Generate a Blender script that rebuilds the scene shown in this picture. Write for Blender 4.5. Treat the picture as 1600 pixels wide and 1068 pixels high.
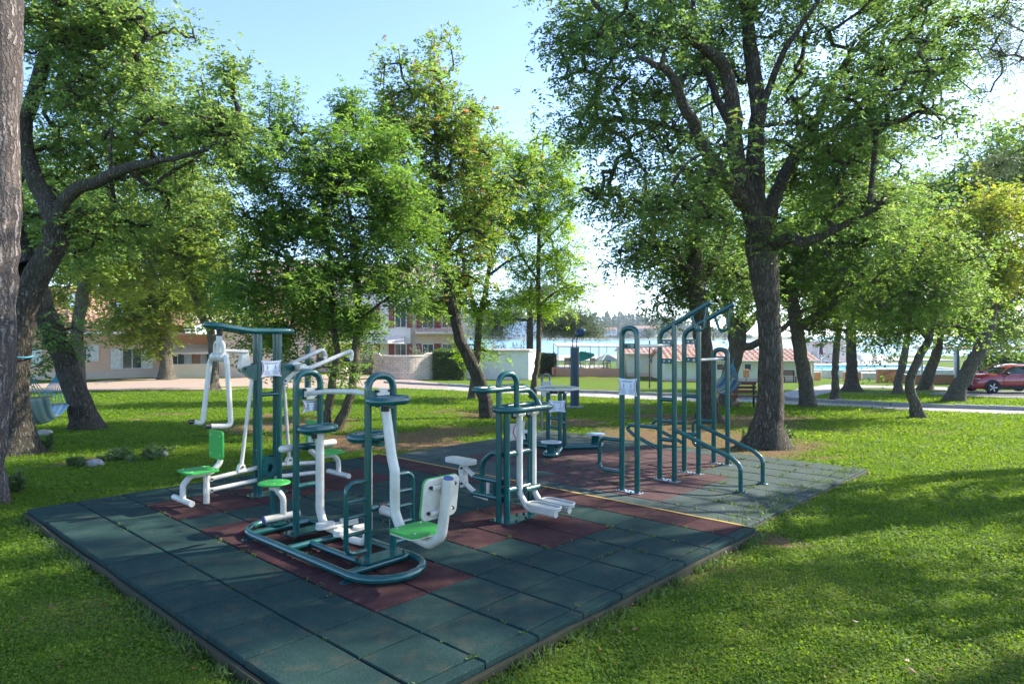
import bpy, math, random
import numpy as np
from mathutils import Vector, Matrix

for o in list(bpy.data.objects):
    bpy.data.objects.remove(o)
SC = bpy.context.scene
COL = SC.collection
rad = math.radians

# ---------------------------------------------------------------- camera
CAM_H = 1.96
FPX = 1060.0          # focal length in pixels of the 1600 px wide photograph
HOR = 524.0
cam_d = bpy.data.cameras.new('camera')
cam_d.sensor_width = 36.0
cam_d.lens = 36.0 * FPX / 1600.0
cam_d.shift_y = -(534.0 - HOR) / 1600.0
cam_d.clip_start = 0.05
cam_d.clip_end = 9000
cam = bpy.data.objects.new('camera', cam_d)
COL.objects.link(cam)
cam.location = (0, 0, CAM_H)
cam.rotation_euler = (rad(90), 0, 0)
SC.camera = cam

# ---------------------------------------------------------------- light
SUN_AZ, SUN_EL = 67.0, 36.0        # azimuth clockwise from the viewing direction (+Y)
w = bpy.data.worlds.new('World')
SC.world = w
w.use_nodes = True
nt = w.node_tree
bg = nt.nodes['Background']
sky = nt.nodes.new('ShaderNodeTexSky')
sky.sky_type = 'NISHITA'
sky.sun_disc = False
sky.sun_elevation = rad(SUN_EL)
sky.sun_rotation = rad(SUN_AZ)
sky.air_density = 0.58
sky.dust_density = 0.5
sky.ozone_density = 2.2
nt.links.new(sky.outputs[0], bg.inputs[0])
bg.inputs[1].default_value = 0.125
sd = bpy.data.lights.new('sun', 'SUN')
sd.energy = 2.75
sd.angle = rad(0.5)
sd.color = (1.0, 0.93, 0.79)
sun = bpy.data.objects.new('sun', sd)
COL.objects.link(sun)
sv = Vector((math.sin(rad(SUN_AZ)) * math.cos(rad(SUN_EL)), math.cos(rad(SUN_AZ)) * math.cos(rad(SUN_EL)), math.sin(rad(SUN_EL))))
sun.rotation_euler = sv.to_track_quat('Z', 'Y').to_euler()
SC.view_settings.view_transform = 'Standard'
SC.view_settings.look = 'None'
SC.view_settings.gamma = 1.0
SC.view_settings.use_curve_mapping = False
SC.view_settings.exposure = 2.22
SC.render.engine = 'CYCLES'
SC.cycles.max_bounces = 10
SC.cycles.diffuse_bounces = 6
SC.cycles.transparent_max_bounces = 8

# ---------------------------------------------------------------- ground height and pixel helpers
def _sm(t):
    t = np.clip(t, 0, 1)
    return t * t * (3 - 2 * t)

def vnoise(x, y, s, seed=0):
    """smooth value noise in numpy, 0..1"""
    x = np.asarray(x, float) / s + 37.1 * seed + 500; y = np.asarray(y, float) / s + 91.7 * seed + 500
    xi = np.floor(x); yi = np.floor(y); fx = _sm(x - xi); fy = _sm(y - yi)
    def h(a, b):
        v = np.sin(a * 127.1 + b * 311.7 + seed * 13.7) * 43758.5453
        return v - np.floor(v)
    return (h(xi, yi) * (1 - fx) + h(xi + 1, yi) * fx) * (1 - fy) + (h(xi, yi + 1) * (1 - fx) + h(xi + 1, yi + 1) * fx) * fy

def gz(x, y):
    x = np.asarray(x, float); y = np.asarray(y, float)
    s = 0.03 + 0.008 * np.clip(x / 20, -1, 1)
    d = np.clip(y - 9, 0, None)
    z = -0.10 - s * d
    z = np.where(z < -1.3, -1.65 + 0.35 * np.exp((z + 1.3) / 0.35), z)
    bump = (vnoise(x, y, 2.3, 1) - .5) * .07 + (vnoise(x, y, .8, 2) - .5) * .02
    z = z + bump * np.clip((np.abs(y - 8) + np.abs(x)) / 9 - .6, 0.12, 1)
    z = np.where(y > 122, z - np.clip((y - 122) / 6, 0, 1) * 3.0, z)
    return z

def gzf(x, y):
    return float(gz(x, y))

def at(px, py, Y):
    return Vector(((px - 800) * Y / FPX, Y, CAM_H - (py - HOR) * Y / FPX))

def gp(px, py):
    """where the view ray through a pixel meets the ground"""
    k = (py - HOR) / FPX
    lo, hi = 1.0, 130.0
    for _ in range(60):
        m = (lo + hi) / 2
        if CAM_H - k * m > gzf((px - 800) * m / FPX, m): lo = m
        else: hi = m
    Y = (lo + hi) / 2
    x = (px - 800) * Y / FPX
    return Vector((x, Y, gzf(x, Y)))

# ---------------------------------------------------------------- materials
def new_mat(name):
    m = bpy.data.materials.new(name)
    m.use_nodes = True
    return m, m.node_tree, m.node_tree.nodes['Principled BSDF']

def mix_rgb(nt, fac, a, b):
    n = nt.nodes.new('ShaderNodeMix'); n.data_type = 'RGBA'
    if fac is not None: nt.links.new(fac, n.inputs['Factor'])
    for v, k in ((a, 6), (b, 7)):
        if isinstance(v, (tuple, list)): n.inputs[k].default_value = (*v[:3], 1)
        else: nt.links.new(v, n.inputs[k])
    return n.outputs[2]

def noise_node(nt, scale, detail=4, rough=.6, obj=True, stretch=None):
    tc = nt.nodes.new('ShaderNodeTexCoord')
    src = tc.outputs['Object']
    if stretch:
        mp = nt.nodes.new('ShaderNodeMapping'); mp.inputs['Scale'].default_value = stretch
        nt.links.new(src, mp.inputs[0]); src = mp.outputs[0]
    n = nt.nodes.new('ShaderNodeTexNoise')
    n.inputs['Scale'].default_value = scale; n.inputs['Detail'].default_value = detail; n.inputs['Roughness'].default_value = rough
    nt.links.new(src, n.inputs['Vector'])
    return n

def ramp(nt, src, stops):
    r = nt.nodes.new('ShaderNodeValToRGB')
    el = r.color_ramp.elements
    while len(el) < len(stops): el.new(.5)
    for e, (p, c) in zip(el, stops):
        e.position = p
        e.color = (c, c, c, 1) if isinstance(c, (int, float)) else (*c[:3], 1)
    nt.links.new(src, r.inputs[0])
    return r.outputs[0]

def bump(nt, src, p, strength=.3, dist=.01):
    b = nt.nodes.new('ShaderNodeBump'); b.inputs['Strength'].default_value = strength; b.inputs['Distance'].default_value = dist
    nt.links.new(src, b.inputs['Height']); nt.links.new(b.outputs[0], p.inputs['Normal'])

def simple(name, c, rough=.6, c2=None, scale=6, metal=0, bmp=0, bscale=60, coat=0, spec=.5):
    m, nt, p = new_mat(name)
    n = noise_node(nt, scale)
    c2 = c2 or tuple(v * .72 for v in c)
    nt.links.new(mix_rgb(nt, ramp(nt, n.outputs[0], [(.35, 0), (.7, 1)]), c, c2), p.inputs['Base Color'])
    p.inputs['Roughness'].default_value = rough
    p.inputs['Metallic'].default_value = metal
    p.inputs['Coat Weight'].default_value = coat
    p.inputs['Specular IOR Level'].default_value = spec
    if bmp:
        n2 = noise_node(nt, bscale, 3); bump(nt, n2.outputs[0], p, bmp)
    return m

M = {}
M['teal'] = simple('teal_gloss_paint', (.003, .076, .072), .25, (.003, .064, .063), 14, coat=.35, bmp=.04, bscale=180)
M['white'] = simple('white_gloss_paint', (.60, .58, .51), .38, (.50, .47, .39), 9, coat=.15, bmp=.03, bscale=150)
M['green'] = simple('green_seat_plastic', (.03, .33, .045), .42, (.04, .29, .05), 12, bmp=.05, bscale=120)
M['dark'] = simple('black_rubber', (.012, .013, .015), .6)
M['blue_cap'] = simple('blue_plastic_cap', (.03, .07, .22), .5)
M['steel'] = simple('galvanised_steel', (.55, .57, .58), .35, (.42, .44, .46), 20, metal=.8)
M['disc'] = simple('brushed_disc', (.62, .65, .68), .3, (.5, .52, .56), 10, metal=.6)
M['signplate'] = simple('sign_plate', (.70, .72, .74), .45, (.62, .64, .67), 5)
M['signback'] = simple('sign_back', (.46, .48, .50), .5)
M['print'] = simple('sign_print', (.22, .25, .30), .6)
M['signred'] = simple('sign_red', (.45, .03, .05), .5)
M['grey_post'] = simple('grey_painted_post', (.16, .17, .17), .45)
M['navy'] = simple('navy_shower_post', (.006, .045, .09), .35, coat=.2)

def rubber(name, c, c2):
    m, nt, p = new_mat(name)
    fine = noise_node(nt, 110, 4, .8)
    speck = noise_node(nt, 190, 1, .5)
    mid = noise_node(nt, 9, 4, .65)
    big = noise_node(nt, 1.3, 4, .6)
    a = mix_rgb(nt, ramp(nt, fine.outputs[0], [(.34, 0), (.60, 1)]), tuple(v * .7 for v in c), c2)
    b = mix_rgb(nt, ramp(nt, mid.outputs[0], [(.45, 0), (.8, .55)]), a, tuple(v * 1.2 + .022 for v in c))
    d = mix_rgb(nt, ramp(nt, big.outputs[0], [(.4, 0), (.75, .45)]), b, tuple(v * .55 for v in c))
    dirt = noise_node(nt, 4.3, 5, .7)
    d = mix_rgb(nt, ramp(nt, dirt.outputs[0], [(.52, 0), (.70, .45)]), d, (.085, .064, .038))
    d = mix_rgb(nt, ramp(nt, speck.outputs[0], [(.62, 0), (.70, .7)]), d, tuple(v * 2.6 + .05 for v in c))
    nt.links.new(d, p.inputs['Base Color'])
    p.inputs['Roughness'].default_value = .95
    p.inputs['Specular IOR Level'].default_value = .15
    bump(nt, fine.outputs[0], p, .6, .004)
    return m
M['rub_g'] = rubber('rubber_tile_green', (.009, .034, .031), (.019, .050, .044))
M['rub_r'] = rubber('rubber_tile_red', (.060, .021, .022), (.045, .020, .021))
M['rub_g2'] = rubber('rubber_tile_green_dusty_sunlit', (.042, .072, .066), (.070, .090, .082))  # paler green for the lower mat: dust, plus sunlight put into the colour
M['rub_r2'] = rubber('rubber_tile_red_dusty_sunlit', (.098, .048, .048), (.078, .050, .050))  # maroon lightened the same way, dust and painted sun together
M['yellow'] = simple('yellow_line_paint', (.42, .27, .05), .8, (.28, .20, .07), 25)
M['timber'] = simple('weathered_timber', (.040, .034, .018), .95, (.028, .034, .011), 5, bmp=.4, bscale=30)

def bark(name, c, c2, scale=7.0, moss=0.0, zs=.42):
    m, nt, p = new_mat(name)
    v = nt.nodes.new('ShaderNodeTexVoronoi'); v.feature = 'DISTANCE_TO_EDGE'
    tc = nt.nodes.new('ShaderNodeTexCoord'); mp = nt.nodes.new('ShaderNodeMapping')
    nz = noise_node(nt, 7, 5, .7)
    add = nt.nodes.new('ShaderNodeVectorMath'); add.operation = 'ADD'
    sc_ = nt.nodes.new('ShaderNodeVectorMath'); sc_.operation = 'SCALE'; sc_.inputs[3].default_value = .15
    nt.links.new(nz.outputs['Color'], sc_.inputs[0])
    nt.links.new(tc.outputs['Object'], add.inputs[0]); nt.links.new(sc_.outputs[0], add.inputs[1])
    mp.inputs['Scale'].default_value = (scale * 2.7, scale * 2.7, scale * zs)
    nt.links.new(add.outputs[0], mp.inputs[0]); nt.links.new(mp.outputs[0], v.inputs['Vector'])
    v.inputs['Scale'].default_value = 1.0
    ridge = ramp(nt, v.outputs['Distance'], [(.0, 0), (.34, 1)])
    n2 = noise_node(nt, 3.0, 5, .65)
    col = mix_rgb(nt, ridge, tuple(k * .22 for k in c), c)
    col = mix_rgb(nt, ramp(nt, n2.outputs[0], [(.42, 0), (.7, .8)]), col, c2)
    if moss:
        n3 = noise_node(nt, 1.7, 5, .7)
        col = mix_rgb(nt, ramp(nt, n3.outputs[0], [(.5, 0), (.7, moss)]), col, (.06, .075, .02))
    nt.links.new(col, p.inputs['Base Color'])
    p.inputs['Roughness'].default_value = .95
    p.inputs['Specular IOR Level'].default_value = .15
    bump(nt, ridge, p, 1.0, .05)
    return m
M['bark_oak'] = bark('bark_oak', (.215, .178, .135), (.15, .135, .112), 7, .3)
M['bark_dark'] = bark('bark_dark', (0.181, 0.158, 0.126), (0.143, 0.126, 0.102), 8, .3)
M['bark_grey'] = bark('bark_grey', (0.312, 0.275, 0.216), (0.223, 0.194, 0.149), 9, .15)
M['bark_pine'] = bark('bark_pine', (0.338, 0.290, 0.270), (0.216, 0.169, 0.149), 7.5, 0, .11)
M['bark_smooth'] = bark('bark_smooth', (0.297, 0.253, 0.186), (0.297, 0.253, 0.164), 14, .25)

def leafmat(name, stops, trans=.5, rough=.5, tint=1.0):
    """stops: colours spread over each leaf's own random value"""
    m, nt, p = new_mat(name)
    at_ = nt.nodes.new('ShaderNodeAttribute'); at_.attribute_name = 'leaf'
    col = ramp(nt, at_.outputs['Fac'], stops)
    nt.links.new(col, p.inputs['Base Color'])
    p.inputs['Roughness'].default_value = rough
    p.inputs['Specular IOR Level'].default_value = .32
    tr = nt.nodes.new('ShaderNodeBsdfTranslucent')
    hsv = nt.nodes.new('ShaderNodeHueSaturation'); hsv.inputs['Value'].default_value = 2.6; hsv.inputs['Hue'].default_value = .486; hsv.inputs['Saturation'].default_value = 1.06
    nt.links.new(col, hsv.inputs['Color']); nt.links.new(hsv.outputs[0], tr.inputs[0])
    mx = nt.nodes.new('ShaderNodeMixShader'); mx.inputs[0].default_value = trans
    nt.links.new(p.outputs[0], mx.inputs[1]); nt.links.new(tr.outputs[0], mx.inputs[2])
    nt.links.new(mx.outputs[0], nt.nodes['Material Output'].inputs[0])
    return m
M['lf_oak'] = leafmat('leaf_oak', [(0, (.055, .108, .030)), (.5, (.080, .142, .036)), (.9, (.12, .18, .042)), (.97, (.16, .20, .05)), (1, (.19, .12, .045))], .52)
M['lf_oakL'] = leafmat('leaf_oak_sunlit', [(0, (.066, .125, .034)), (.5, (.098, .165, .040)), (.93, (.15, .21, .055)), (1, (.21, .14, .055))], .54)  # lighter oak leaf for the left oak; sun on its crown painted in
M['lf_ash'] = leafmat('leaf_ash', [(0, (.052, .115, .024)), (.5, (.078, .155, .028)), (.96, (.125, .20, .034)), (1, (.15, .17, .035))], .55)
M['lf_rust'] = leafmat('leaf_rusty_oak', [(0, (.07, .135, .022)), (.6, (.11, .18, .03)), (.83, (.15, .18, .04)), (.90, (.28, .14, .07)), (1, (.26, .11, .06))], .55)
M['lf_mid'] = leafmat('leaf_midgreen', [(0, (.060, .118, .022)), (.5, (.088, .155, .028)), (.93, (.135, .20, .038)), (1, (.19, .16, .045))], .53)
M['lf_brown'] = leafmat('leaf_dry', [(0, (.10, .05, .02)), (1, (.19, .10, .04))], .15)
M['lf_loc'] = leafmat('leaf_locust', [(0, (.095, .18, .018)), (.5, (.135, .225, .022)), (1, (.19, .26, .03))], .58)
M['lf_yel'] = leafmat('leaf_autumn', [(0, (.07, .13, .02)), (.4, (.13, .18, .025)), (.75, (.21, .23, .03)), (.93, (.30, .28, .035)), (1, (.30, .22, .05))], .5)
M['lf_far'] = leafmat('leaf_sunny', [(0, (.075, .13, .018)), (.5, (.125, .185, .026)), (1, (.19, .23, .04))], .52)
M['lf_conif'] = leafmat('needle_conifer', [(0, (.055, .088, .042)), (1, (.10, .125, .06))], .25)
M['lf_hedge'] = leafmat('leaf_hedge', [(0, (.04, .08, .022)), (1, (.10, .15, .045))], .3)
M['lf_olive'] = leafmat('leaf_olive', [(0, (.09, .115, .075)), (1, (.20, .23, .15))], .3)
M['lf_grass'] = leafmat('lawn_blade', [(0, (.050, .106, .010)), (.55, (.090, .166, .014)), (.9, (.145, .205, .022)), (1, (.19, .18, .05))], .42, .7)
M['lf_weed'] = leafmat('weed_leaf', [(0, (.045, .09, .02)), (1, (.09, .14, .035))], .3)

# ---------------------------------------------------------------- mesh building
class MB:
    def __init__(s):
        s.v = []; s.f = []; s.m = []; s.s = []
    def add(s, vs, fs, mat=0, smooth=False):
        b = len(s.v)
        s.v.extend([tuple(v) for v in vs])
        for f in fs:
            s.f.append(tuple(i + b for i in f)); s.m.append(mat); s.s.append(smooth)
        return s
    def box(s, c, size, rz=0, mat=0, R=None, rx=0, ry=0):
        R = R or (Matrix.Rotation(rz, 3, 'Z') @ Matrix.Rotation(ry, 3, 'Y') @ Matrix.Rotation(rx, 3, 'X'))
        c = Vector(c); hx, hy, hz = (k / 2 for k in size)
        vs = [c + R @ Vector((x * hx, y * hy, z * hz)) for z in (-1, 1) for y in (-1, 1) for x in (-1, 1)]
        return s.add(vs, [(0, 2, 3, 1), (4, 5, 7, 6), (0, 1, 5, 4), (2, 6, 7, 3), (0, 4, 6, 2), (1, 3, 7, 5)], mat)
    def tube(s, pts, r, seg=12, closed=False, mat=0, caps=True, radii=None):
        pts = [Vector(p) for p in pts]
        n = len(pts)
        T = []
        for i in range(n):
            if closed: t = pts[(i + 1) % n] - pts[i - 1]
            else: t = pts[min(i + 1, n - 1)] - pts[max(i - 1, 0)]
            T.append(t.normalized() if t.length > 1e-9 else Vector((0, 0, 1)))
        u = T[0].orthogonal().normalized()
        vs = []
        for i in range(n):
            if i:
                q = T[i - 1].rotation_difference(T[i]); u = (q @ u)
                u = (u - T[i] * u.dot(T[i])).normalized()
            w_ = T[i].cross(u)
            rr = radii[i] if radii else r
            vs += [pts[i] + (u * math.cos(2 * math.pi * k / seg) + w_ * math.sin(2 * math.pi * k / seg)) * rr for k in range(seg)]
        fs = []
        m_ = n if closed else n - 1
        off = 0
        if closed:   # find twist so the seam matches
            best = min(range(seg), key=lambda o: (vs[(n - 1) * seg] - vs[o]).length)
            off = best
        for i in range(m_):
            j = (i + 1) % n
            o = off if (closed and j == 0) else 0
            for k in range(seg):
                k2 = (k + 1) % seg
                fs.append((i * seg + k, i * seg + k2, j * seg + (k2 + o) % seg, j * seg + (k + o) % seg))
        s.add(vs, fs, mat, True)
        if caps and not closed:
            s.add(vs[:seg], [tuple(range(seg))[::-1]], mat)
            s.add(vs[-seg:], [tuple(range(seg))], mat)
        return s
    def cyl(s, p0, p1, r, seg=16, mat=0, r2=None):
        return s.tube([p0, p1], r, seg, mat=mat, radii=[r, r if r2 is None else r2])
    def prism(s, outline, axis, lo, hi, mat=0):
        """outline in the plane normal to axis ('x','y','z'); extruded lo..hi"""
        n = len(outline)
        def P(a, b, c):
            return {'z': (a, b, c), 'y': (a, c, b), 'x': (c, a, b)}[axis]
        vs = [P(a, b, lo) for a, b in outline] + [P(a, b, hi) for a, b in outline]
        fs = [tuple(range(n))[::-1], tuple(range(n, 2 * n))]
        fs += [(i, (i + 1) % n, n + (i + 1) % n, n + i) for i in range(n)]
        return s.add(vs, fs, mat)
    def ball(s, c, r, mat=0, seg=14, rings=8):
        c = Vector(c); rx, ry, rz = (r, r, r) if isinstance(r, (int, float)) else r
        vs = [c + Vector((0, 0, rz))]
        for i in range(1, rings):
            t = math.pi * i / rings
            vs += [c + Vector((rx * math.sin(t) * math.cos(2 * math.pi * k / seg), ry * math.sin(t) * math.sin(2 * math.pi * k / seg), rz * math.cos(t))) for k in range(seg)]
        vs.append(c - Vector((0, 0, rz)))
        fs = [(0, 1 + k, 1 + (k + 1) % seg) for k in range(seg)]
        for i in range(rings - 2):
            for k in range(seg):
                a = 1 + i * seg + k; b = 1 + i * seg + (k + 1) % seg
                fs.append((a, a + seg, b + seg, b))
        e = len(vs) - 1; b0 = 1 + (rings - 2) * seg
        fs += [(b0 + k, e, b0 + (k + 1) % seg) for k in range(seg)]
        return s.add(vs, fs, mat, True)
    def lathe(s, prof, c=(0, 0, 0), seg=20, mat=0):
        c = Vector(c); n = len(prof)
        vs = [c + Vector((r * math.cos(2 * math.pi * k / seg), r * math.sin(2 * math.pi * k / seg), z)) for r, z in prof for k in range(seg)]
        fs = [(i * seg + k, i * seg + (k + 1) % seg, (i + 1) * seg + (k + 1) % seg, (i + 1) * seg + k) for i in range(n - 1) for k in range(seg)]
        return s.add(vs, fs, mat, True)
    def build(s, name, mats, parent=None, bevel=0, seg=2, loc=None):
        me = bpy.data.meshes.new(name)
        me.from_pydata(s.v, [], s.f)
        for m in (mats if isinstance(mats, (list, tuple)) else [mats]):
            me.materials.append(M[m] if isinstance(m, str) else m)
        me.polygons.foreach_set('material_index', s.m)
        me.polygons.foreach_set('use_smooth', s.s)
        me.update()
        o = bpy.data.objects.new(name, me)
        COL.objects.link(o)
        if loc: o.location = loc
        if parent: o.parent = parent
        if bevel:
            b = o.modifiers.new('bevel', 'BEVEL'); b.width = bevel; b.segments = seg; b.limit_method = 'ANGLE'; b.angle_limit = rad(40)
        return o

def fillet(pts, r, n=6, closed=False):
    pts = [Vector(p) for p in pts]
    out = []
    N = len(pts)
    for i in range(N):
        if not closed and i in (0, N - 1):
            out.append(pts[i]); continue
        p = pts[i]; a = pts[i - 1] - p; b = pts[(i + 1) % N] - p
        ang = a.angle(b)
        if ang > math.pi - .05: out.append(p); continue
        d = min(r / math.tan(ang / 2), a.length * .48, b.length * .48)
        p0 = p + a.normalized() * d; p1 = p + b.normalized() * d
        for k in range(n + 1):
            t = k / n
            out.append(p0.lerp(p, t).lerp(p.lerp(p1, t), t))
    return out

def stadium(cx, cy, z, hl, hw, axis='x', n=8, zf=None):
    """closed rounded loop of half length hl and half width hw"""
    pts = []
    for sgn in (1, -1):
        for k in range(n + 1):
            t = -math.pi / 2 + math.pi * k / n
            a = sgn * (hl - hw) + sgn * hw * math.cos(t); b = sgn * hw * math.sin(t)
            x, y = (a, b) if axis == 'x' else (b, a)
            pts.append((cx + x, cy + y, z if zf is None else zf(cx + x)))
    return pts

def rrect(hx, hy, r, n=5, cx=0, cy=0):
    o = []
    for sx, sy, a0 in ((1, 1, 0), (-1, 1, 90), (-1, -1, 180), (1, -1, 270)):
        for k in range(n + 1):
            a = rad(a0 + 90 * k / n)
            o.append((cx + sx * (hx - r) + r * math.cos(a), cy + sy * (hy - r) + r * math.sin(a)))
    return o

def tag(o, label, cat, group=None, kind=None):
    o['label'] = label; o['category'] = cat
    if group: o['group'] = group
    if kind: o['kind'] = kind
    return o

def thing(name, label, cat, loc=(0, 0, 0), rz=0, group=None, kind=None):
    o = bpy.data.objects.new(name, None); COL.objects.link(o)
    o.location = loc; o.rotation_euler = (0, 0, rz); o.empty_display_size = .2
    return tag(o, label, cat, group, kind)

def copy_tree(o, parent=None):
    c = o.copy(); COL.objects.link(c)
    if parent: c.parent = parent
    for ch in o.children: copy_tree(ch, c)
    return c

def np_mesh(name, V, F, mats, parent=None, leaf=None, mi=None, smooth=False, k=4):
    """fast mesh from numpy arrays; F is (n,k)"""
    me = bpy.data.meshes.new(name)
    V = np.asarray(V, np.float32); F = np.asarray(F, np.int32)
    n = len(F)
    me.vertices.add(len(V)); me.vertices.foreach_set('co', V.ravel())
    me.loops.add(n * k); me.loops.foreach_set('vertex_index', F.ravel())
    me.polygons.add(n)
    me.polygons.foreach_set('loop_start', np.arange(0, n * k, k, dtype=np.int32))
    me.polygons.foreach_set('loop_total', np.full(n, k, np.int32))
    if mi is not None: me.polygons.foreach_set('material_index', np.asarray(mi, np.int32))
    me.polygons.foreach_set('use_smooth', np.full(n, smooth))
    for m in (mats if isinstance(mats, (list, tuple)) else [mats]): me.materials.append(M[m])
    if leaf is not None:
        a = me.attributes.new('leaf', 'FLOAT', 'FACE'); a.data.foreach_set('value', np.asarray(leaf, np.float32))
    me.update(calc_edges=True)
    o = bpy.data.objects.new(name, me); COL.objects.link(o)
    if parent: o.parent = parent
    return o

def leaf_quads(P, D, Nn, L, Wd, bend=.15):
    """rhombic leaves from base P along D"""
    S = np.cross(D, Nn); S /= np.linalg.norm(S, axis=1, keepdims=True) + 1e-9
    L = L[:, None]; Wd = Wd[:, None]
    a = P
    b = P + D * L * .48 + S * Wd * .5
    c = P + D * L - Nn * L * bend
    d = P + D * L * .48 - S * Wd * .5
    V = np.stack([a, b, c, d], 1).reshape(-1, 3)
    F = np.arange(len(V)).reshape(-1, 4)
    return V, F
def unit(a):
    return a / (np.linalg.norm(a, axis=-1, keepdims=True) + 1e-9)
# ================================================================ ground
def struct(o, label, cat):
    o['kind'] = 'structure'; o['label'] = label; o['category'] = cat; return o

B2 = np.array([math.cos(rad(47.3)), math.sin(rad(47.3))]); A2 = np.array([-math.sin(rad(47.3)), math.cos(rad(47.3))])
MO = np.array([-5.49, 7.67])
def mat_xy(u, v):      # metres along the mat from its left corner
    p = MO + B2 * u - A2 * v
    return float(p[0]), float(p[1])
def in_mat(x, y, pad=0.0):
    dx, dy = x - MO[0], y - MO[1]
    u = dx * B2[0] + dy * B2[1]; v = -(dx * A2[0] + dy * A2[1])
    a = (u > -pad) & (u < 4.88 + pad) & (v > -pad) & (v < 6.36 + pad)
    b = (u > 4.7 - pad) & (u < 9.3 + pad) & (v > -.05 - pad) & (v < 6.2 + pad)
    return a | b
def bare(x, y):
    """0..1: how bare the earth is"""
    n = vnoise(x, y, 1.9, 5) * .5 + vnoise(x, y, .75, 6) * .32 + vnoise(x, y, .28, 7) * .18
    b = _sm((n - .635) / .12) * (.35 + .65 * _sm((y - 7) / 4))
    for cx, cy, r, k in ((-3.2, 14.2, 3.4, .20), (-1.0, 13.6, 2.6, .17), (3.6, 14.5, 2.5, .2), (-4.4, 16.5, 2.5, .16), (1.7, 20, 3, .13), (1.4, 18.4, 1.3, .3), (5, 20, 4, .12), (-8.9, 12.2, 1.0, .32), (5.2, 13.3, .9, .2), (-7.3, 11.3, 1.2, .2), (2.6, 6.9, .3, .1)):
        b = np.maximum(b, _sm((n + k * 1.6 * np.exp(-((x - cx) ** 2 + (y - cy) ** 2) / r ** 2) - .60) / .13) * np.exp(-((x - cx) ** 2 + (y - cy) ** 2) / (r * 1.6) ** 2) ** .3)
    dx, dy = x - MO[0], y - MO[1]
    u = dx * B2[0] + dy * B2[1]; v = -(dx * A2[0] + dy * A2[1])
    e1 = np.exp(-((v - 6.42) / .13) ** 2) * _sm((u + .1) / .2) * (1 - _sm((u - 5.0) / .3)); e2 = np.exp(-((u + .08) / .07) ** 2) * _sm(v / .2) * (1 - _sm((v - 6.3) / .2)) * .7
    b = np.maximum(b, np.maximum(e1, e2) * .8 * _sm((n - .38) / .2))
    far = np.clip((np.hypot(x, y) - 22) / 10, 0, 1)
    dry = np.exp(-((x - 11) / 4.5) ** 2 - ((y - 54.5) / 2.6) ** 2) * .75 * _sm((n - .2) / .4)
    return np.maximum(b * (1 - .75 * far), dry)

ax = np.sinh(np.linspace(-1, 1, 330) * 5.2) / math.sinh(5.2) * 900
ay = np.concatenate([np.linspace(-25, 0, 26)[:-1], np.linspace(0, 26, 190)[:-1], np.linspace(26, 130, 130)[:-1], np.array([135, 150, 200, 300, 500, 800, 1200, 2600.])])
GX, GY = np.meshgrid(ax, ay)
GZ = gz(GX, GY)
nx, ny = len(ax), len(ay)
idx = np.arange(nx * ny).reshape(ny, nx)
Fg = np.stack([idx[:-1, :-1], idx[:-1, 1:], idx[1:, 1:], idx[1:, :-1]], -1).reshape(-1, 4)
# lower the sheet under the mats so that nothing pokes through
um = in_mat(GX, GY, -.02)
GZ = np.where(um, np.minimum(GZ, -.17), GZ)
m, nt, p = new_mat('lawn_ground')
att = nt.nodes.new('ShaderNodeAttribute'); att.attribute_name = 'bare'
n1 = noise_node(nt, 26, 5, .7); n2 = noise_node(nt, 2.2, 5, .6); n3 = noise_node(nt, .35, 4, .6)
g = mix_rgb(nt, ramp(nt, n1.outputs[0], [(.35, 0), (.68, 1)]), (.055, .11, .008), (.11, .175, .016))
g = mix_rgb(nt, ramp(nt, n2.outputs[0], [(.45, 0), (.75, .6)]), g, (.125, .155, .022))
g = mix_rgb(nt, ramp(nt, n3.outputs[0], [(.4, 0), (.7, .35)]), g, (.085, .15, .012))
e = mix_rgb(nt, ramp(nt, n1.outputs[0], [(.35, 0), (.65, 1)]), (.11, .062, .036), (.20, .125, .075))
e = mix_rgb(nt, ramp(nt, n2.outputs[0], [(.5, 0), (.7, .5)]), e, (.13, .10, .05))
nt.links.new(mix_rgb(nt, att.outputs['Fac'], g, e), p.inputs['Base Color'])
p.inputs['Roughness'].default_value = 1; p.inputs['Specular IOR Level'].default_value = .1
bump(nt, n1.outputs[0], p, .8, .03)
M['ground'] = m
go = np_mesh('ground', np.stack([GX, GY, GZ], -1).reshape(-1, 3), Fg, 'ground', smooth=True)
a = go.data.attributes.new('bare', 'FLOAT', 'POINT'); a.data.foreach_set('value', bare(GX, GY).ravel().astype(np.float32))
struct(go, 'gently sloping park lawn with bare earthy patches', 'ground')

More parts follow.
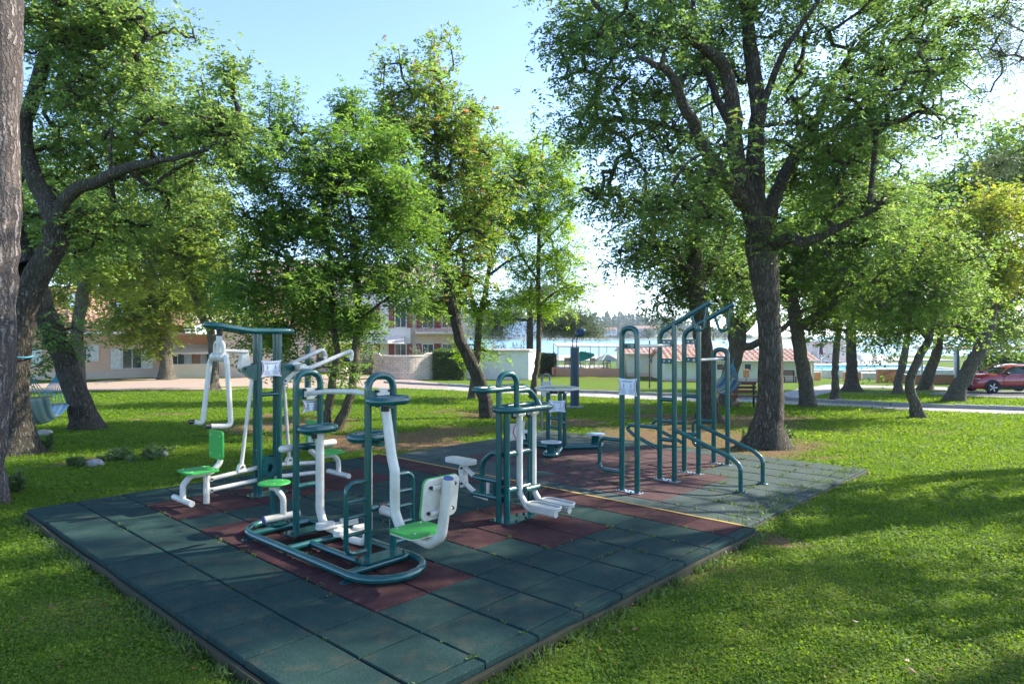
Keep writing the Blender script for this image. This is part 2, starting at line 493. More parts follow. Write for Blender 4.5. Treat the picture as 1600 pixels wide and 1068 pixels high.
# ---------------------------------------------------------------- rubber mats
def rubber_mat(name, label, u0, v0, us, vs, z, red, mats, seed):
    rng = random.Random(seed)
    mb = MB(); g = .0055; bv = .009; th_ = .05
    for i in range(len(us) - 1):
        for j in range(len(vs) - 1):
            ua, ub, va, vb = us[i] + g, us[i + 1] - g, vs[j] + g, vs[j + 1] - g
            du, dv = rng.uniform(-.002, .002), rng.uniform(-.002, .002)
            ua += du; ub += du; va += dv; vb += dv
            mi = 1 if red(i, j) else 0
            zz = [z + rng.uniform(-.0022, .0022) for _ in range(4)]
            c = [(ua, va), (ub, va), (ub, vb), (ua, vb)]
            inn = [(ua + bv, va + bv), (ub - bv, va + bv), (ub - bv, vb - bv), (ua + bv, vb - bv)]
            V = [(*mat_xy(*q), z - th_) for q in c] + [(*mat_xy(*q), zz[k] - bv * .8) for k, q in enumerate(c)] + [(*mat_xy(*q), zz[k]) for k, q in enumerate(inn)]
            fs = [(8, 11, 10, 9)]
            for k in range(4):
                k2 = (k + 1) % 4
                fs += [(k, 4 + k, 4 + k2, k2), (4 + k, 8 + k, 8 + k2, 4 + k2)]
            mb.add(V, fs, mi)
    # dark bed under the joints
    u1, v1 = us[-1], vs[-1]
    q = [mat_xy(us[0] + .01, vs[0] + .01), mat_xy(u1 - .01, vs[0] + .01), mat_xy(u1 - .01, v1 - .01), mat_xy(us[0] + .01, v1 - .01)]
    mb.add([(*a, z - .03) for a in q], [(0, 3, 2, 1)], 2)
    o = mb.build(name, mats, None)
    return struct(o, label, 'rubber paving')
M['bed'] = simple('joint_soil', (.03, .03, .02), 1)
TU = .488
us = [TU * k for k in range(11)]
vs = [0, .25] + [.25 + .5 * k for k in range(1, 13)] + [6.36]
def red_upper(i, j):
    v = (vs[j] + vs[j + 1]) / 2 / .5
    if i == 9: return j < len(vs) - 2
    if 2 <= i < 4: return 4.5 < v < 10.5 or 1.5 < v < 3.5
    if 4 <= i < 8 and 1.5 < v < 3.5: return i < 8
    if 6 <= i < 8: return 7.5 < v < 10.5
    if 5 <= i < 6: return 7.5 < v < 9.5
    return False
rubber_mat('rubber_paving', 'raised near mat of dark green and maroon rubber tiles', 0, 0, us, vs, 0.0, red_upper, ['rub_g', 'rub_r', 'bed'], 3)
us2 = [4.885 + .49 * k for k in range(10)]
vs2 = [-.05 + .5 * k for k in range(13)] + [6.2]
def red_lower(i, j):
    return (1 <= i <= 4 and 6 <= j <= 9) or (5 <= i <= 7 and 5 <= j <= 8) or (2 <= i <= 5 and 2 <= j <= 5)
rubber_mat('rubber_paving', 'lower far mat of grey-green and maroon rubber tiles, colour paled for dust and sunlight, beyond the yellow line', 0, 0, us2, vs2, -.06, red_lower, ['rub_g2', 'rub_r2', 'bed'], 4)
# yellow painted edge
yl = MB(); yv = []
for k in range(33):
    v = .0 + 6.34 * k / 32; wv = .004 * math.sin(k * 1.7)
    yv += [(*mat_xy(4.826 + wv, v), .0045), (*mat_xy(4.872 + wv * .4, v), .0045)]
yl.add(yv, [(2 * k, 2 * k + 2, 2 * k + 3, 2 * k + 1) for k in range(32)])
struct(yl.build('line_marking', 'yellow'), 'yellow painted edge line of the raised rubber mat', 'line')
# timber edging boards
def board(u0, v0, u1, v1, ztop, h, th_, side, label):
    n = 14; rng = random.Random(int(u1 * 7 + v1 * 13)); mb = MB()
    vs_ = []
    for k in range(n + 1):
        t = k / n; u = u0 + (u1 - u0) * t; v = v0 + (v1 - v0) * t
        wob = rng.uniform(-.006, .006)
        du, dv = side
        a = mat_xy(u + du * wob, v + dv * wob); b = mat_xy(u + du * (th_ + wob), v + dv * (th_ + wob))
        zt = ztop + rng.uniform(-.008, .004)
        vs_ += [(*a, zt - h), (*a, zt), (*b, zt), (*b, zt - h)]
    fs = []
    for k in range(n):
        for q in range(4):
            q2 = (q + 1) % 4
            fs.append((4 * k + q, 4 * k + 4 + q, 4 * k + 4 + q2, 4 * k + q2))
    fs += [(0, 1, 2, 3), (4 * n + 3, 4 * n + 2, 4 * n + 1, 4 * n)]
    mb.add(vs_, fs)
    return struct(mb.build('timber_edging', 'timber', bevel=.004, seg=1), label, 'edging')
board(-.004, 0, -.004, 6.36, -.035, .2, .035, (-1, 0), 'mossy timber edging board along the left side of the raised mat')
board(0, 6.366, 4.9, 6.366, -.034, .24, .035, (0, 1), 'weathered timber edging board along the right side of the raised mat')
board(4.885, 6.206, 9.3, 6.206, -.075, .3, .04, (0, 1), 'timber edging board along the right side of the lower mat')

# ---------------------------------------------------------------- paths, kerb, yard
def px_strip(name, label, cat, top, bot, mat, lift=.012, n=60):
    """ground-hugging strip between two pixel polylines"""
    top = np.array([gp(*q) for q in top]); bot = np.array([gp(*q) for q in bot])
    def res(P):
        d = np.concatenate([[0], np.cumsum(np.linalg.norm(np.diff(P, axis=0), axis=1))]); t = np.linspace(0, d[-1], n)
        return np.stack([np.interp(t, d, P[:, k]) for k in range(3)], 1)
    a, b = res(top), res(bot)
    V = []; k = 5
    for i in range(n):
        for j in range(k):
            q = a[i] + (b[i] - a[i]) * j / (k - 1)
            V.append((q[0], q[1], gzf(q[0], q[1]) + lift))
    F = [(i * k + j, i * k + j + 1, (i + 1) * k + j + 1, (i + 1) * k + j) for i in range(n - 1) for j in range(k - 1)]
    mb = MB(); mb.add(V, F, 0, True)
    return struct(mb.build(name, mat), label, cat)
M['concrete'] = simple('pale_concrete', (.32, .30, .285), .9, (.26, .245, .22), 3, bmp=.2, bscale=40)
M['paving'] = simple('pinkish_paving', (.33, .245, .19), .9, (.28, .21, .165), 4, bmp=.2, bscale=30)
M['kerb'] = simple('kerb_concrete', (.33, .33, .34), .85, (.24, .24, .25), 6, bmp=.25, bscale=50)
M['asphalt'] = simple('grey_asphalt', (.16, .155, .16), .9, (.12, .12, .12), 9, bmp=.3, bscale=90)
kerb_px = [(600, 599), (680, 602.5), (740, 606), (820, 610), (902, 614), (1000, 617.5), (1085, 620), (1222, 625), (1330, 631), (1400, 635), (1500, 638.5), (1600, 642), (1760, 648)]
low_px = [(560, 606), (640, 607), (740, 612), (820, 616), (900, 619), (1000, 624), (1085, 627), (1222, 631), (1330, 635.5), (1400, 639.5), (1500, 644), (1600, 648), (1760, 655)]
px_strip('path', 'pale concrete footpath crossing the park behind the gym', 'path', kerb_px, low_px, 'concrete')
# kerb stones along the far side of the path
kp = np.array([gp(*q) for q in kerb_px]); d = np.concatenate([[0], np.cumsum(np.linalg.norm(np.diff(kp, axis=0), axis=1))])
kb = MB(); t = 0.0
while t < d[-1] - 1.0:
    p0 = np.array([np.interp(t, d, kp[:, k]) for k in range(3)]); p1 = np.array([np.interp(t + .985, d, kp[:, k]) for k in range(3)])
    c = (p0 + p1) / 2; L = np.linalg.norm(p1 - p0)
    kb.box((c[0], c[1] + .08, gzf(c[0], c[1]) + .02), (L, .16, .26), rz=math.atan2(p1[1] - p0[1], p1[0] - p0[0]))
    t += 1.0
struct(kb.build('kerb', 'kerb', bevel=.012), 'row of grey kerb stones along the far side of the path', 'kerb')
px_strip('paved_yard', 'pinkish paved yard before the pink house', 'yard', [(-60, 604), (120, 598), (200, 592.5), (330, 592), (450, 589), (560, 584), (610, 590), (700, 600)], [(-60, 618), (120, 611), (200, 610), (330, 609.5), (440, 607), (540, 605.8), (620, 605.5), (700, 606)], 'paving', .02)
px_strip('side_path', 'pale path leading towards the bathhouse and the pool', 'path', [(1218, 616), (1250, 606), (1290, 601), (1310, 600)], [(1242, 624), (1290, 615), (1320, 606), (1330, 603)], 'concrete', .016)
px_strip('pool_walk', 'pale walkway in front of the pool walls', 'path', [(1330, 601), (1400, 603), (1480, 605)], [(1330, 605), (1400, 607), (1480, 610)], 'concrete', .02)
px_strip('parking_bay', 'grey asphalt parking bay under the red car', 'parking bay', [(1462, 613), (1540, 611), (1640, 612), (1800, 612)], [(1448, 617), (1520, 620), (1640, 624), (1800, 630)], 'asphalt', .02)

# ---------------------------------------------------------------- sea and far shore
m, nt, p = new_mat('sea_water')
p.inputs['Base Color'].default_value = (.06, .20, .32, 1); p.inputs['Roughness'].default_value = .22
nz = noise_node(nt, .6, 4, .6, stretch=(1, 2.2, 1)); bump(nt, nz.outputs[0], p, .5, .25)
M['sea'] = m
sb = MB(); sb.add([(-2600, 112, -2.55), (2600, 112, -2.55), (2600, 3400, -2.55), (-2600, 3400, -2.55)], [(0, 1, 2, 3)])
struct(sb.build('sea', 'sea'), 'calm pale blue bay beyond the park', 'sea')
M['terrace'] = simple('terrace_stone', (.42, .39, .36), .9, (.34, .31, .28), 2)
tb = MB(); tb.box((8, 108, -1.9), (110, 26, .8)); struct(tb.build('waterfront_promenade', 'terrace', bevel=.05), 'low grey waterfront promenade along the bay', 'promenade')
M['shore'] = simple('far_shore_land', (.20, .19, .13), 1, (.10, .13, .06), .02)
hb = MB(); xs = np.linspace(-260, 330, 90); prof = []
for x in xs:
    h = 10 + 9 * vnoise(x, 0, 70, 3) + 3 * vnoise(x, 0, 17, 4)
    h *= float(np.clip((300 - x) / 120, 0, 1))
    prof.append(float(h))
V = []
for x, h in zip(xs, prof):
    V += [(x, 735, -3), (x, 742, -1.2), (x, 770, 1.2), (x, 860, h), (x, 1000, h * .8), (x, 1050, -3)]
hb.add(V, [(i * 6 + j, i * 6 + 6 + j, i * 6 + 7 + j, i * 6 + 1 + j) for i in range(len(xs) - 1) for j in range(5)], 0, True)
struct(hb.build('far_hill', 'shore'), 'low wooded hill across the bay', 'hill')
# woods on the far shore: too many to count
rng = np.random.default_rng(77)
VV = []; LF = []
for _ in range(1100):
    x = rng.uniform(-230, 265); y = 775 + 90 * rng.random() ** .8
    if rng.random() < .18: y = rng.uniform(748, 765)
    h0 = float(np.interp(x, xs, prof)); zg = np.interp(y, [742, 770, 860], [-1.2, 1.2, h0])
    H_ = rng.uniform(9, 17) * float(np.clip((280 - x) / 90, .35, 1)) * (.6 if y < 768 else 1); r = rng.uniform(2.2, 4.2)
    n = 60; u = rng.random(n); a = rng.uniform(0, 6.28, n)
    rr = r * np.sqrt(rng.random(n)) * np.clip(np.minimum((1 - u) * 2.2, .55 + u), 0, 1)
    P = np.stack([x + rr * np.cos(a), y + rr * np.sin(a), zg + H_ * (.15 + .85 * u)], 1)
    N_ = unit(rng.normal(size=(n, 3)) + [0, -.4, .4]); D_ = unit(np.cross(N_, rng.normal(size=(n, 3))))
    v, f = leaf_quads(P - D_ * .9, D_, N_, np.full(n, 2.6), np.full(n, 2.0)); VV.append(v); LF.append(np.full(n, rng.random()) * .6 + rng.random(n) * .4)
VV = np.concatenate(VV); o = np_mesh('far_woods', VV, np.arange(len(VV)).reshape(-1, 4), 'lf_conif', None, np.concatenate(LF))
tag(o, 'hazy pine woods on the far shore of the bay', 'woods', kind='stuff')

# ---------------------------------------------------------------- building helpers
M['w_white'] = simple('white_render', (.74, .72, .68), .85, (.68, .65, .60), 1.5)
M['w_pink'] = simple('pink_render', (.74, .50, .37), .9, (.68, .45, .33), 1.2)
M['w_salmon'] = simple('salmon_render', (.60, .31, .20), .9, (.54, .28, .18), 1.2)
M['w_palepink'] = simple('pale_pink_render', (.66, .53, .45), .9, (.60, .48, .41), 1.2)
M['w_mint'] = simple('pale_green_render', (.72, .74, .58), .9, (.66, .68, .53), 1.0)
M['w_cream'] = simple('cream_render', (.72, .64, .56), .9, (.64, .56, .48), 1.0)
M['glass'] = simple('window_glass', (.05, .07, .08), .08, (.09, .11, .12), 1.5, spec=.8)
M['glass_blue'] = simple('blue_glass', (.12, .26, .32), .15, (.20, .36, .42), .3, spec=.8)
M['wht'] = simple('white_frame_paint', (.80, .80, .78), .6)
M['redsh'] = simple('red_shutter_paint', (.24, .055, .06), .6, (.19, .045, .05), 4)
M['roofside'] = simple('roof_underside', (.55, .48, .42), .9)
M['stone'] = None
m, nt, p = new_mat('stone_wall')
tc = nt.nodes.new('ShaderNodeTexCoord')
br = nt.nodes.new('ShaderNodeTexBrick'); br.inputs['Scale'].default_value = 1
br.inputs['Brick Width'].default_value = .36; br.inputs['Row Height'].default_value = .15; br.inputs['Mortar Size'].default_value = .012
br.inputs['Color1'].default_value = (.56, .48, .40, 1); br.inputs['Color2'].default_value = (.40, .34, .29, 1); br.inputs['Mortar'].default_value = (.20, .17, .14, 1)
nt.links.new(tc.outputs['UV'], br.inputs['Vector'])
nz = noise_node(nt, 2, 4)
nt.links.new(mix_rgb(nt, ramp(nt, nz.outputs[0], [(.45, 0), (.7, .5)]), br.outputs[0], (.62, .50, .42)), p.inputs['Base Color'])
p.inputs['Roughness'].default_value = .95; bump(nt, br.outputs['Fac'], p, -.6, .02)
M['stone'] = m
def tilemat(name, c, c2):
    m, nt, p = new_mat(name)
    n1 = noise_node(nt, 3.5, 3, .6); n2 = noise_node(nt, 18, 2, .5)
    a = mix_rgb(nt, ramp(nt, n1.outputs[0], [(.4, 0), (.65, 1)]), c, c2)
    nt.links.new(mix_rgb(nt, ramp(nt, n2.outputs[0], [(.45, 0), (.7, .45)]), a, (.60, .46, .38)), p.inputs['Base Color'])
    p.inputs['Roughness'].default_value = .85
    return m
M['tile'] = tilemat('clay_roof_tile', (.33, .15, .10), (.42, .25, .18))

def roof_sheet(mb, p0, p1, down, pitch=.24, rowl=.36, amp=.05, mat=0):
    """barrel tiles from ridge p0-p1 down along vector down"""
    p0, p1, down = Vector(p0), Vector(p1), Vector(down)
    L = (p1 - p0).length; W_ = down.length
    e = (p1 - p0).normalized(); dn = down.normalized(); nrm = e.cross(dn).normalized()
    if nrm.z < 0: nrm = -nrm
    nu = max(2, int(L / pitch)) * 6; nv = max(1, int(W_ / rowl))
    vs = []; fs = []
    for j in range(nv):
        for t in (0, 1):
            for i in range(nu + 1):
                u = i / nu
                h = amp * abs(math.sin(math.pi * u * nu / 6)) + .025 * t
                q = p0 + e * (u * L) + dn * ((j + t) * W_ / nv) + nrm * h
                vs.append(q)
    for j in range(nv):
        b = j * 2 * (nu + 1)
        for i in range(nu):
            fs.append((b + i, b + i + 1, b + nu + 2 + i, b + nu + 1 + i))
    mb.add(vs, fs, mat, True)
    return nrm

def window_on(parent, o, e, nrm, s, z, wd, ht, frame='wht', shut=None, name='window', mull=1, sw=.45, glass='glass'):
    """window at distance s along wall direction e from o, sill height z (world-like coords of the parent)"""
    e, nrm, o = Vector(e), Vector(nrm), Vector(o)
    up = Vector((0, 0, 1))
    R = Matrix((e, -nrm, up)).transposed()
    c = o + e * s + up * (z + ht / 2)
    f = MB(); t = .07
    for dx, dz, sx, sz in ((-wd / 2, 0, t, ht + t), (wd / 2, 0, t, ht + t), (0, ht / 2, wd - t, t), (0, -ht / 2, wd + .14, t)):
        f.box(c + e * dx + up * dz + nrm * .03, (sx, .09, sz), R=R)
    for k in range(mull):
        f.box(c + e * (wd * ((k + 1) / (mull + 1) - .5)) + nrm * .03, (.045, .05, ht - t), R=R)
    fr = f.build(name, frame, parent)
    g = MB(); g.box(c + nrm * .008, (wd - .02, .016, ht - .02), R=R); g.build('pane', glass, fr)
    if shut:
        for sg in (-1, 1):
            m_ = MB(); c2 = c + e * sg * (wd / 2 + sw / 2 + .06) + nrm * .05
            m_.box(c2, (sw, .045, ht + .05), R=R)
            n = int(ht / .12)
            for k in range(n): m_.box(c2 + up * (-ht / 2 + .08 + k * (ht - .1) / max(1, n - 1)) + nrm * .026, (sw - .12, .012, .05), R=R)
            m_.build('shutter', shut, parent)
    return fr

def wall_mesh(mb, o, e, nrm, L, h, depth, z0=-.4, mat=0):
    """solid block: front face from o along e, depth behind it"""
    o, e, nrm = Vector(o), Vector(e), Vector(nrm)
    R = Matrix((e, -nrm, Vector((0, 0, 1)))).transposed()
    mb.box(o + e * L / 2 - nrm * depth / 2 + Vector((0, 0, (h + z0) / 2)), (L, depth, h - z0), R=R, mat=mat)

# ---------------------------------------------------------------- pink house on the left
def pink_house():
    P = gp(205, 590); P = Vector((P.x, P.y, P.z))
    e = Vector((.80, .60, 0)); nr = Vector((.60, -.80, 0))
    t = thing('holiday_house', 'low pink house with tiled roof, white shutters and solar panels on the roof', 'house', P)
    o = e * -8.0
    mb = MB(); wall_mesh(mb, o, e, nr, 11.4, 2.95, 8); mb.build('wall', 'w_pink', t)
    pl = MB(); R = Matrix((e, -nr, Vector((0, 0, 1)))).transposed(); pl.box(o + e * 5.7 + nr * .02 + Vector((0, 0, .05)), (11.4, .06, .9), R=R); pl.build('plinth', 'w_palepink', t)
    r = MB(); z = Vector((0, 0, 1))
    ridge = o - nr * 4.2 + z * 6.2 - e * .5
    eave_d = nr * 5.0 - z * 3.15
    roof_sheet(r, ridge, ridge + e * 12.4, eave_d, amp=.06, pitch=.3)
    roof_sheet(r, ridge + e * 12.4, ridge, -nr * 5.0 - z * 3.15, amp=.06, pitch=.3)
    rf = r.build('roof', 'tile', t)
    for q in (0, 11.4):
        g = MB(); tri = [o + e * q + z * 2.9, o + e * q - nr * 8.3 + z * 2.9, o + e * q - nr * 4.2 + z * 6.05]; th2 = e * (-.15 if q else .15)
        g.add(tri + [v + th2 for v in tri], [(0, 1, 2), (5, 4, 3), (0, 3, 4, 1), (1, 4, 5, 2), (2, 5, 3, 0)]); g.build('gable', 'w_pink', t)
    f = MB(); f.box(o + e * 5.7 + nr * .66 + z * 2.98, (12.4, .14, .12), R=R); f.build('gutter', 'wht', t)
    window_on(t, o, e, nr, 8.05, .62, 1.15, 1.35, shut='wht', sw=.62)
    window_on(t, o, e, nr, 4.9, 1.2, 1.1, 1.0, shut='wht', sw=.62)
    window_on(t, o, e, nr, 2.0, .95, .95, 1.1, shut='wht', sw=.5)
    M['solar'] = M.get('solar') or simple('solar_panel_glass', (.22, .34, .48), .12, (.35, .46, .58), .8, spec=.9)
    nrm = e.cross(eave_d).normalized()
    if nrm.z < 0: nrm = -nrm
    for s0, l0 in ((3.6, .8), (5.6, 1.2), (8.3, 2.2), (10.2, 2.6)):
        q = MB(); dn = eave_d.normalized()
        Rr = Matrix((e, dn, nrm)).transposed()
        q.box(ridge + e * s0 + dn * (l0 + .9) + nrm * .17, (1.1, 1.9, .08), R=Rr); q.build('solar_panel', 'solar', t, bevel=.01)
    return P, e, nr
pink_house()

def side_house():
    """salmon recess with an awning and a pale projecting block"""
    P = gp(300, 589)
    e = Vector((.93, .37, 0)); nr = Vector((.37, -.93, 0)); z = Vector((0, 0, 1)); R = Matrix((e, -nr, z)).transposed()
    t = thing('terrace_house', 'salmon terrace house with scalloped cream awning right of the pink house', 'house', P)
    o = e * -1.8
    mb = MB(); wall_mesh(mb, o, e, nr, 3.6, 3.0, 6); mb.build('wall', 'w_salmon', t)
    mb = MB(); wall_mesh(mb, o + e * 3.55 + nr * 1.4, e, nr, 6.5, 3.6, 7); mb.build('wall', 'w_palepink', t)
    mb = MB(); wall_mesh(mb, o + e * .4 + nr * 2.0, e, nr, 3.1, 1.0, .2); mb.build('terrace_wall', 'w_palepink', t)
    window_on(t, o, e, nr, .9, .85, .9, .8, shut='wht', sw=.38)
    window_on(t, o, e, nr, 3.0, .85, .6, .8, shut='wht', sw=.3)
    a = MB(); n = 24; vs = []
    for k in range(n + 1):
        s = .1 + 3.3 * k / n; sc_ = .05 * abs(math.sin(k * math.pi / 3))
        vs += [o + e * s + nr * .02 + z * 2.3, o + e * s + nr * 1.15 + z * 1.75, o + e * s + nr * 1.16 + z * (1.60 + sc_)]
    a.add(vs, [(3 * k + j, 3 * k + 3 + j, 3 * k + 4 + j, 3 * k + 1 + j) for k in range(n) for j in (0, 1)])
    a.tube([o + e * .1 + nr * 1.13 + z * 1.75, o + e * 3.4 + nr * 1.13 + z * 1.75], .03, 8)
    ob = a.build('awning', 'w_cream', t); s = ob.modifiers.new('thick', 'SOLIDIFY'); s.thickness = .015
    r = MB()
    rp = o - nr * 3 + z * 4.9 + e * -.2
    roof_sheet(r, rp, rp + e * 10.4, nr * 5.0 - z * 1.35, pitch=.3, amp=.06)
    r.build('roof', 'tile', t)
    r = MB(); rp = o + e * 5.5 - nr * 4 + z * 6.4
    roof_sheet(r, rp, rp + e * 4, nr * 4.0 - z * 1.9, pitch=.3, amp=.06)
    mb = MB(); wall_mesh(mb, o + e * 5.6 - nr * 1.0, e, nr, 3.8, 4.9, 5, z0=3.0); mb.build('upper_storey', 'w_white', t)
    r.build('roof', 'tile', t)
side_house()

def apartment():
    Y = 60
    x0 = (395 - 800) * Y / FPX; P = Vector((x0, Y, gzf(x0, Y)))
    e = Vector((.985, .17, 0)); nr = Vector((.17, -.985, 0)); z = Vector((0, 0, 1)); R = Matrix((e, -nr, z)).transposed()
    t = thing('apartment_house', 'tall pale apartment house with red shutters, balconies and tiled roof', 'building', P)
    o = Vector((0, 0, 0))
    mb = MB(); wall_mesh(mb, o, e, nr, 18.4, 7.6, 9); mb.build('wall', 'w_palepink', t)
    mb = MB(); wall_mesh(mb, o + e * 9.2 + nr * .6, e, nr, 4.6, 6.9, 3, mat=0); mb.build('stair_bay', 'w_white', t)
    for s in (1.5, 4.6, 7.5, 10.0, 12.9, 15.4, 17.2):
        for k, zz in enumerate((.5, 3.9)):
            off = nr * .6 if 9.2 < s < 13.8 else Vector((0, 0, 0))
            window_on(t, o + off, e, nr, s, zz, 1.0, 2.0 if k else 1.9, shut='redsh', sw=.5)
    for s0, s1 in ((6.2, 8.9), (14.2, 18.3), (.5, 3.4)):
        b = MB(); b.box(o + e * (s0 + s1) / 2 + nr * .65 + z * 3.42, (s1 - s0, 1.3, .18), R=R); bo = b.build('balcony', 'w_cream', t)
        r = MB(); n = int((s1 - s0) / .16)
        for k in range(n + 1): r.tube([o + e * (s0 + .05 + (s1 - s0 - .1) * k / n) + nr * 1.22 + z * 3.5, o + e * (s0 + .05 + (s1 - s0 - .1) * k / n) + nr * 1.22 + z * 4.5], .014, 5)
        r.tube([o + e * s0 + nr * 1.22 + z * 4.5, o + e * s1 + nr * 1.22 + z * 4.5], .03, 6); r.build('railing', 'redsh', bo)
    for s0, s1 in ((7.2, 9.6), (9.9, 13.2)):
        b = MB(); b.add([o + e * s0 + nr * .62 + z * 3.1, o + e * s1 + nr * .62 + z * 3.1, o + e * s1 + nr * 2.1 + z * 2.45, o + e * s0 + nr * 2.1 + z * 2.45], [(0, 1, 2, 3)])
        ob = b.build('awning', 'w_cream', t); s = ob.modifiers.new('thick', 'SOLIDIFY'); s.thickness = .03
    r = MB(); rp = o - e * .4 - nr * 4.5 + z * 10.2
    roof_sheet(r, rp, rp + e * 19.2, nr * 5.1 - z * 2.6, pitch=.34, amp=.07)
    rr = r.build('roof', 'tile', t)
    d_ = MB(); d_.box(o + e * 9 - nr * 2.2 + z * 9.6, (1.4, 2.2, 1.5), R=R); d_.build('dormer', 'w_white', rr)
    d_ = MB(); d_.box(o + e * 18.75 + nr * .3 + z * 3.6, (.5, .5, 7.4), R=R); d_.build('corner_column', 'w_cream', t)
apartment()

# ---------------------------------------------------------------- stone wall, hedge, shed
def curved_wall():
    a, b = gp(578, 592), gp(676, 593)
    mid = (a + b) / 2; base = Vector((mid.x, mid.y, mid.z))
    t = thing('stone_wall', 'curved sunlit wall of pale squared stones left of the hedge', 'wall', base)
    n = 20; L = (b - a).length; hgt = 1.62
    V = []; UV = []
    th_ = .35
    for k in range(n + 1):
        f = k / n; q = a.lerp(b, f) - base; y = -1.5 * math.sin(math.pi * f) + .8
        zg = -.3
        top = hgt + (.16 if f < .12 or f > .86 else 0)
        V += [(q.x, y, zg), (q.x, y, top), (q.x, y + th_, top), (q.x, y + th_, zg)]
    mb = MB(); fs = []
    for k in range(n):
        for q in range(4): fs.append((4 * k + q, 4 * k + 4 + q, 4 * k + 4 + (q + 1) % 4, 4 * k + (q + 1) % 4))
    fs += [(0, 1, 2, 3), (4 * n + 3, 4 * n + 2, 4 * n + 1, 4 * n)]
    mb.add(V, fs)
    o = mb.build('masonry', 'stone', t)
    uv = o.data.uv_layers.new(name='UVMap')
    for pl in o.data.polygons:
        for li in pl.loop_indices:
            v = o.data.vertices[o.data.loops[li].vertex_index].co
            uv.data[li].uv = (v.x * 1.05 if abs(pl.normal.x) < .8 else v.y, v.z)
    c = MB(); V = []
    for k in range(n + 1):
        f = k / n; q = a.lerp(b, f) - base; y = -1.5 * math.sin(math.pi * f) + .8
        z0 = hgt + (.16 if f < .12 or f > .86 else 0) + .003
        V += [(q.x, y - .05, z0), (q.x, y - .05, z0 + .08), (q.x, y + th_ + .05, z0 + .08), (q.x, y + th_ + .05, z0)]
    c.add(V, fs); c.build('coping', 'w_cream', t)
curved_wall()

def foliage_block(name, label, cat, x0, x1, y0, y1, z0, z1, n, leaf, lm, seed, group=None, wob=.12):
    rng = np.random.default_rng(seed)
    c = ((x0 + x1) / 2, (y0 + y1) / 2, z0)
    t = thing(name, label, cat, c, 0, group)
    core = MB(); core.box((0, 0, (z1 - z0) / 2 - .05), (x1 - x0 - .3, max(.1, y1 - y0 - .3), z1 - z0 - .2)); core.build('twigs', 'bark_dark', t)
    P = rng.uniform(0, 1, (n, 3)); k = rng.integers(0, 4, n)
    P[k == 0, 1] = 0; P[k == 1, 2] = 1; P[k == 2, 0] = rng.integers(0, 2, (k == 2).sum()); 
    P = np.stack([x0 + (x1 - x0) * P[:, 0], y0 + (y1 - y0) * P[:, 1], z0 + (z1 - z0) * P[:, 2]], 1)
    P += rng.normal(0, wob * .5, P.shape) + (vnoise(P[:, 0] * 3 + P[:, 2] * 2, P[:, 1] * 3 + P[:, 2], .8, seed)[:, None] - .5) * wob
    N_ = unit(rng.normal(size=(n, 3)) + [0, -.5, .5]); D_ = unit(np.cross(N_, rng.normal(size=(n, 3))))
    v, f = leaf_quads(P - np.array(c), D_, N_, leaf * rng.uniform(.6, 1.3, n), leaf * .6 * rng.uniform(.7, 1.2, n))
    np_mesh('leaves', v, f, lm, t, rng.random(n))
    return t
h0, h1 = gp(679, 593), gp(728, 593)
foliage_block('hedge', 'clipped green hedge between the stone wall and the white shed', 'hedge', h0.x, h1.x, h0.y, h0.y + 1.2, h0.z, h0.z + 2.0, 9000, .13, 'lf_hedge', 61)

def shed():
    P = gp(781, 593); z = Vector((0, 0, 1))
    t = thing('garden_shed', 'white panelled flat-roofed shed with dry grass rising behind it', 'shed', P)
    sc = P.y / FPX
    # three visible faces: left, front, right
    c0 = Vector((-54 * sc, 1.2, 0)); c1 = Vector((0, 0, 0)); c2 = Vector((45 * sc, .1, 0)); c3 = Vector((57 * sc, 1.6, 0)); c4 = Vector((48 * sc, 4, 0)); c5 = Vector((-54 * sc, 4, 0))
    ol = [(c.x, c.y) for c in (c0, c1, c2, c3, c4, c5)]
    mb = MB(); mb.prism(ol, 'z', -.3, 2.12); mb.build('wall', 'w_white', t)
    s = MB()
    for a, b, n in ((c0, c1, 3), (c1, c2, 18), (c2, c3, 2)):
        nr = (b - a).cross(z).normalized()
        for k in range(n + 1):
            q = a.lerp(b, k / n) + nr * .006
            s.box(q + z * 1.05, (.022, .02, 2.05), rz=math.atan2((b - a).y, (b - a).x))
    s.build('panel_ribs', 'wht', t)
    r = MB(); cx, cy = (c0.x + c3.x) / 2, 2
    r.prism([(cx + (a - cx) * 1.03, cy + (b - cy) * 1.10) for a, b in ol], 'z', 2.123, 2.24); r.build('roof', 'roofside', t, bevel=.01)
    pl = MB(); pl.prism([(cx + (a - cx) * 1.004, cy + (b - cy) * 1.006) for a, b in ol[1:4]] + [(c3.x, 2), (c1.x, 2)], 'z', -.3, .12); pl.build('plinth', 'w_palepink', t)
shed()
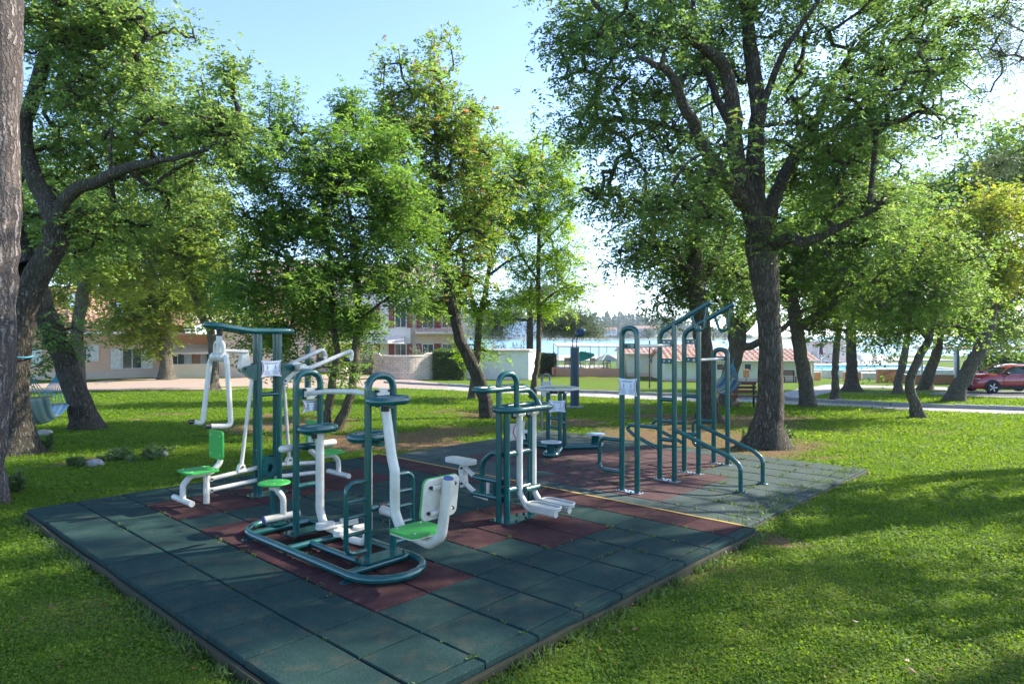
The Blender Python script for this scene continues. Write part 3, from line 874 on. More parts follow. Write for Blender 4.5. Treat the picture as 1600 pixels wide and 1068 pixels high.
def shrub(name, label, px, py, Y, wpx, hpx, n, leaf, lm, seed, cat='shrub', group=None, base=None, asp=.35, up=.8, rd=None):
    """a loose plant: stems and leaves, standing on the ground"""
    rng = np.random.default_rng(seed)
    x = (px - 800) * Y / FPX; zb = gzf(x, Y) if base is None else base
    t = thing(name, label, cat, (x, Y, zb), 0, group)
    w_ = wpx * Y / FPX / 2; h = hpx * Y / FPX
    st = MB(); ns = max(4, int(n / 60)); tips = []
    for k in range(ns):
        a = rng.uniform(0, 6.28); r = math.sqrt(rng.random())
        tip = np.array([r * w_ * math.cos(a), r * (rd or w_) * math.sin(a), h * (1 - .45 * r * r) * rng.uniform(.55, 1)])
        b = tip * np.array([.3, .3, 0])
        m_ = (tip + b) / 2 + np.array([0, 0, .1 * h])
        st.tube([b, m_, tip], .01, 4, radii=[.012 * max(1, Y / 20), .009 * max(1, Y / 20), .004 * max(1, Y / 20)])
        tips.append((b, m_, tip))
    st.build('stems', 'bark_smooth', t)
    kk = rng.integers(0, ns, n); f = rng.uniform(.15, 1.05, n)[:, None]
    B_ = np.array([tips[k][0] for k in kk]); T_ = np.array([tips[k][2] for k in kk])
    P = B_ + (T_ - B_) * f + rng.normal(0, .10 * min(w_, h), (n, 3)); P[:, 2] = np.abs(P[:, 2]) + .01
    D_ = unit(rng.normal(size=(n, 3)) + [0, 0, up]); N_ = unit(np.cross(D_, rng.normal(size=(n, 3))))
    v, F = leaf_quads(P, D_, N_, leaf * rng.uniform(.6, 1.3, n), leaf * asp * rng.uniform(.7, 1.2, n))
    np_mesh('leaves', v, F, lm, t, rng.random(n))
    return t
for i, (px, w_, h_, s) in enumerate(((770, 40, 18, 1), (795, 36, 20, 2), (817, 32, 22, 3))):
    shrub('tall_grass', ['short clump of grey-green grass rising behind the left part of the white shed', 'middle clump of grey-green grass behind the white shed', 'tallest clump of grey-green grass behind the right end of the white shed'][i], px, 0, 60.5, w_, 28 + h_ + 10, 900, .5, 'lf_olive', 200 + s, 'grass clump', 'grass clumps behind the shed', asp=.1, up=1.6, rd=.5)
for i, (px, w_, h_) in enumerate(((575, 60, 52), (655, 45, 50), (690, 50, 46))):
    shrub('olive_bush', ['silvery olive bush left of the curved stone wall', 'silvery olive bush behind the right half of the stone wall', 'silvery olive bush behind the hedge under the red-railed balcony'][i], px, 0, 56.5, w_, h_, 1500, .22, 'lf_olive', 220 + i, 'shrub', 'olive bushes by the apartment house', rd=1.0)
# urn with a leafy plant on the yard
def urn():
    P = gp(533, 592.5)
    t = thing('flower_urn', 'round terracotta urn planted with a leafy shrub on the paved yard', 'planter', P)
    m_ = MB(); m_.lathe([(0, 0), (.28, 0), (.50, .22), (.56, .48), (.48, .74), (.42, .80), (.46, .86), (.40, .86), (.36, .78), (0, .74)], (0, 0, 0), 24); m_.build('pot', 'w_palepink', t)
    rng = np.random.default_rng(5); n = 1400
    P_ = rng.normal(0, 1, (n, 3)) * [.62, .5, .62] + [-.1, 0, 1.75]
    D_ = unit(rng.normal(size=(n, 3))); N_ = unit(np.cross(D_, rng.normal(size=(n, 3))) + [0, 0, .4])
    v, F = leaf_quads(P_, D_, N_, rng.uniform(.12, .24, n), rng.uniform(.06, .12, n)); np_mesh('leaves', v, F, 'lf_far', t, rng.random(n))
    s = MB()
    for k in range(7): s.tube([(0, 0, .7), (rng.normal(0, .2), rng.normal(0, .2), 1.3), (rng.normal(0, .5), rng.normal(0, .4), 2.2)], .02, 5)
    s.build('stems', 'bark_smooth', t)
urn()

# ---------------------------------------------------------------- bathhouses
def bathhouse(label, pxl, pxr, base_y, eave_y, ridge_y, Y, depth, details):
    xl, xr = (pxl - 800) * Y / FPX, (pxr - 800) * Y / FPX
    zb = CAM_H - (base_y - HOR) * Y / FPX; ze = CAM_H - (eave_y - HOR) * Y / FPX; zr = CAM_H - (ridge_y - HOR) * (Y + depth / 2) / FPX
    t = thing('bathhouse', label, 'building', ((xl + xr) / 2, Y, zb)); L = xr - xl; h = ze - zb; hr = zr - zb
    mb = MB(); mb.box((0, depth / 2, h / 2 - .2), (L, depth, h + .4)); mb.build('wall', 'w_mint', t)
    mb = MB(); mb.box((0, -.012, .14), (L + .02, .05, .5)); mb.build('plinth', 'w_palepink', t)
    r = MB(); roof_sheet(r, (-L / 2 - .35, depth / 2, hr), (L / 2 + .35, depth / 2, hr), (0, -depth / 2 - .5, h - hr - .12), pitch=.42, amp=.08, rowl=.4)
    roof_sheet(r, (L / 2 + .35, depth / 2, hr), (-L / 2 - .35, depth / 2, hr), (0, depth / 2 + .5, h - hr - .12), pitch=.42, amp=.08, rowl=.4)
    r.build('roof', 'tile', t)
    for s in (-1, 1):
        g = MB(); g.prism([(.02, h - .02), (depth - .02, h - .02), (depth / 2, hr - .05)], 'x', s * (L / 2 - .06) - .05, s * (L / 2 - .06) + .05); g.build('gable', 'w_mint', t)
    gt = MB(); gt.tube([(-L / 2 - .3, -.52, h - .10), (L / 2 + .3, -.52, h - .10)], .06, 8); gt.build('gutter', 'w_cream', t)
    details(t, L, h)
def det1(t, L, h):
    m_ = MB(); m_.box((-L / 2 + 2.1, -.2, 1.45), (.75, .36, .62)); m_.tube([(-L / 2 + 2.1, -.39, 1.45), (-L / 2 + 2.1, -.385, 1.45)], .24, 18, mat=1); m_.build('air_conditioner', ['wht', 'grey_post'], t, bevel=.02)
    m_ = MB()
    for a in (3.6, 6.0): m_.box((-L / 2 + a, -.03, .9), (.06, .06, 1.5))
    m_.box((-L / 2 + 4.8, -.03, 1.62), (2.4, .06, .06)); m_.build('door_frame', 'w_white', t)
    m_ = MB(); m_.box((-L / 2 + 4.8, -.015, .85), (2.3, .03, 1.45)); m_.build('door', 'w_mint', t)
def det2(t, L, h):
    for px in (1125, 1168):
        s = (px - 800) * 52 / FPX - t.location.x
        window_on(t, (s, 0, 0), (1, 0, 0), (0, -1, 0), 0, 1.0, .55, .5, mull=0)
    m_ = MB(); m_.box((L / 2 - .1, -.16, .9), (.09, .09, 1.7)); m_.build('downpipe', 'w_cream', t)
bathhouse('long pale green bathhouse with clay roof and white air conditioner behind the pull-up station', 980, 1092, 589, 550.5, 538.5, 58.5, 5.5, det1)
bathhouse('nearer pale green bathhouse with clay roof, seen behind the forked tree and the massive oak', 1040, 1271, 598.5, 561.5, 545, 52, 5.0, det2)
def vnm(): pass

# ---------------------------------------------------------------- cafe terrace with canopy
def cafe():
    Y = 58.0; k = Y / FPX
    def X(px): return (px - 800) * k
    def Zz(py): return CAM_H - (py - HOR) * k
    zb = gzf(X(920), Y)
    zb = Zz(590)
    t = thing('cafe_terrace', 'open white canopy on posts over a low pink terrace wall', 'pavilion', (X(920), Y, zb))
    def Lx(px): return X(px) - X(920)
    m_ = MB(); m_.box(((Lx(869) + Lx(968)) / 2, .2, (Zz(575.5) - zb) / 2 - .3), (Lx(968) - Lx(869), .4, Zz(575.5) - zb + .6)); m_.box((Lx(870), 5, (Zz(576.5) - zb) / 2 - .3), (.4, 9, Zz(576.5) - zb + .6)); m_.build('terrace_wall', 'w_salmon', t)
    m_ = MB(); m_.box(((Lx(870) + Lx(968)) / 2, 5, Zz(577) - zb - .1), (Lx(968) - Lx(870) - .5, 9, .1)); m_.build('terrace_floor', 'terrace', t)
    for px in (872.5, 905, 937, 966):
        for y in (.5, 7):
            m_ = MB(); m_.box((Lx(px) , y, (Zz(576) + Zz(540)) / 2 - zb), (.09, .09, Zz(540) - Zz(576))); m_.build('canopy_post', 'wht', t)
    m_ = MB(); V = []; n = 16
    for i in range(n + 1):
        f = i / n; px = 871 + 98 * f
        for j, (y, zpx) in enumerate(((.2, 540), (3.6, 537.2), (7.3, 538.2))):
            V.append((Lx(px), y, Zz(zpx - (1.6 * math.sin(f * math.pi * 2) if j == 1 else 0)) - zb))
    m_.add(V, [(3 * i + j, 3 * i + 3 + j, 3 * i + 4 + j, 3 * i + 1 + j) for i in range(n) for j in (0, 1)])
    o = m_.build('canopy', 'w_white', t); s = o.modifiers.new('thick', 'SOLIDIFY'); s.thickness = .12
    rl = MB()
    for px in range(874, 968, 6): rl.box((Lx(px), .3, Zz(571) - zb), (.035, .035, Zz(566) - Zz(576)))
    rl.box((Lx(920), .3, Zz(565.8) - zb), (Lx(967) - Lx(873), .05, .05)); rl.build('railing', 'wht', t)
    # parasols under the canopy
    M['turq'] = simple('turquoise_canvas', (.02, .36, .34), .8, (.015, .28, .28), 2)
    M['palecanvas'] = simple('pale_blue_canvas', (.55, .68, .72), .8, (.45, .60, .66), 2)
    for px, mt, lab, r, zt in ((921, 'turq', 'turquoise parasol tilted under the white canopy', 1.15, 547), (955, 'palecanvas', 'pale blue parasol right of the turquoise one under the canopy', 1.15, 552)):
        zf = Zz(577) - zb
        u = thing('parasol', lab, 'parasol', (X(px), Y + 3.0, zb + zf - .04), 0, 'parasols on the cafe terrace')
        q = MB(); q.tube([(0, 0, 0), (0, 0, Zz(zt) - zb - zf)], .03, 8); q.build('pole', 'wht', u)
        q = MB(); n = 8; top = Zz(zt) - zb - zf; V = [(0, 0, top)] + [(r * math.cos(2 * math.pi * i / n + .3), r * math.sin(2 * math.pi * i / n + .3), top - .62) for i in range(n)]
        q.add(V, [(0, 1 + i, 1 + (i + 1) % n) for i in range(n)]); 
        ro = q.build('canopy', mt, u); s = ro.modifiers.new('thick', 'SOLIDIFY'); s.thickness = .02
        if mt == 'turq': ro.rotation_euler = (rad(10), rad(-16), 0)
    M['wicker'] = simple('tan_chair_wicker', (.42, .32, .22), .8)
    chair = None
    for i, px in enumerate((889, 899, 914, 929, 946, 958)):
        zf = zb + Zz(577) - zb - .04
        if chair is None:
            chair = thing('terrace_chair', '', 'chair', (X(px), Y + 2.0, zf), 0, 'cafe chairs on the terrace')
            q = MB(); q.box((0, 0, .44), (.46, .46, .06)); q.build('seat', 'wicker', chair)
            q = MB(); q.box((0, .22, .72), (.46, .05, .5)); q.build('backrest', 'wicker', chair)
            for sx in (-.2, .2):
                for sy in (-.2, .2):
                    q = MB(); q.box((sx, sy, .205), (.04, .04, .41)); q.build('leg', 'wicker', chair)
            c = chair
        else:
            c = copy_tree(chair); c.location = (X(px), Y + 2.0 + (i % 3) * .8, zf)
        c.rotation_euler = (0, 0, i * 1.1)
        c['label'] = 'tan cafe chair on the terrace behind the white railing'
cafe()
h0, h1 = gp(845, 592), gp(868, 592)
foliage_block('hedge', 'small dark hedge between the white shed and the pink cafe terrace', 'hedge', (843 - 800) * 62 / FPX, (868.5 - 800) * 62 / FPX, 62, 63.2, -1.65, .2, 4000, .14, 'lf_hedge', 62)

# ---------------------------------------------------------------- swimming pool and deck
def pool():
    M['poolw'] = simple('pool_water', (.04, .42, .60), .12, (.07, .50, .66), 1.2, bmp=.2, bscale=8)
    M['rim'] = simple('pool_rim', (.74, .73, .70), .7)
    M['orange'] = simple('orange_wall', (.58, .26, .14), .85)
    x0, x1 = (1262 - 800) * 58 / FPX, (1500 - 800) * 58 / FPX
    zt = -.92
    b = MB()
    b.box(((x0 + x1) / 2, 57.0, -1.55), (x1 - x0, .5, 1.30)); b.box(((x0 + x1) / 2, 66.4, -1.5), (x1 - x0, 1.6, 1.3)); b.box((x0, 61.5, -1.5), (.5, 9, 1.24)); b.box((x1, 61.5, -1.5), (.5, 9, 1.24))
    struct(b.build('pool_rim', 'rim', bevel=.04), 'white concrete rim of the raised swimming pool', 'pool rim')
    w_ = MB(); w_.add([(x0 + .2, 57.2, -1.02), (x1 - .2, 57.2, -1.02), (x1 - .2, 65.7, -1.02), (x0 + .2, 65.7, -1.02)], [(0, 1, 2, 3)])
    struct(w_.build('pool_water', 'poolw'), 'turquoise water of the swimming pool', 'water')
    lb = MB(); lb.box(((1345 + 1370 - 1600) / 2 * 55 / FPX, 55, -1.35), (1.6, 1.2, .62)); 
    struct(lb.build('pool_step', 'rim', bevel=.03), 'low white paddling step before the pool', 'pool step')
    for lab, xa, xb, Yw, h in (('orange rendered low wall left of the crooked tree', 1372, 1402, 50, .95), ('orange low wall right of the crooked tree', 1404, 1492, 49, .62), ('short orange wall at the left end of the pool', 1270, 1282, 53, .62), ('short orange wall behind the thick tree', 1320, 1345, 52.5, .66)):
        a = (xa - 800) * Yw / FPX; c = (xb - 800) * Yw / FPX
        m_ = MB(); zz = gzf(a, Yw); m_.box((0, .15, h / 2 - .2), (c - a, .3, h + .4)); m_.box((0, .15, h + .033), (c - a + .06, .38, .06), mat=1)
        o = m_.build('garden_wall', ['orange', 'rim']); o.location = ((a + c) / 2, Yw, zz); tag(o, lab, 'wall')
    dk = MB(); dk.box(((x0 + x1) / 2, 76, -1.28), (x1 - x0 + 6, 18, .6)); struct(dk.build('sun_deck', 'terrace'), 'pale stone sun deck behind the pool', 'deck')
    zd = -.98
    # loungers
    ln = None
    labs = ['white lounger with raised back left of the slender tree', 'white lounger just right of the slender tree', 'white lounger right of the thick tree', 'white lounger left of the crooked tree', 'white lounger right of the crooked tree']
    for i, px in enumerate((1297, 1318, 1354, 1380, 1424)):
        x = (px - 800) * 69 / FPX
        if ln is None:
            ln = thing('sun_lounger', '', 'lounger', (x, 69, zd), 0, 'white loungers on the deck behind the pool')
            q = MB(); q.box((.25, 0, .34), (1.35, .62, .07)); q.build('bed', 'wht', ln, bevel=.02)
            q = MB(); q.box((-.62, 0, .66), (.85, .62, .07), ry=rad(56)); q.build('backrest', 'wht', ln, bevel=.02)
            for sx in (-.3, .8):
                for sy in (-.25, .25):
                    q = MB(); q.box((sx, sy, .15), (.06, .06, .3)); q.build('leg', 'grey_post', ln)
            c = ln
        else:
            c = copy_tree(ln); c.location = (x, 69 + .15 * i, zd)
        c['label'] = labs[i]; c.rotation_euler = (0, 0, rad(8 * ((i * 37) % 5 - 2)))
    # pool bar behind: posts, beam, striped shutter wall
    k = 74 / FPX
    xa, xb = (1273 - 800) * k, (1325 - 800) * k
    t = thing('pool_bar', 'flat-roofed pool bar with slatted front behind the white loungers', 'bar', ((xa + xb) / 2, 74, zd)); L = xb - xa
    q = MB(); q.box((0, 1.5, 1.1), (L, 3, 2.2)); q.build('wall', 'w_cream', t)
    q = MB(); q.box((0, 1.3, 2.29), (L + .8, 4, .16)); q.build('roof', 'roofside', t)
    q = MB()
    for j in range(9): q.box((L * .18, -.03, .7 + j * .16), (L * .55, .05, .07))
    q.build('slats', 'wht', t)
    for j, px in enumerate((1276, 1284)):
        q = MB(); q.box(((px - 1299) * k, -.5, 1.1), (.14, .14, 2.2)); q.build('post', 'wht', t)
    # closed dark parasol and a white one
    x = (1283 - 800) * 70 / FPX
    t = thing('parasol', 'folded dark parasol standing before the pool bar', 'parasol', (x, 70, zd))
    q = MB(); q.tube([(0, 0, 0), (0, 0, 2.3)], .03, 8); q.build('pole', 'wht', t)
    M['plum'] = simple('plum_canvas', (.10, .04, .06), .9)
    q = MB(); q.lathe([(.05, .8), (.20, 1.0), (.16, 1.7), (.05, 2.25), (0, 2.3)], (0, 0, 0), 10); q.build('folded_canopy', 'plum', t)
    x = (1345 - 800) * 70 / FPX
    t = thing('parasol', 'open white parasol standing right of the thick tree by the pool', 'parasol', (x, 70.6, zd))
    q = MB(); q.tube([(0, 0, 0), (0, 0, 2.25)], .035, 8); q.build('pole', 'wht', t)
    q = MB(); n = 8; q.add([(0, 0, 2.45)] + [(1.3 * math.cos(2 * math.pi * i / n), 1.3 * math.sin(2 * math.pi * i / n), 1.95) for i in range(n)], [(0, 1 + i, 1 + (i + 1) % n) for i in range(n)])
    o = q.build('canopy', 'wht', t); s = o.modifiers.new('thick', 'SOLIDIFY'); s.thickness = .02
    # handrails by the pool
    for lab, px in (('bent steel handrail at the left end of the pool', 1281), ('bent steel handrail at the pool right of the thick tree', 1343)):
        x = (px - 800) * 56 / FPX; t = thing('handrail', lab, 'handrail', (x, 56.2, gzf(x, 56)))
        for q_, nm in ((-.25, 'rail'), (.25, 'rail')):
            q = MB(); q.tube(fillet([(q_, 0, 0), (q_, 0, 1.75), (q_, 1.2, 1.55), (q_, 1.2, .7)], .25), .035, 8); q.build(nm, 'steel', t)
pool()
# ================================================================ outdoor gym
TH = rad(47.3)       # the mats and machines are all turned by this angle: local x goes right-away, local y left-away
GROUP_GYM = 'teal outdoor gym machines standing on the rubber mats'

def bolts(mb, pts, r=.011, h=.012, mat=0):
    for p in pts:
        p = Vector(p)
        mb.tube([p - Vector((0, 0, .004)), p + Vector((0, 0, h))], r, 6, mat=mat)
        mb.ball(p + Vector((0, 0, h)), (r * .8, r * .8, .006), mat, 6, 4)

def sign(parent, c, wd, ht, face=-1, mat='signplate', axis='x', lines=5, boxes=True):
    """instruction plate with scalloped outline; lies in the local x-z plane, printed on the -y side (face=-1)"""
    cx, cy, cz = c; hw, hh = wd / 2, ht / 2
    out = []
    n = 7
    for k in range(n + 1):        # bottom, left to right, flared corners
        t = k / n; out.append((-hw + 2 * hw * t, -hh + .012 * math.sin(math.pi * t)))
    for k in range(1, n):
        t = k / n; out.append((hw - .022 * math.sin(math.pi * t), -hh + 2 * hh * t))
    for k in range(n + 1):
        t = k / n; out.append((hw - 2 * hw * t, hh - .012 * math.sin(math.pi * t)))
    for k in range(1, n):
        t = k / n; out.append((-hw + .022 * math.sin(math.pi * t), hh - 2 * hh * t))
    mb = MB()
    mb.prism([(cx + a, cz + b) for a, b in out], 'y', cy - .004, cy + .004, 0)
    o = mb.build('instruction_sign', [mat, 'print', 'signred'], parent, bevel=.002, seg=1)
    if boxes:
        y = cy + face * .0055
        mk = MB()
        mk.box((cx, y, cz + hh * .62), (wd * .55, .002, .012), mat=0)
        for sx in (-1, 1):
            # little exercise pictogram: head, trunk, legs
            px_ = cx + sx * hw * .38
            mk.ball((px_, y, cz + hh * .34), (.007, .002, .007), 0, 8, 4)
            mk.box((px_, y, cz + hh * .14), (.007, .002, .028), mat=0)
            mk.box((px_ + .010, y, cz + hh * .18), (.022, .002, .005), mat=0, ry=.4)
            mk.box((px_ + .007, y, cz - hh * .06), (.004, .002, .024), mat=0, ry=.35)
            mk.box((px_ - .006, y, cz - hh * .06), (.004, .002, .024), mat=0, ry=-.35)
        for i in range(lines):
            zz = cz - hh * .28 - i * hh * .11
            for sx in (-1, 1):
                wl = wd * (.30 - .05 * ((i * 7) % 3))
                mk.box((cx + sx * hw * .42, y, zz), (wl, .0016, .0042), mat=0)
        for sx in (-1, 1):
            arc = [(cx + sx * (hw * .72 + .03 * (abs(t) ** 1.6)), y, cz + t * hh * .86) for t in np.linspace(-1, 1, 13)]
            mk.tube(arc, .0042, 4, mat=1)
        mk.build('sign_print', ['print', 'signred'], o)
    return o

# ---------------------------------------------------------------- double pull-down machine
def build_pulldown():
    t = thing('pulldown_machine', 'tall four-post gym machine with two green seats facing away and white lever arms', 'gym machine', (-3.03, 8.41, 0.0), TH, GROUP_GYM)
    mb = MB(); mb.prism(rrect(.25, .135, .12), 'z', 0.001, .014, 0)
    bolts(mb, [(x, y, .014) for x in (-.19, .19) for y in (-.08, .08)], mat=1)
    mb.build('base_plate', ['teal', 'dark'], t, bevel=.003)
    for x in (-.13, .13):
        for y in (-.055, .055):
            m = MB(); m.tube([(x, y, .014), (x, y, 2.0)], .03, 14); m.build('post', 'teal', t)
    zf = lambda x: 2.015 + (.0 if x > -.28 else .075 * ((-.28 - x) / .5) ** 1.0)
    loop = []
    for px_, py_, _ in stadium(-.22, 0, 0, .53, .11, n=8): loop.append((px_, py_, zf(px_)))
    # straight sides need points so that the rise bends smoothly
    full = []
    for i, p in enumerate(loop):
        q = loop[(i + 1) % len(loop)]
        full.append(p)
        if abs(p[0] - q[0]) > .3:
            for k in range(1, 9):
                f = k / 9; x = p[0] + (q[0] - p[0]) * f; full.append((x, p[1], zf(x)))
    m = MB(); m.tube(full, .036, 12, closed=True)
    for x in (-.13, .13): m.tube([(x, -.1, 2.0), (x, .1, 2.0)], .024, 10)
    m.tube([(-.6, -.1, zf(-.6)), (-.6, .1, zf(-.6))], .024, 10)
    m.build('top_rail', 'teal', t)
    sign(t, (0, -.094, 1.555), .275, .205)
    m = MB(); m.tube([(-.13, -.055, 1.235), (.13, -.055, 1.235)], .022, 10); m.build('rung', 'teal', t)
    m = MB(); m.tube([(-.13, .055, 1.235), (.13, .055, 1.235)], .022, 10); m.build('rung', 'teal', t)
    m = MB(); m.tube([(-.13, -.055, .55), (-.13, .055, .55)], .02, 10); m.build('rung', 'teal', t)
    for yy in (-.062, .062):     # plates with a round hole that carry the link bars
        m = MB(); n = 24
        sq = []
        for k in range(n):
            a = 2 * math.pi * k / n; c_, s_ = math.cos(a), math.sin(a); q = 1 / max(abs(c_), abs(s_))
            sq.append((.1 * c_ * q, .12 * s_ * q))
        vs = []
        for y in (yy - .006, yy + .006):
            vs += [(a, y, .34 + b) for a, b in sq] + [(.036 * math.cos(2 * math.pi * k / n), y, .33 + .05 * math.sin(2 * math.pi * k / n)) for k in range(n)]
        fs = []
        for k in range(n):
            k2 = (k + 1) % n
            fs += [(k, k2, n + k2, n + k), (2 * n + k2, 2 * n + k, 3 * n + k, 3 * n + k2), (k2, k, 2 * n + k, 2 * n + k2), (n + k, n + k2, 3 * n + k2, 3 * n + k)]
        m.add(vs, fs)
        for x in (-.075, .075):
            for z in (.25, .43): m.tube([(x, yy - .016, z), (x, yy + .016, z)], .012, 6, mat=1)
        m.build('link_plate', ['teal', 'dark'], t)
    for s in (-1, 1):
        # green wing bracket
        m = MB()
        ol = [(s * .10, 1.63), (s * .15, 1.625), (s * .335, 1.585), (s * .355, 1.56), (s * .345, 1.53), (s * .16, 1.395), (s * .10, 1.40)]
        for y0 in (-.058, .046): m.prism(ol, 'y', y0, y0 + .012)
        for y in (-.068, .068): m.tube([(s * .31, y - .012, 1.56), (s * .31, y + .012, 1.56)], .012, 8, mat=1)
        m.build('wing_bracket', ['teal', 'dark'], t, bevel=.002, seg=1)
        # support frame of the seat
        m = MB()
        m.tube(fillet([(s * .60, 0, .64), (s * .585, 0, .47), (s * .70, 0, .365), (s * .93, 0, .365), (s * 1.015, 0, .27), (s * 1.015, 0, .11)], .10), .033, 12)
        m.build('seat_frame', 'white', t)
        m = MB(); m.tube([(s * .75, 0, .015), (s * .75, 0, .35)], .034, 12); m.tube([(s * .75, 0, 0.0), (s * .75, 0, .02)], .036, 12, mat=1)
        m.build('leg', ['white', 'dark'], t)
        m = MB(); m.tube([(s * 1.015, -.25, .10), (s * 1.015, .25, .10)], .033, 14); m.build('footrest', 'white', t)
        m = MB(); m.prism(rrect(.18, .18, .05, cx=s * .845), 'z', .40, .424)
        bolts(m, [(s * .845 + x, y, .424) for x in (-.12, .12) for y in (-.12, .12)], .009, .004, 1)
        m.build('seat', ['green', 'white'], t, bevel=.006)
        m = MB(); m.prism(rrect(.18, .165, .045), 'z', -.011, .011)
        bolts(m, [(x, y, .011 * -1 - .004) for x in (-.12, .12) for y in (-.11, .11)], .009, .004, 1)
        o = m.build('backrest', ['green', 'white'], t, bevel=.006)
        o.location = (s * .635, 0, .685); o.rotation_euler = (rad(90), 0, rad(90)) if s < 0 else (rad(90), 0, rad(-90))
        # link bars and clevises
        for z0, z1 in ((.165, .195), (.295, .345)):
            m = MB(); m.tube([(s * .70, 0, z0), (s * .1, 0, z1)], .026, 12)
            m.box((s * .735, 0, z0), (.09, .055, .055)); m.tube([(s * .70, -.036, z0), (s * .70, .036, z0)], .013, 8, mat=1)
            m.build('link_bar', ['white', 'dark'], t, bevel=.003, seg=1)
        m = MB()
        e0, e1 = ((-.20, 1.44), (-.335, .40)) if s < 0 else ((.215, 1.40), (.29, .40))
        m.tube([(e0[0], 0, e0[1]), (e1[0], 0, e1[1])], .023, 12)
        m.prism([(e1[0] - .055, .325), (e1[0] + .055, .325), (e1[0] + .03, .41), (e1[0], .43), (e1[0] - .03, .41)], 'y', -.034, .034)
        m.tube([(e1[0], -.045, .385), (e1[0], .045, .385)], .013, 8, mat=1)
        m.build('push_rod', ['white', 'dark'], t)
    # hanging levers on the near side
    m = MB()
    m.tube([(-.6, 0, 2.04), (-.6, 0, 1.95)], .034, 12, mat=1); m.tube([(-.6, 0, 1.955), (-.6, 0, 1.72)], .036, 12)
    m.tube([(-.6, -.155, 1.71), (-.6, .155, 1.71)], .052, 14)
    m.tube(fillet([(-.6, -.115, 1.70), (-.6, -.10, 1.885), (-.6, .10, 1.885), (-.6, .115, 1.70)], .07), .027, 10)
    for y in (-.07, 0, .07): m.tube([(-.6, y - .012, 1.71), (-.6, y + .012, 1.71)], .058, 14)
    m.build('lever_yoke', ['white', 'dark'], t)
    for y, ub, ug, zg in ((.235, -.695, -.80, .945), (-.225, -.565, -.80, .935)):
        m = MB()
        m.tube(fillet([(-.6, y * .75, 1.72), (-.61, y, 1.64), (ub, y, .915), (ug, y, zg)], .06), .03, 12)
        g = MB(); g.tube([(ug + .015, y, zg), (ug - .06, y, zg + .006)], .027, 12)
        a = m.build('lever_arm', 'white', t); g.build('grip', 'dark', a)
    m = MB(); m.tube([(-.55, -.04, 1.78), (-.28, -.04, 1.765)], .022, 10); m.build('link_rod', 'white', t)
    m = MB(); m.prism([(-.335, 1.79), (-.27, 1.79), (-.235, 1.60), (-.165, 1.47), (-.185, 1.41), (-.30, 1.49), (-.37, 1.57)], 'y', -.043, .043)
    for z_, x_ in ((1.765, -.30), (1.56, -.31)): m.tube([(x_, -.056, z_), (x_, .056, z_)], .013, 8, mat=1)
    m.build('rocker', ['white', 'dark'], t, bevel=.008)
    # raised levers on the far side
    m = MB(); m.tube([(.385, -.2, 1.555), (.385, .2, 1.555)], .05, 14)
    m.prism([(.18, 1.37), (.235, 1.34), (.30, 1.42), (.44, 1.54), (.44, 1.61), (.33, 1.63)], 'y', -.043, .043)
    for z_, x_ in ((1.39, .215), (1.56, .31)): m.tube([(x_, -.056, z_), (x_, .056, z_)], .013, 8, mat=1)
    m.build('rocker', ['white', 'dark'], t, bevel=.006)
    for pts, gp_ in (([(.39, .22, 1.555), (.47, .22, 1.60), (.92, .22, 1.775), (.955, .22, 1.655), (.90, .20, 1.64)], ((.90, .20, 1.64), (.83, .19, 1.64))),
                     ([(.30, -.22, 1.56), (.45, -.22, 1.55), (.56, -.22, 1.585), (1.085, -.22, 1.765), (1.065, -.22, 1.635), (1.03, -.22, 1.635)], ((1.04, -.22, 1.635), (.965, -.22, 1.645)))):
        m = MB(); m.tube(fillet(pts, .05), .029, 12)
        a = m.build('lever_arm', 'white', t)
        g = MB(); g.tube(gp_, .027, 12); g.build('grip', 'dark', a)

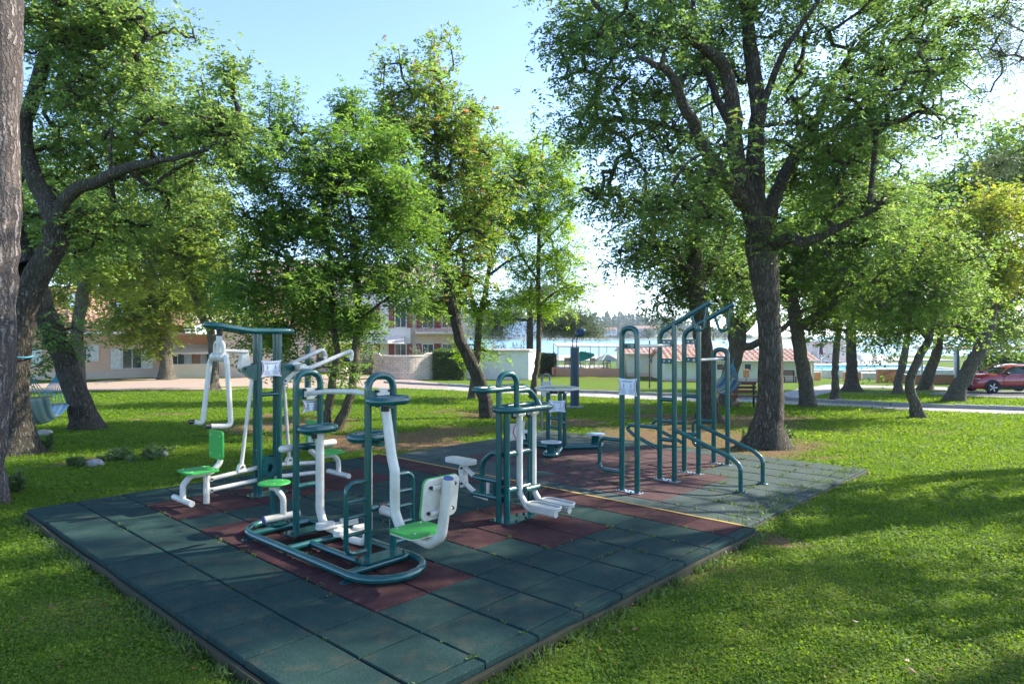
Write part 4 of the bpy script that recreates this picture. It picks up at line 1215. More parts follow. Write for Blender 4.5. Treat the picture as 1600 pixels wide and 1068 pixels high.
# ---------------------------------------------------------------- four-station machine on a looped base
def build_combo():
    t = thing('combination_trainer', 'gym machine on oval tube base with round green seat and swinging green seat', 'gym machine', (-1.545, 6.21, 0.0), TH, GROUP_GYM)
    U = -.03
    m = MB(); m.tube(stadium(-.095, .095, .046, 1.155, .325, 'y', n=10), .034, 12, closed=True); m.build('base_loop', 'teal', t)
    m = MB()
    for a in (.27, -.67, .95): m.tube([(-.41, a, .044), (.22, a, .044)], .032, 12)
    m.tube([(-.17, .27, .044), (-.17, -.67, .044)], .032, 12)
    m.build('cross_bar', 'teal', t)
    for x, y in ((-.46, .93), (-.45, -.72), (.27, .9), (.27, -.6)):
        m = MB(); m.prism(rrect(.055, .035, .03, cx=x, cy=y), 'z', .001, .009); bolts(m, [(x + (-.022 if x < 0 else .022), y, .009)], mat=1); m.build('foot_tab', ['teal', 'dark'], t)
    for a in (.55, -.61):
        top = 1.605 if a > 0 else 1.62
        m = MB(); m.prism([(U - .23, a - .05), (U - .19, a - .10), (U + .19, a - .10), (U + .23, a - .05), (U + .23, a + .05), (U + .19, a + .09), (U - .19, a + .09), (U - .23, a + .05)], 'z', .079, .092)
        bolts(m, [(U + x, a + y, .092) for x in (-.20, .20) for y in (-.055, .055)], mat=1)
        m.build('base_plate', ['teal', 'dark'], t)
        m = MB(); m.tube(fillet([(U - .13, a, .09), (U - .13, a, top), (U + .13, a, top), (U + .13, a, .09)], .128, 10), .031, 14); m.build('arched_frame', 'teal', t)
        for z in ((.52, .90) if a > 0 else (.505,)):
            m = MB(); m.tube([(U - .13, a, z), (U + .13, a, z)], .028, 10)
            if a < 0:
                m.tube([(U - .03, a, z), (U + .05, a, z)], .036, 12, mat=1)
            m.build('rung', ['teal', 'dark'], t)
    # pull bar between the two frames
    for a, z in ((.55, 1.40), (-.61, 1.45)):
        m = MB(); m.box((U, a, z), (.20, .012, .10), mat=0); m.box((U + .015, a - .012, z), (.135, .012, .115), mat=1)
        for x in (-.045, .075):
            for dz in (-.04, .04): m.tube([(U + x - .0, a - .03, z + dz), (U + x, a - .012, z + dz)], .013, 8, mat=2)
        m.build('bar_bracket', ['teal', 'white', 'dark'], t, bevel=.006)
    m = MB(); m.tube(fillet([(U, .535, 1.40), (U, .20, 1.44), (U, -.2, 1.46), (U, -.6, 1.45)], .4), .024, 12); m.build('pull_bar', 'white', t)
    sign(t, (0.02, .585, 1.275), .20, .125, mat='signplate')
    # elbow rings
    def ring(cx, a, z, hl, hw, ta):
        m = MB(); m.tube(stadium(cx, a, z, hl, hw, n=9), .037, 12, closed=True)
        m.build('handle_ring', 'teal', t)
        m = MB(); m.box(((cx + U) / 2, (a + ta) / 2, z - .055), (.06, abs(a - ta) + .05, .03), mat=0)
        m.tube([(cx - .03, a, z - .04), (cx - .03, a, z - .09)], .034, 10, mat=1)
        m.build('ring_support', ['teal', 'dark'], t)
    ring(.0, .43, 1.07, .165, .095, .55)
    ring(-.05, -.74, 1.42, .165, .095, -.61)
    ring(-.05, -.47, 1.09, .165, .10, -.61)
    # waist pad bar
    m = MB(); m.tube([(-.27, .615, .885), (.29, .615, .885)], .034, 12); m.ball((-.27, .615, .885), .034, 0, 10, 6); m.ball((.29, .615, .885), .034, 0, 10, 6)
    m.build('pad_bar', 'white', t)
    m = MB(); m.box((.0, .575, .885), (.15, .03, .055))
    for x in (-.05, .05):
        for dz in (-.018, .018): m.tube([(x, .52, .885 + dz), (x, .56, .885 + dz)], .010, 8, mat=1)
    m.build('pad_bracket', ['teal', 'dark'], t)
    # walker levers with foot plates
    m = MB(); m.tube(fillet([(.01, .41, 1.03), (.01, .41, .30), (.03, .38, .15), (.07, .24, .12), (.07, .16, .13)], .10), .04, 14); m.ball((.01, .41, 1.03), (.05, .05, .035), 0)
    a1 = m.build('swing_lever', 'white', t)
    m = MB(); m.tube(fillet([(-.02, -.42, 1.00), (-.02, -.42, .27), (-.03, -.37, .15), (.02, -.1, .11), (.02, .02, .12)], .10), .032, 14); m.ball((-.02, -.42, 1.0), (.045, .045, .03), 0)
    a2 = m.build('swing_lever', 'white', t)
    for (x0, y0, x1, y1), par in (((-.10, .30, .31, .22), a1), ((-.11, -.02, .24, -.05), a2)):
        m = MB(); L = math.hypot(x1 - x0, y1 - y0); ang = math.atan2(y1 - y0, x1 - x0)
        m.prism(rrect(L / 2, .058, .055), 'z', -.012, .012)
        m.prism(rrect(L * .2, .05, .03, cx=-L * .28), 'z', .0125, .04); m.prism(rrect(L * .2, .05, .03, cx=L * .28), 'z', .0125, .04)
        o = m.build('foot_plate', 'white', par, bevel=.004)
        o.location = ((x0 + x1) / 2, (y0 + y1) / 2, .16); o.rotation_euler = (0, 0, ang)
    # round twist seat
    m = MB(); m.prism([(-.10 + .13 * math.cos(k * math.pi / 12), 1.0 + .10 * math.sin(k * math.pi / 12)) for k in range(24)], 'z', .078, .09)
    bolts(m, [(-.10 + .11 * math.cos(k * math.pi / 2 + .7), 1.0 + .08 * math.sin(k * math.pi / 2 + .7), .09) for k in range(4)], mat=1)
    m.build('base_plate', ['teal', 'dark'], t)
    m = MB(); m.tube([(-.12, 1.06, .08), (-.12, 1.06, .40)], .034, 12); m.build('seat_post', 'teal', t)
    m = MB(); m.tube([(-.25, 1.0, .14), (.12, .98, .14)], .034, 12); m.tube([(-.262, 1.0, .14), (-.25, 1.0, .14)], .035, 12, mat=1)
    m.tube(fillet([(-.05, .99, .14), (-.05, .99, .33), (-.12, 1.06, .44)], .12), .031, 12)
    m.build('seat_frame', ['white', 'blue_cap'], t)
    m = MB(); m.lathe([(0, .452), (.14, .452), (.158, .458), (.16, .466), (.155, .474), (.12, .476), (0, .472)], (-.09, 1.10, 0), 32)
    m.lathe([(0, .40), (.05, .40), (.06, .452), (0, .4525)], (-.09, 1.10, 0), 16, 1)
    bolts(m, [(-.09 + .09 * math.cos(k * 2.1), 1.10 + .09 * math.sin(k * 2.1), .475) for k in range(3)], .008, .003, 1)
    m.build('round_seat', ['green', 'white'], t)
    # swinging seat
    m = MB(); m.tube(fillet([(-.05, -.70, 1.36), (-.05, -.79, .95), (-.05, -.83, .84), (-.05, -.83, .50), (-.05, -.92, .37), (-.05, -1.27, .33), (-.05, -1.41, .42), (-.05, -1.49, .87)], .09), .042, 14)
    m.tube([(-.05, -1.49, .868), (-.0505, -1.493, .876)], .040, 14, mat=1)
    m.ball((-.05, -.70, 1.36), (.05, .05, .03), 0)
    m.build('seat_swing', ['white', 'blue_cap'], t)
    m = MB(); m.tube([(-.05, -.66, .49), (-.05, -.83, .49)], .038, 12); m.build('stop_stub', 'white', t)
    m = MB(); m.prism(rrect(.185, .16, .05, cx=-.055, cy=-1.135), 'z', .405, .428)
    m.prism(rrect(.18, .155, .05, cx=-.055, cy=-1.135), 'z', .392, .404, 1)
    bolts(m, [(-.055 + x, -1.135 + y, .428) for x in (-.12, .12) for y in (-.11, .11)], .010, .004, 1)
    m.build('seat', ['green', 'white'], t, bevel=.006)
    m = MB(); m.prism(rrect(.18, .165, .05), 'z', .006, .022, 0); m.prism(rrect(.177, .162, .05), 'z', -.012, .0055, 1)
    for x in (-.12, .12):
        for y in (-.10, .10): m.tube([(x, y, -.03), (x, y, -.012)], .014, 8, mat=2)
    for y in (-.10, .10): m.box((0, y, -.027), (.22, .03, .02), mat=1)
    o = m.build('backrest', ['green', 'white', 'dark'], t, bevel=.004)
    o.location = (-.05, -1.395, .715); o.rotation_euler = (rad(90 - 8), 0, rad(180))
    # side ladders of the second frame
    for s in (-1, 1):
        xo = U + s * (.13 + .215); xi = U + s * .13; a = -.61
        m = MB(); m.tube(fillet([(xi, a, .75), (xo, a, .75), (xo, a, .17), (xi, a, .17)], .09), .021, 12)
        for z in (.60, .47, .33): m.tube([(xi, a, z), (xo, a, z)], .016, 10)
        m.build('side_ladder', 'teal', t)

# ---------------------------------------------------------------- stepper and leg press
def build_stepper():
    t = thing('stepper_machine', 'narrow gym machine with oval hand rail and two hanging white step levers', 'gym machine', (.05, 7.25, 0.0), TH, GROUP_GYM)
    m = MB(); m.prism([(-.25, -.09), (-.14, -.12), (.22, -.07), (.28, -.03), (.28, .03), (.20, .08), (-.12, .20), (-.26, .14)], 'z', .001, .014)
    bolts(m, [(-.24, .12, .014), (-.10, -.09, .014), (.08, -.06, .014), (.17, .05, .014), (.1, .09, .014), (.25, -.03, .014)], .013, mat=1)
    m.build('base_plate', ['teal', 'dark'], t)
    m = MB(); m.tube(fillet([(-.235, .04, .014), (-.235, .04, 1.555), (.0, .0, 1.555), (.0, 0, 1.19)], .115, 10), .031, 14)
    m.build('arched_post', 'teal', t)
    m = MB(); m.tube([(-.175, -.02, .014), (-.175, -.02, 1.17)], .034, 14); m.build('post', 'teal', t)
    m = MB(); m.tube([(.225, 0, .014), (.225, 0, 1.17)], .034, 14); m.build('post', 'teal', t)
    m = MB(); m.tube(fillet([(0, 0, 1.37), (.20, 0, 1.37), (.315, 0, 1.27), (.325, -.05, 1.19)], .12), .03, 12); m.build('grab_bar', 'teal', t)
    m = MB(); m.tube(stadium(.10, 0, 1.185, .37, .165, n=10), .035, 14, closed=True)
    m.tube([(0, -.15, 1.185), (0, .15, 1.185)], .022, 10)
    m.build('hand_rail', 'teal', t)
    m = MB(); m.tube(stadium(-.11, .13, 1.395, .36, .10, n=9), .030, 12, closed=True); m.tube([(-.23, .05, 1.395), (-.23, .22, 1.395)], .02, 8); m.build('hand_rail', 'teal', t)
    for z, th_ in ((.71, .033), (.33, .036)):
        m = MB(); m.tube([(-.2, .0, z), (.225, 0, z)], th_, 12); m.build('rung', 'teal', t)
    m = MB(); m.tube([(.06, -.07, .315), (.27, -.07, .315)], .034, 14); m.tube([(.165, -.07, .315), (.165, 0, .32)], .03, 10); m.build('stop_bar', 'teal', t)
    for u in (.025, .25):
        m = MB(); m.tube(fillet([(u, -.02, 1.12), (u, -.02, .27), (u, -.14, .13), (u, -.52, .135)], .15), .034, 14)
        m.tube([(u - .05, -.02, 1.125), (u + .05, -.02, 1.125)], .04, 12)
        a = m.build('step_lever', 'white', t)
        m = MB(); m.prism(rrect(.085, .20, .08, n=8, cx=u, cy=-.36), 'z', .175, .195)
        out = rrect(.085, .20, .08, n=8, cx=u, cy=-.36)
        m.tube([(x, y, .205) for x, y in out], .011, 6, closed=True)
        m.box((u, -.40, .168), (.05, .2, .016))
        m.build('foot_plate', 'white', a)
        m = MB()
        for s in (-1, 1):
            m.prism([(-.03, 1.09), (.0, 1.07), (.03, 1.09), (.03, 1.16), (-.03, 1.16)], 'x', u + s * .068 - .008, u + s * .068 + .008)
            m.tube([(u + s * .06, -.02, 1.115), (u + s * .082, -.02, 1.115)], .016, 8, mat=1)
        m.build('pivot_bracket', ['dark', 'steel'], t)
    sign(t, (.22, .22, .89), .34, .21, face=1, mat='signback', boxes=False)
    s_ = MB(); s_.tube([(.18 + .05 * (abs(q) ** 1.6), .2145, .89 + q * .085) for q in np.linspace(-1, 1, 11)], .005, 5); s_.build('sign_print', 'signred', t)
    # leg press on the back
    for z, e in ((.42, .45), (.245, .46)):
        m = MB(); m.tube([(-.2, .02, z), (-.2, e, z)], .031, 12); m.build('press_bar', 'teal', t)
    m = MB(); m.tube(fillet([(-.22, .06, .715), (-.2, .16, .72), (-.2, .32, .60), (-.2, .32, .24)], .16), .029, 12); m.build('arc_rail', 'teal', t)
    m = MB(); m.tube([(-.2, .14, .245), (-.2, .14, .42)], .025, 10); m.tube([(-.2, .235, .26), (-.2, .235, .40)], .017, 8, mat=1); m.build('upright', ['teal', 'white'], t)
    m = MB()
    m.tube([(-.2, .44, .425), (-.2, .60, .505)], .026, 10); m.tube([(-.2, .44, .255), (-.2, .60, .335)], .026, 10)
    m.prism([(.57, .30), (.63, .28), (.66, .46), (.64, .535), (.575, .535), (.585, .42)], 'x', -.235, -.165)
    for z in (.50, .33): m.tube([(-.25, .605, z), (-.15, .605, z)], .015, 8, mat=1)
    m.tube([(-.2, .45, .22), (-.2, .25, .21)], .014, 8)
    p = m.build('press_linkage', ['white', 'dark'], t)
    m = MB(); m.prism(rrect(.09, .21, .08, n=8, cx=-.2, cy=.66), 'z', .545, .595); m.tube([(-.2, .6, .52), (-.2, .62, .55)], .035, 10); m.build('foot_plate', 'white', p, bevel=.008)

# ---------------------------------------------------------------- three-place waist twister
def build_twister():
    t = thing('waist_twister', 'three-place twisting machine with silver floor discs under a white hand wheel', 'gym machine', (.80, 12.03, -.06), TH, GROUP_GYM)
    dirs = [rad(88), rad(211), rad(328)]
    posts = [rad(118), rad(236), rad(345)]
    for k, d in enumerate(posts):
        x, y = .165 * math.cos(d), .165 * math.sin(d)
        m = MB(); m.tube([(x, y, .03), (x, y, 1.0)], .036, 14); m.build('post', 'teal', t)
    for d in dirs:
        c, s = math.cos(d), math.sin(d)
        def L(r, q, z): return (c * r - s * q, s * r + c * q, z)
        n = 8
        pts = [L(.10, .085, .045)] + [L(.74 + .1 * math.cos(a), .1 * math.sin(a), .045) for a in np.linspace(math.pi / 2, -math.pi / 2, n)] + [L(.10, -.085, .045)]
        m = MB(); m.tube(pts, .042, 12)
        m.prism([L(.84 * 0 + .73 + .11 * math.cos(a), .11 * math.sin(a), 0)[:2] for a in np.linspace(0, 2 * math.pi, 20, endpoint=False)], 'z', .03, .06)
        m.build('foot_loop', 'teal', t)
        m = MB(); m.lathe([(.075, .05), (.07, .235), (.09, .24)], L(.73, 0, 0), 18); m.build('disc_post', 'teal', t)
        m = MB(); m.lathe([(0, .238), (.17, .238), (.178, .246), (.17, .256), (0, .254)], L(.73, 0, 0), 28); m.build('turning_disc', 'disc', t)
    m = MB(); m.tube([(.38 * math.cos(a), .38 * math.sin(a), 1.085) for a in np.linspace(0, 2 * math.pi, 40, endpoint=False)], .021, 10, closed=True)
    for k in range(3):
        a = rad(60 + 120 * k)
        for q in (-.05, .05):
            m.tube([(.10 * math.cos(a) - q * math.sin(a), .10 * math.sin(a) + q * math.cos(a), 1.06), (.37 * math.cos(a) - q * math.sin(a), .37 * math.sin(a) + q * math.cos(a), 1.085)], .017, 8)
    m.build('hand_wheel', 'white', t)
    m = MB(); m.prism([(.2 * math.cos(a), .2 * math.sin(a)) for a in np.linspace(0, 2 * math.pi, 24, endpoint=False)], 'z', 1.0, 1.014)
    for a in np.linspace(0, 2 * math.pi, 9, endpoint=False): m.ball((.12 * math.cos(a), .12 * math.sin(a), 1.035), .024, 1, 8, 5)
    m.build('hub_plate', ['teal', 'dark'], t)
    def PP(k): return (.165 * math.cos(posts[k]), .165 * math.sin(posts[k]))
    for (a, b, z) in ((0, 2, .56), (0, 1, .40), (1, 2, .48), (0, 1, .56)):
        m = MB(); m.tube([(*PP(a), z), (*PP(b), z)], .026, 10); m.build('rung', 'teal', t)
    o = sign(t, (0, 0, 0), .30, .21, lines=4)
    o.location = (-.16, -.13, .79); o.rotation_euler = (0, 0, rad(-48))

# ---------------------------------------------------------------- pull-up and dip station
def build_bars():
    t = thing('pullup_station', 'row of tall teal ladders with pull-up bars and two hanging U handles', 'gym machine', (2.40, 9.72, -.06), TH, GROUP_GYM)
    R = .036
    def plate(u):
        m = MB(); m.prism(rrect(.065, .18, .02, cx=u), 'z', .001, .012); bolts(m, [(u + x, y, .012) for x in (-.045, .045) for y in (-.15, -.05, .05, .15)], .010, mat=1)
        m.build('base_plate', ['steel', 'dark'], t)
    for u, top in ((-1.30, 2.115), (1.30, 1.80)):
        m = MB(); m.tube(fillet([(u, .115, .01), (u, .115, top), (u, -.115, top), (u, -.115, .01)], .114, 10), R, 14); m.build('arched_post', 'teal', t); plate(u)
        m = MB(); m.tube(fillet([(u, .11, .66), (u, .47, .655), (u, .47, .24), (u, .11, .24)], .10), .026, 12); m.build('pushup_loop', 'teal', t)
    for u in (-.35, .35):
        m = MB(); m.tube(fillet([(u, .115, .01), (u, .115, 2.06), (u, -.66, 2.465)], .16, 8), R, 14); m.build('bent_post', 'teal', t)
        m = MB(); m.tube([(u, -.115, .01), (u, -.115, 2.18)], R, 14); m.build('post', 'teal', t); plate(u)
        for z in (1.13, .57): 
            m = MB(); m.tube([(u, -.11, z), (u, .11, z)], .03, 12); m.build('rung', 'teal', t)
        for z in (1.93, 1.665):
            m = MB(); m.box((u, 0, z), (.016, .2, .075)); 
            for y in (-.04, .04): m.tube([(u - .016, y, z), (u + .016, y, z)], .011, 8, mat=1)
            m.build('flat_rung', ['teal', 'steel'], t)
        m = MB(); m.tube(fillet([(u, -.37, 2.30), (u, -.44, 2.09), (u, -.56, 2.09), (u, -.60, 2.42)], .06), .019, 12); m.build('hanging_handle', 'teal', t)
        m = MB(); m.tube(fillet([(u, -.11, .72), (u, -.94, .43), (u, -1.065, .34), (u, -1.065, .01)], .12), .029, 12); m.lathe([(0, .001), (.075, .001), (.075, .012), (.0, .012)], (u, -1.065, 0), 16)
        bolts(m, [(u + .055 * math.cos(k * 1.57), -1.065 + .055 * math.sin(k * 1.57), .012) for k in range(4)], .010, mat=1)
        m.build('dip_rail', ['teal', 'dark'], t)
        m = MB(); m.tube(fillet([(u, .11, .725), (u, .60, .72), (u, .66, .665), (u, .54, .58), (u, .11, .42)], .06), .026, 12); m.build('situp_loop', 'teal', t)
    for u in (-1.30, 1.30):
        z = 1.885 if u < 0 else 1.66
        m = MB(); m.box((u, 0, z), (.014, .2, .07))
        for y in (-.05, .05): m.tube([(u - .02, y, z), (u + .02, y, z)], .014, 8, mat=1)
        m.build('flat_rung', ['teal', 'dark'], t)
    for a, b, z in ((-1.32, -.33, 1.885), (.33, 1.32, 1.66)):
        m = MB(); m.tube([(a, -.05, z), (b, -.05, z)], .021, 12); m.build('pullup_bar', 'white', t)
    o = sign(t, (0, 0, 0), .29, .225); o.location = (-1.352, 0, 1.36); o.rotation_euler = (0, 0, rad(-90))

build_pulldown(); build_combo(); build_stepper(); build_twister(); build_bars()
# ================================================================ trees
def catmull(P, n):
    P = np.asarray(P, float)
    if len(P) < 3:
        t = np.linspace(0, 1, n)[:, None]; return P[0] * (1 - t) + P[-1] * t
    Q = np.vstack([2 * P[0] - P[1], P, 2 * P[-1] - P[-2]])
    out = []
    seg = len(P) - 1
    for s in np.linspace(0, seg - 1e-6, n):
        i = int(s); t = s - i
        a, b, c, d = Q[i:i + 4]
        out.append(.5 * ((2 * b) + (-a + c) * t + (2 * a - 5 * b + 4 * c - d) * t * t + (-a + 3 * b - 3 * c + d) * t ** 3))
    return np.array(out)

def limb_tube(mb, pts, radii, seg, rng, rough=.06, upright=False):
    """tapering limb with an uneven, ridged surface"""
    pts = np.asarray(pts); n = len(pts)
    T = np.gradient(pts, axis=0); T = unit(T)
    if upright:      # roots stand square on the ground even when the trunk leans
        dd_ = np.linalg.norm(pts - pts[0], axis=1)[:, None]; kk = np.clip(dd_ / (3.2 * radii[0]), 0, 1); T = unit(T * kk + np.array([0, 0, 1.0]) * (1 - kk))
    u = Vector(T[0]).orthogonal().normalized()
    ph = rng.uniform(0, 6.28, 4)
    vs = []
    acc = 0
    for i in range(n):
        t = Vector(T[i])
        u = (u - t * u.dot(t)).normalized(); w_ = t.cross(u)
        if i: acc += np.linalg.norm(pts[i] - pts[i - 1])
        for k in range(seg):
            a = 2 * math.pi * k / seg
            rg = rough * (1 + (3.0 * math.exp(-acc / .35) if upright else 0))
            f = 1 + rg * (math.sin(3 * a + ph[0] + acc * 1.3) + .7 * math.sin(5 * a + ph[1] - acc * 2.1) + .6 * math.sin(2 * a + ph[2] + acc * 3.3)) * .6
            vs.append(Vector(pts[i]) + (u * math.cos(a) + w_ * math.sin(a)) * float(radii[i]) * f)
    fs = [(i * seg + k, i * seg + (k + 1) % seg, (i + 1) * seg + (k + 1) % seg, (i + 1) * seg + k) for i in range(n - 1) for k in range(seg)]
    fs.append(tuple(range((n - 1) * seg, n * seg)))
    mb.add(vs, fs, 0, True)

def make_tree(name, label, D, limbs, blobs, ncl, per, leaf, lmat, bmat='bark_oak', seed=1, group=None, cl_r=.35, flare=1.5, spray=None,
              droop=.25, upb=.55, asp=.55, twig=.011, category='tree', seg=14, extra=None, leader=False, pad=None, shoots=0):
    """limbs: lists of (px, py, width px [, depth offset]) in the photograph's pixels at distance D, converted to metres here;
    blobs: (px, py, rx px, ry px, depth offset m, depth radius m [, weight])"""
    rng = np.random.default_rng(seed)
    k = D / FPX
    ncl = int(ncl * 1.2); per = max(spray or 8, int(per * .9))
    def W(px, py, dd=0.0):
        Y = D + dd
        return np.array([(px - 800) * Y / FPX, Y, CAM_H - (py - HOR) * Y / FPX])
    root = None
    tm = MB(); nodes = []; nrad = []
    for li, L in enumerate(limbs):
        P = np.array([W(q[0], q[1], q[3] if len(q) > 3 else 0) for q in L]); Rr = np.array([q[2] * k / 2 for q in L])
        if li == 0:
            base = P[0].copy(); g = gzf(base[0], base[1]); base[2] = g
            P[0][2] = g - .08
            root = thing(name, label, category, tuple(base), 0, group)
        n = max(6, int(np.sum(np.linalg.norm(np.diff(P, axis=0), axis=1)) / .22) + 3)
        pts = catmull(P, n); rr = np.interp(np.linspace(0, len(P) - 1, n), np.arange(len(P)), Rr)
        if li == 0:
            d = np.linalg.norm(pts - pts[0], axis=1)
            rr = rr * (1 + (flare - 1) * np.exp(-d / .22))
        pts = pts + np.clip(rng.normal(0, .012, pts.shape), -.03, .03) * (np.arange(n) > 1)[:, None]
        limb_tube(tm, pts - base, rr, (seg + 6 if li == 0 else seg) if rr[0] > .1 else 8, rng, .06, li == 0)
        st = 0 if li else max(1, int(n * .45))
        for i in range(st, n):
            nodes.append(pts[i]); nrad.append(rr[i])
    if not leader and not blobs:
        tm.build('trunk', bmat, root); return root
    # cluster centres in the crown's blobs
    wts = np.array([(b[6] if len(b) > 6 else 1) * b[2] * b[3] for b in blobs], float); wts /= wts.sum()
    C = []
    Cb = []
    # boughs: flattened pads of foliage spread through the blobs, with gaps between them
    if not spray and asp > .3: spray = 6
    pad_r = (pad or (.30 + .024 * D))
    npad = max(10, int(ncl / 7))
    for b in rng.choice(len(blobs), npad, p=wts):
        px, py, rx, ry, dd, rd = blobs[b][:6]
        v = unit(rng.normal(size=3)); r = (rng.random() ** .42) * 1.04
        c = W(px, py, dd)
        f = (D + dd) / FPX
        pc = c + v * r * np.array([rx * f, rd, ry * f])
        ou = unit((pc - c) * np.array([1, 1, .6]) + 1e-6)
        s1 = pad_r * rng.uniform(.55, 1.25); s2 = s1 * rng.uniform(.5, .8); s3 = s1 * rng.uniform(.28, .5)
        sd1 = unit(np.cross(ou, [0, 0, 1.0]) + 1e-6); up_ = np.cross(sd1, ou)
        for _ in range(rng.integers(4, 11)):
            q = unit(rng.normal(size=3)) * rng.random() ** .4
            p = pc + ou * q[0] * s1 + sd1 * q[1] * s2 + up_ * q[2] * s3 - np.array([0, 0, .25 * s1 * q[0] ** 2])
            if p[2] > gzf(p[0], p[1]) + .5:
                C.append(p); Cb.append(c)
    if shoots:       # upright leafy shoots on top of the crown
        q = np.array(C); top = [i for i in range(len(q)) if np.sum((np.abs(q[:, 0] - q[i, 0]) < .5) & (q[:, 2] > q[i, 2] + .25)) == 0]
        for i in rng.choice(top, min(shoots, len(top)), replace=False):
            h = rng.uniform(.35, 1.0) * D / 18; lean = rng.normal(0, .12, 2)
            for kq in range(1, 6): C.append(q[i] + np.array([lean[0] * h, lean[1] * h, h]) * kq / 5); Cb.append(Cb[i])
    C = np.array(C); Cb = np.array(Cb)
    N = np.array(nodes); nl = len(N)
    d0 = np.array([np.min(np.linalg.norm(N - c, axis=1)) for c in C])
    order = np.argsort(d0); C = C[order]; Cb = Cb[order]
    par = [-1] * nl; allp = list(N)
    arr = np.zeros((nl + 2 * len(C), 3)); arr[:nl] = N; cnt = nl
    cid = []
    for c in C:
        i = int(np.argmin(np.sum((arr[:cnt] - c) ** 2, axis=1) + 0.0))
        a = arr[i]; mid = (a + c) / 2 + rng.normal(0, .06, 3) * np.linalg.norm(c - a) + np.array([0, 0, .04]) * np.linalg.norm(c - a)
        arr[cnt] = mid; par.append(i); arr[cnt + 1] = c; par.append(cnt); cid.append(cnt + 1); cnt += 2
    load = np.zeros(cnt); load[cid] = 1
    for i in range(cnt - 1, nl - 1, -1): load[par[i]] += load[i]
    # twigs
    tv = []; tf = []
    i0 = np.arange(nl, cnt); p0 = arr[np.array(par)[i0]]; p1 = arr[i0]
    ra = np.minimum(twig * np.sqrt(load[i0]) * .75 + twig * .3, .045)
    pr = np.where(np.array(par)[i0] >= nl, np.minimum(twig * np.sqrt(np.maximum(load[np.array(par)[i0]], 1)) * .75 + twig * .3, .045), ra * 1.25)
    pr = np.minimum(pr, ra * 1.6)
    T = unit(p1 - p0); U = unit(np.cross(T, np.array([.3, .2, .93]))); V_ = np.cross(T, U)
    ks = 4
    rings = []
    for pp, rr in ((p0, pr), (p1, ra)):
        for q in range(ks):
            a = 2 * math.pi * q / ks
            rings.append(pp + (U * math.cos(a) + V_ * math.sin(a)) * rr[:, None])
    TV = np.stack(rings, 1).reshape(-1, 3) - base; b_ = np.arange(len(i0))[:, None] * 2 * ks
    TF = np.concatenate([b_ + np.array([[q, (q + 1) % ks, ks + (q + 1) % ks, ks + q]]) for q in range(ks)], 0)
    off = len(tm.v)
    tm.v.extend(map(tuple, TV)); tm.f.extend([tuple(int(z) + off for z in f) for f in TF]); tm.m.extend([0] * len(TF)); tm.s.extend([True] * len(TF))
    tm.build('trunk', bmat, root)
    # leaves
    C = arr[cid]; nC = len(C)
    Pp = np.repeat(C, per, 0); n = len(Pp)
    outw = np.repeat(unit(C - Cb), per, 0)
    if spray:      # pinnate sprays: leaflets in pairs along short stalks
        ns = spray; nst = max(1, per // ns)
        st = np.repeat(C, nst, 0) + rng.normal(0, cl_r, (nC * nst, 3)) * np.array([1, 1, .8])
        sdir = unit(rng.normal(0, 1, (len(st), 3)) * np.array([1, 1, .45]) + np.repeat(unit(C - Cb), nst, 0) * .6 + np.array([0, 0, -droop]))
        ln = leaf * ns * .36
        tt = (np.arange(ns) + .5) / ns
        Pp = (st[:, None, :] + sdir[:, None, :] * (tt * ln)[None, :, None] + np.array([0, 0, -1.0]) * (tt ** 2 * ln * .25)[None, :, None]).reshape(-1, 3)
        sd = np.repeat(sdir, ns, 0)
        side = unit(np.cross(sd, np.array([0, 0, 1.0]) + rng.normal(0, .25, (len(sd), 3))))
        sg = np.tile(np.where(np.arange(ns) % 2, 1, -1), len(st))[:, None]
        Dv = unit(side * sg + sd * .55 + rng.normal(0, .18, sd.shape))
        Nn = unit(np.cross(sd, side * 1.0) * np.sign(np.cross(sd, side)[:, 2:3] + 1e-6) + rng.normal(0, .35, sd.shape))
        lf = np.repeat(rng.random(len(st)) * .7, ns) + rng.random(len(Pp)) * .3
    else:
        Pp = Pp + np.clip(rng.normal(0, cl_r, (n, 3)), -1.7 * cl_r, 1.7 * cl_r) * np.array([1, 1, .7])
        Nn = unit(rng.normal(0, .85, (n, 3)) + np.array([0, 0, upb]) + outw * .35)
        Dv = unit(np.cross(Nn, rng.normal(size=(n, 3))) + np.array([0, 0, -droop]) + outw * .4)
        lf = np.repeat(rng.random(nC) * .55, per) + rng.random(n) * .45
    n = len(Pp)
    Lr = leaf * (.5 + .95 * rng.random(n) ** .8)
    V, F = leaf_quads(Pp - base, Dv, Nn, Lr, Lr * asp * rng.uniform(.8, 1.2, n))
    np_mesh('crown', V, F, lmat, root, lf)
    return root

GT = 'trees of the park lawn'
R_ = [  # name, label, D, limbs, blobs ...
]
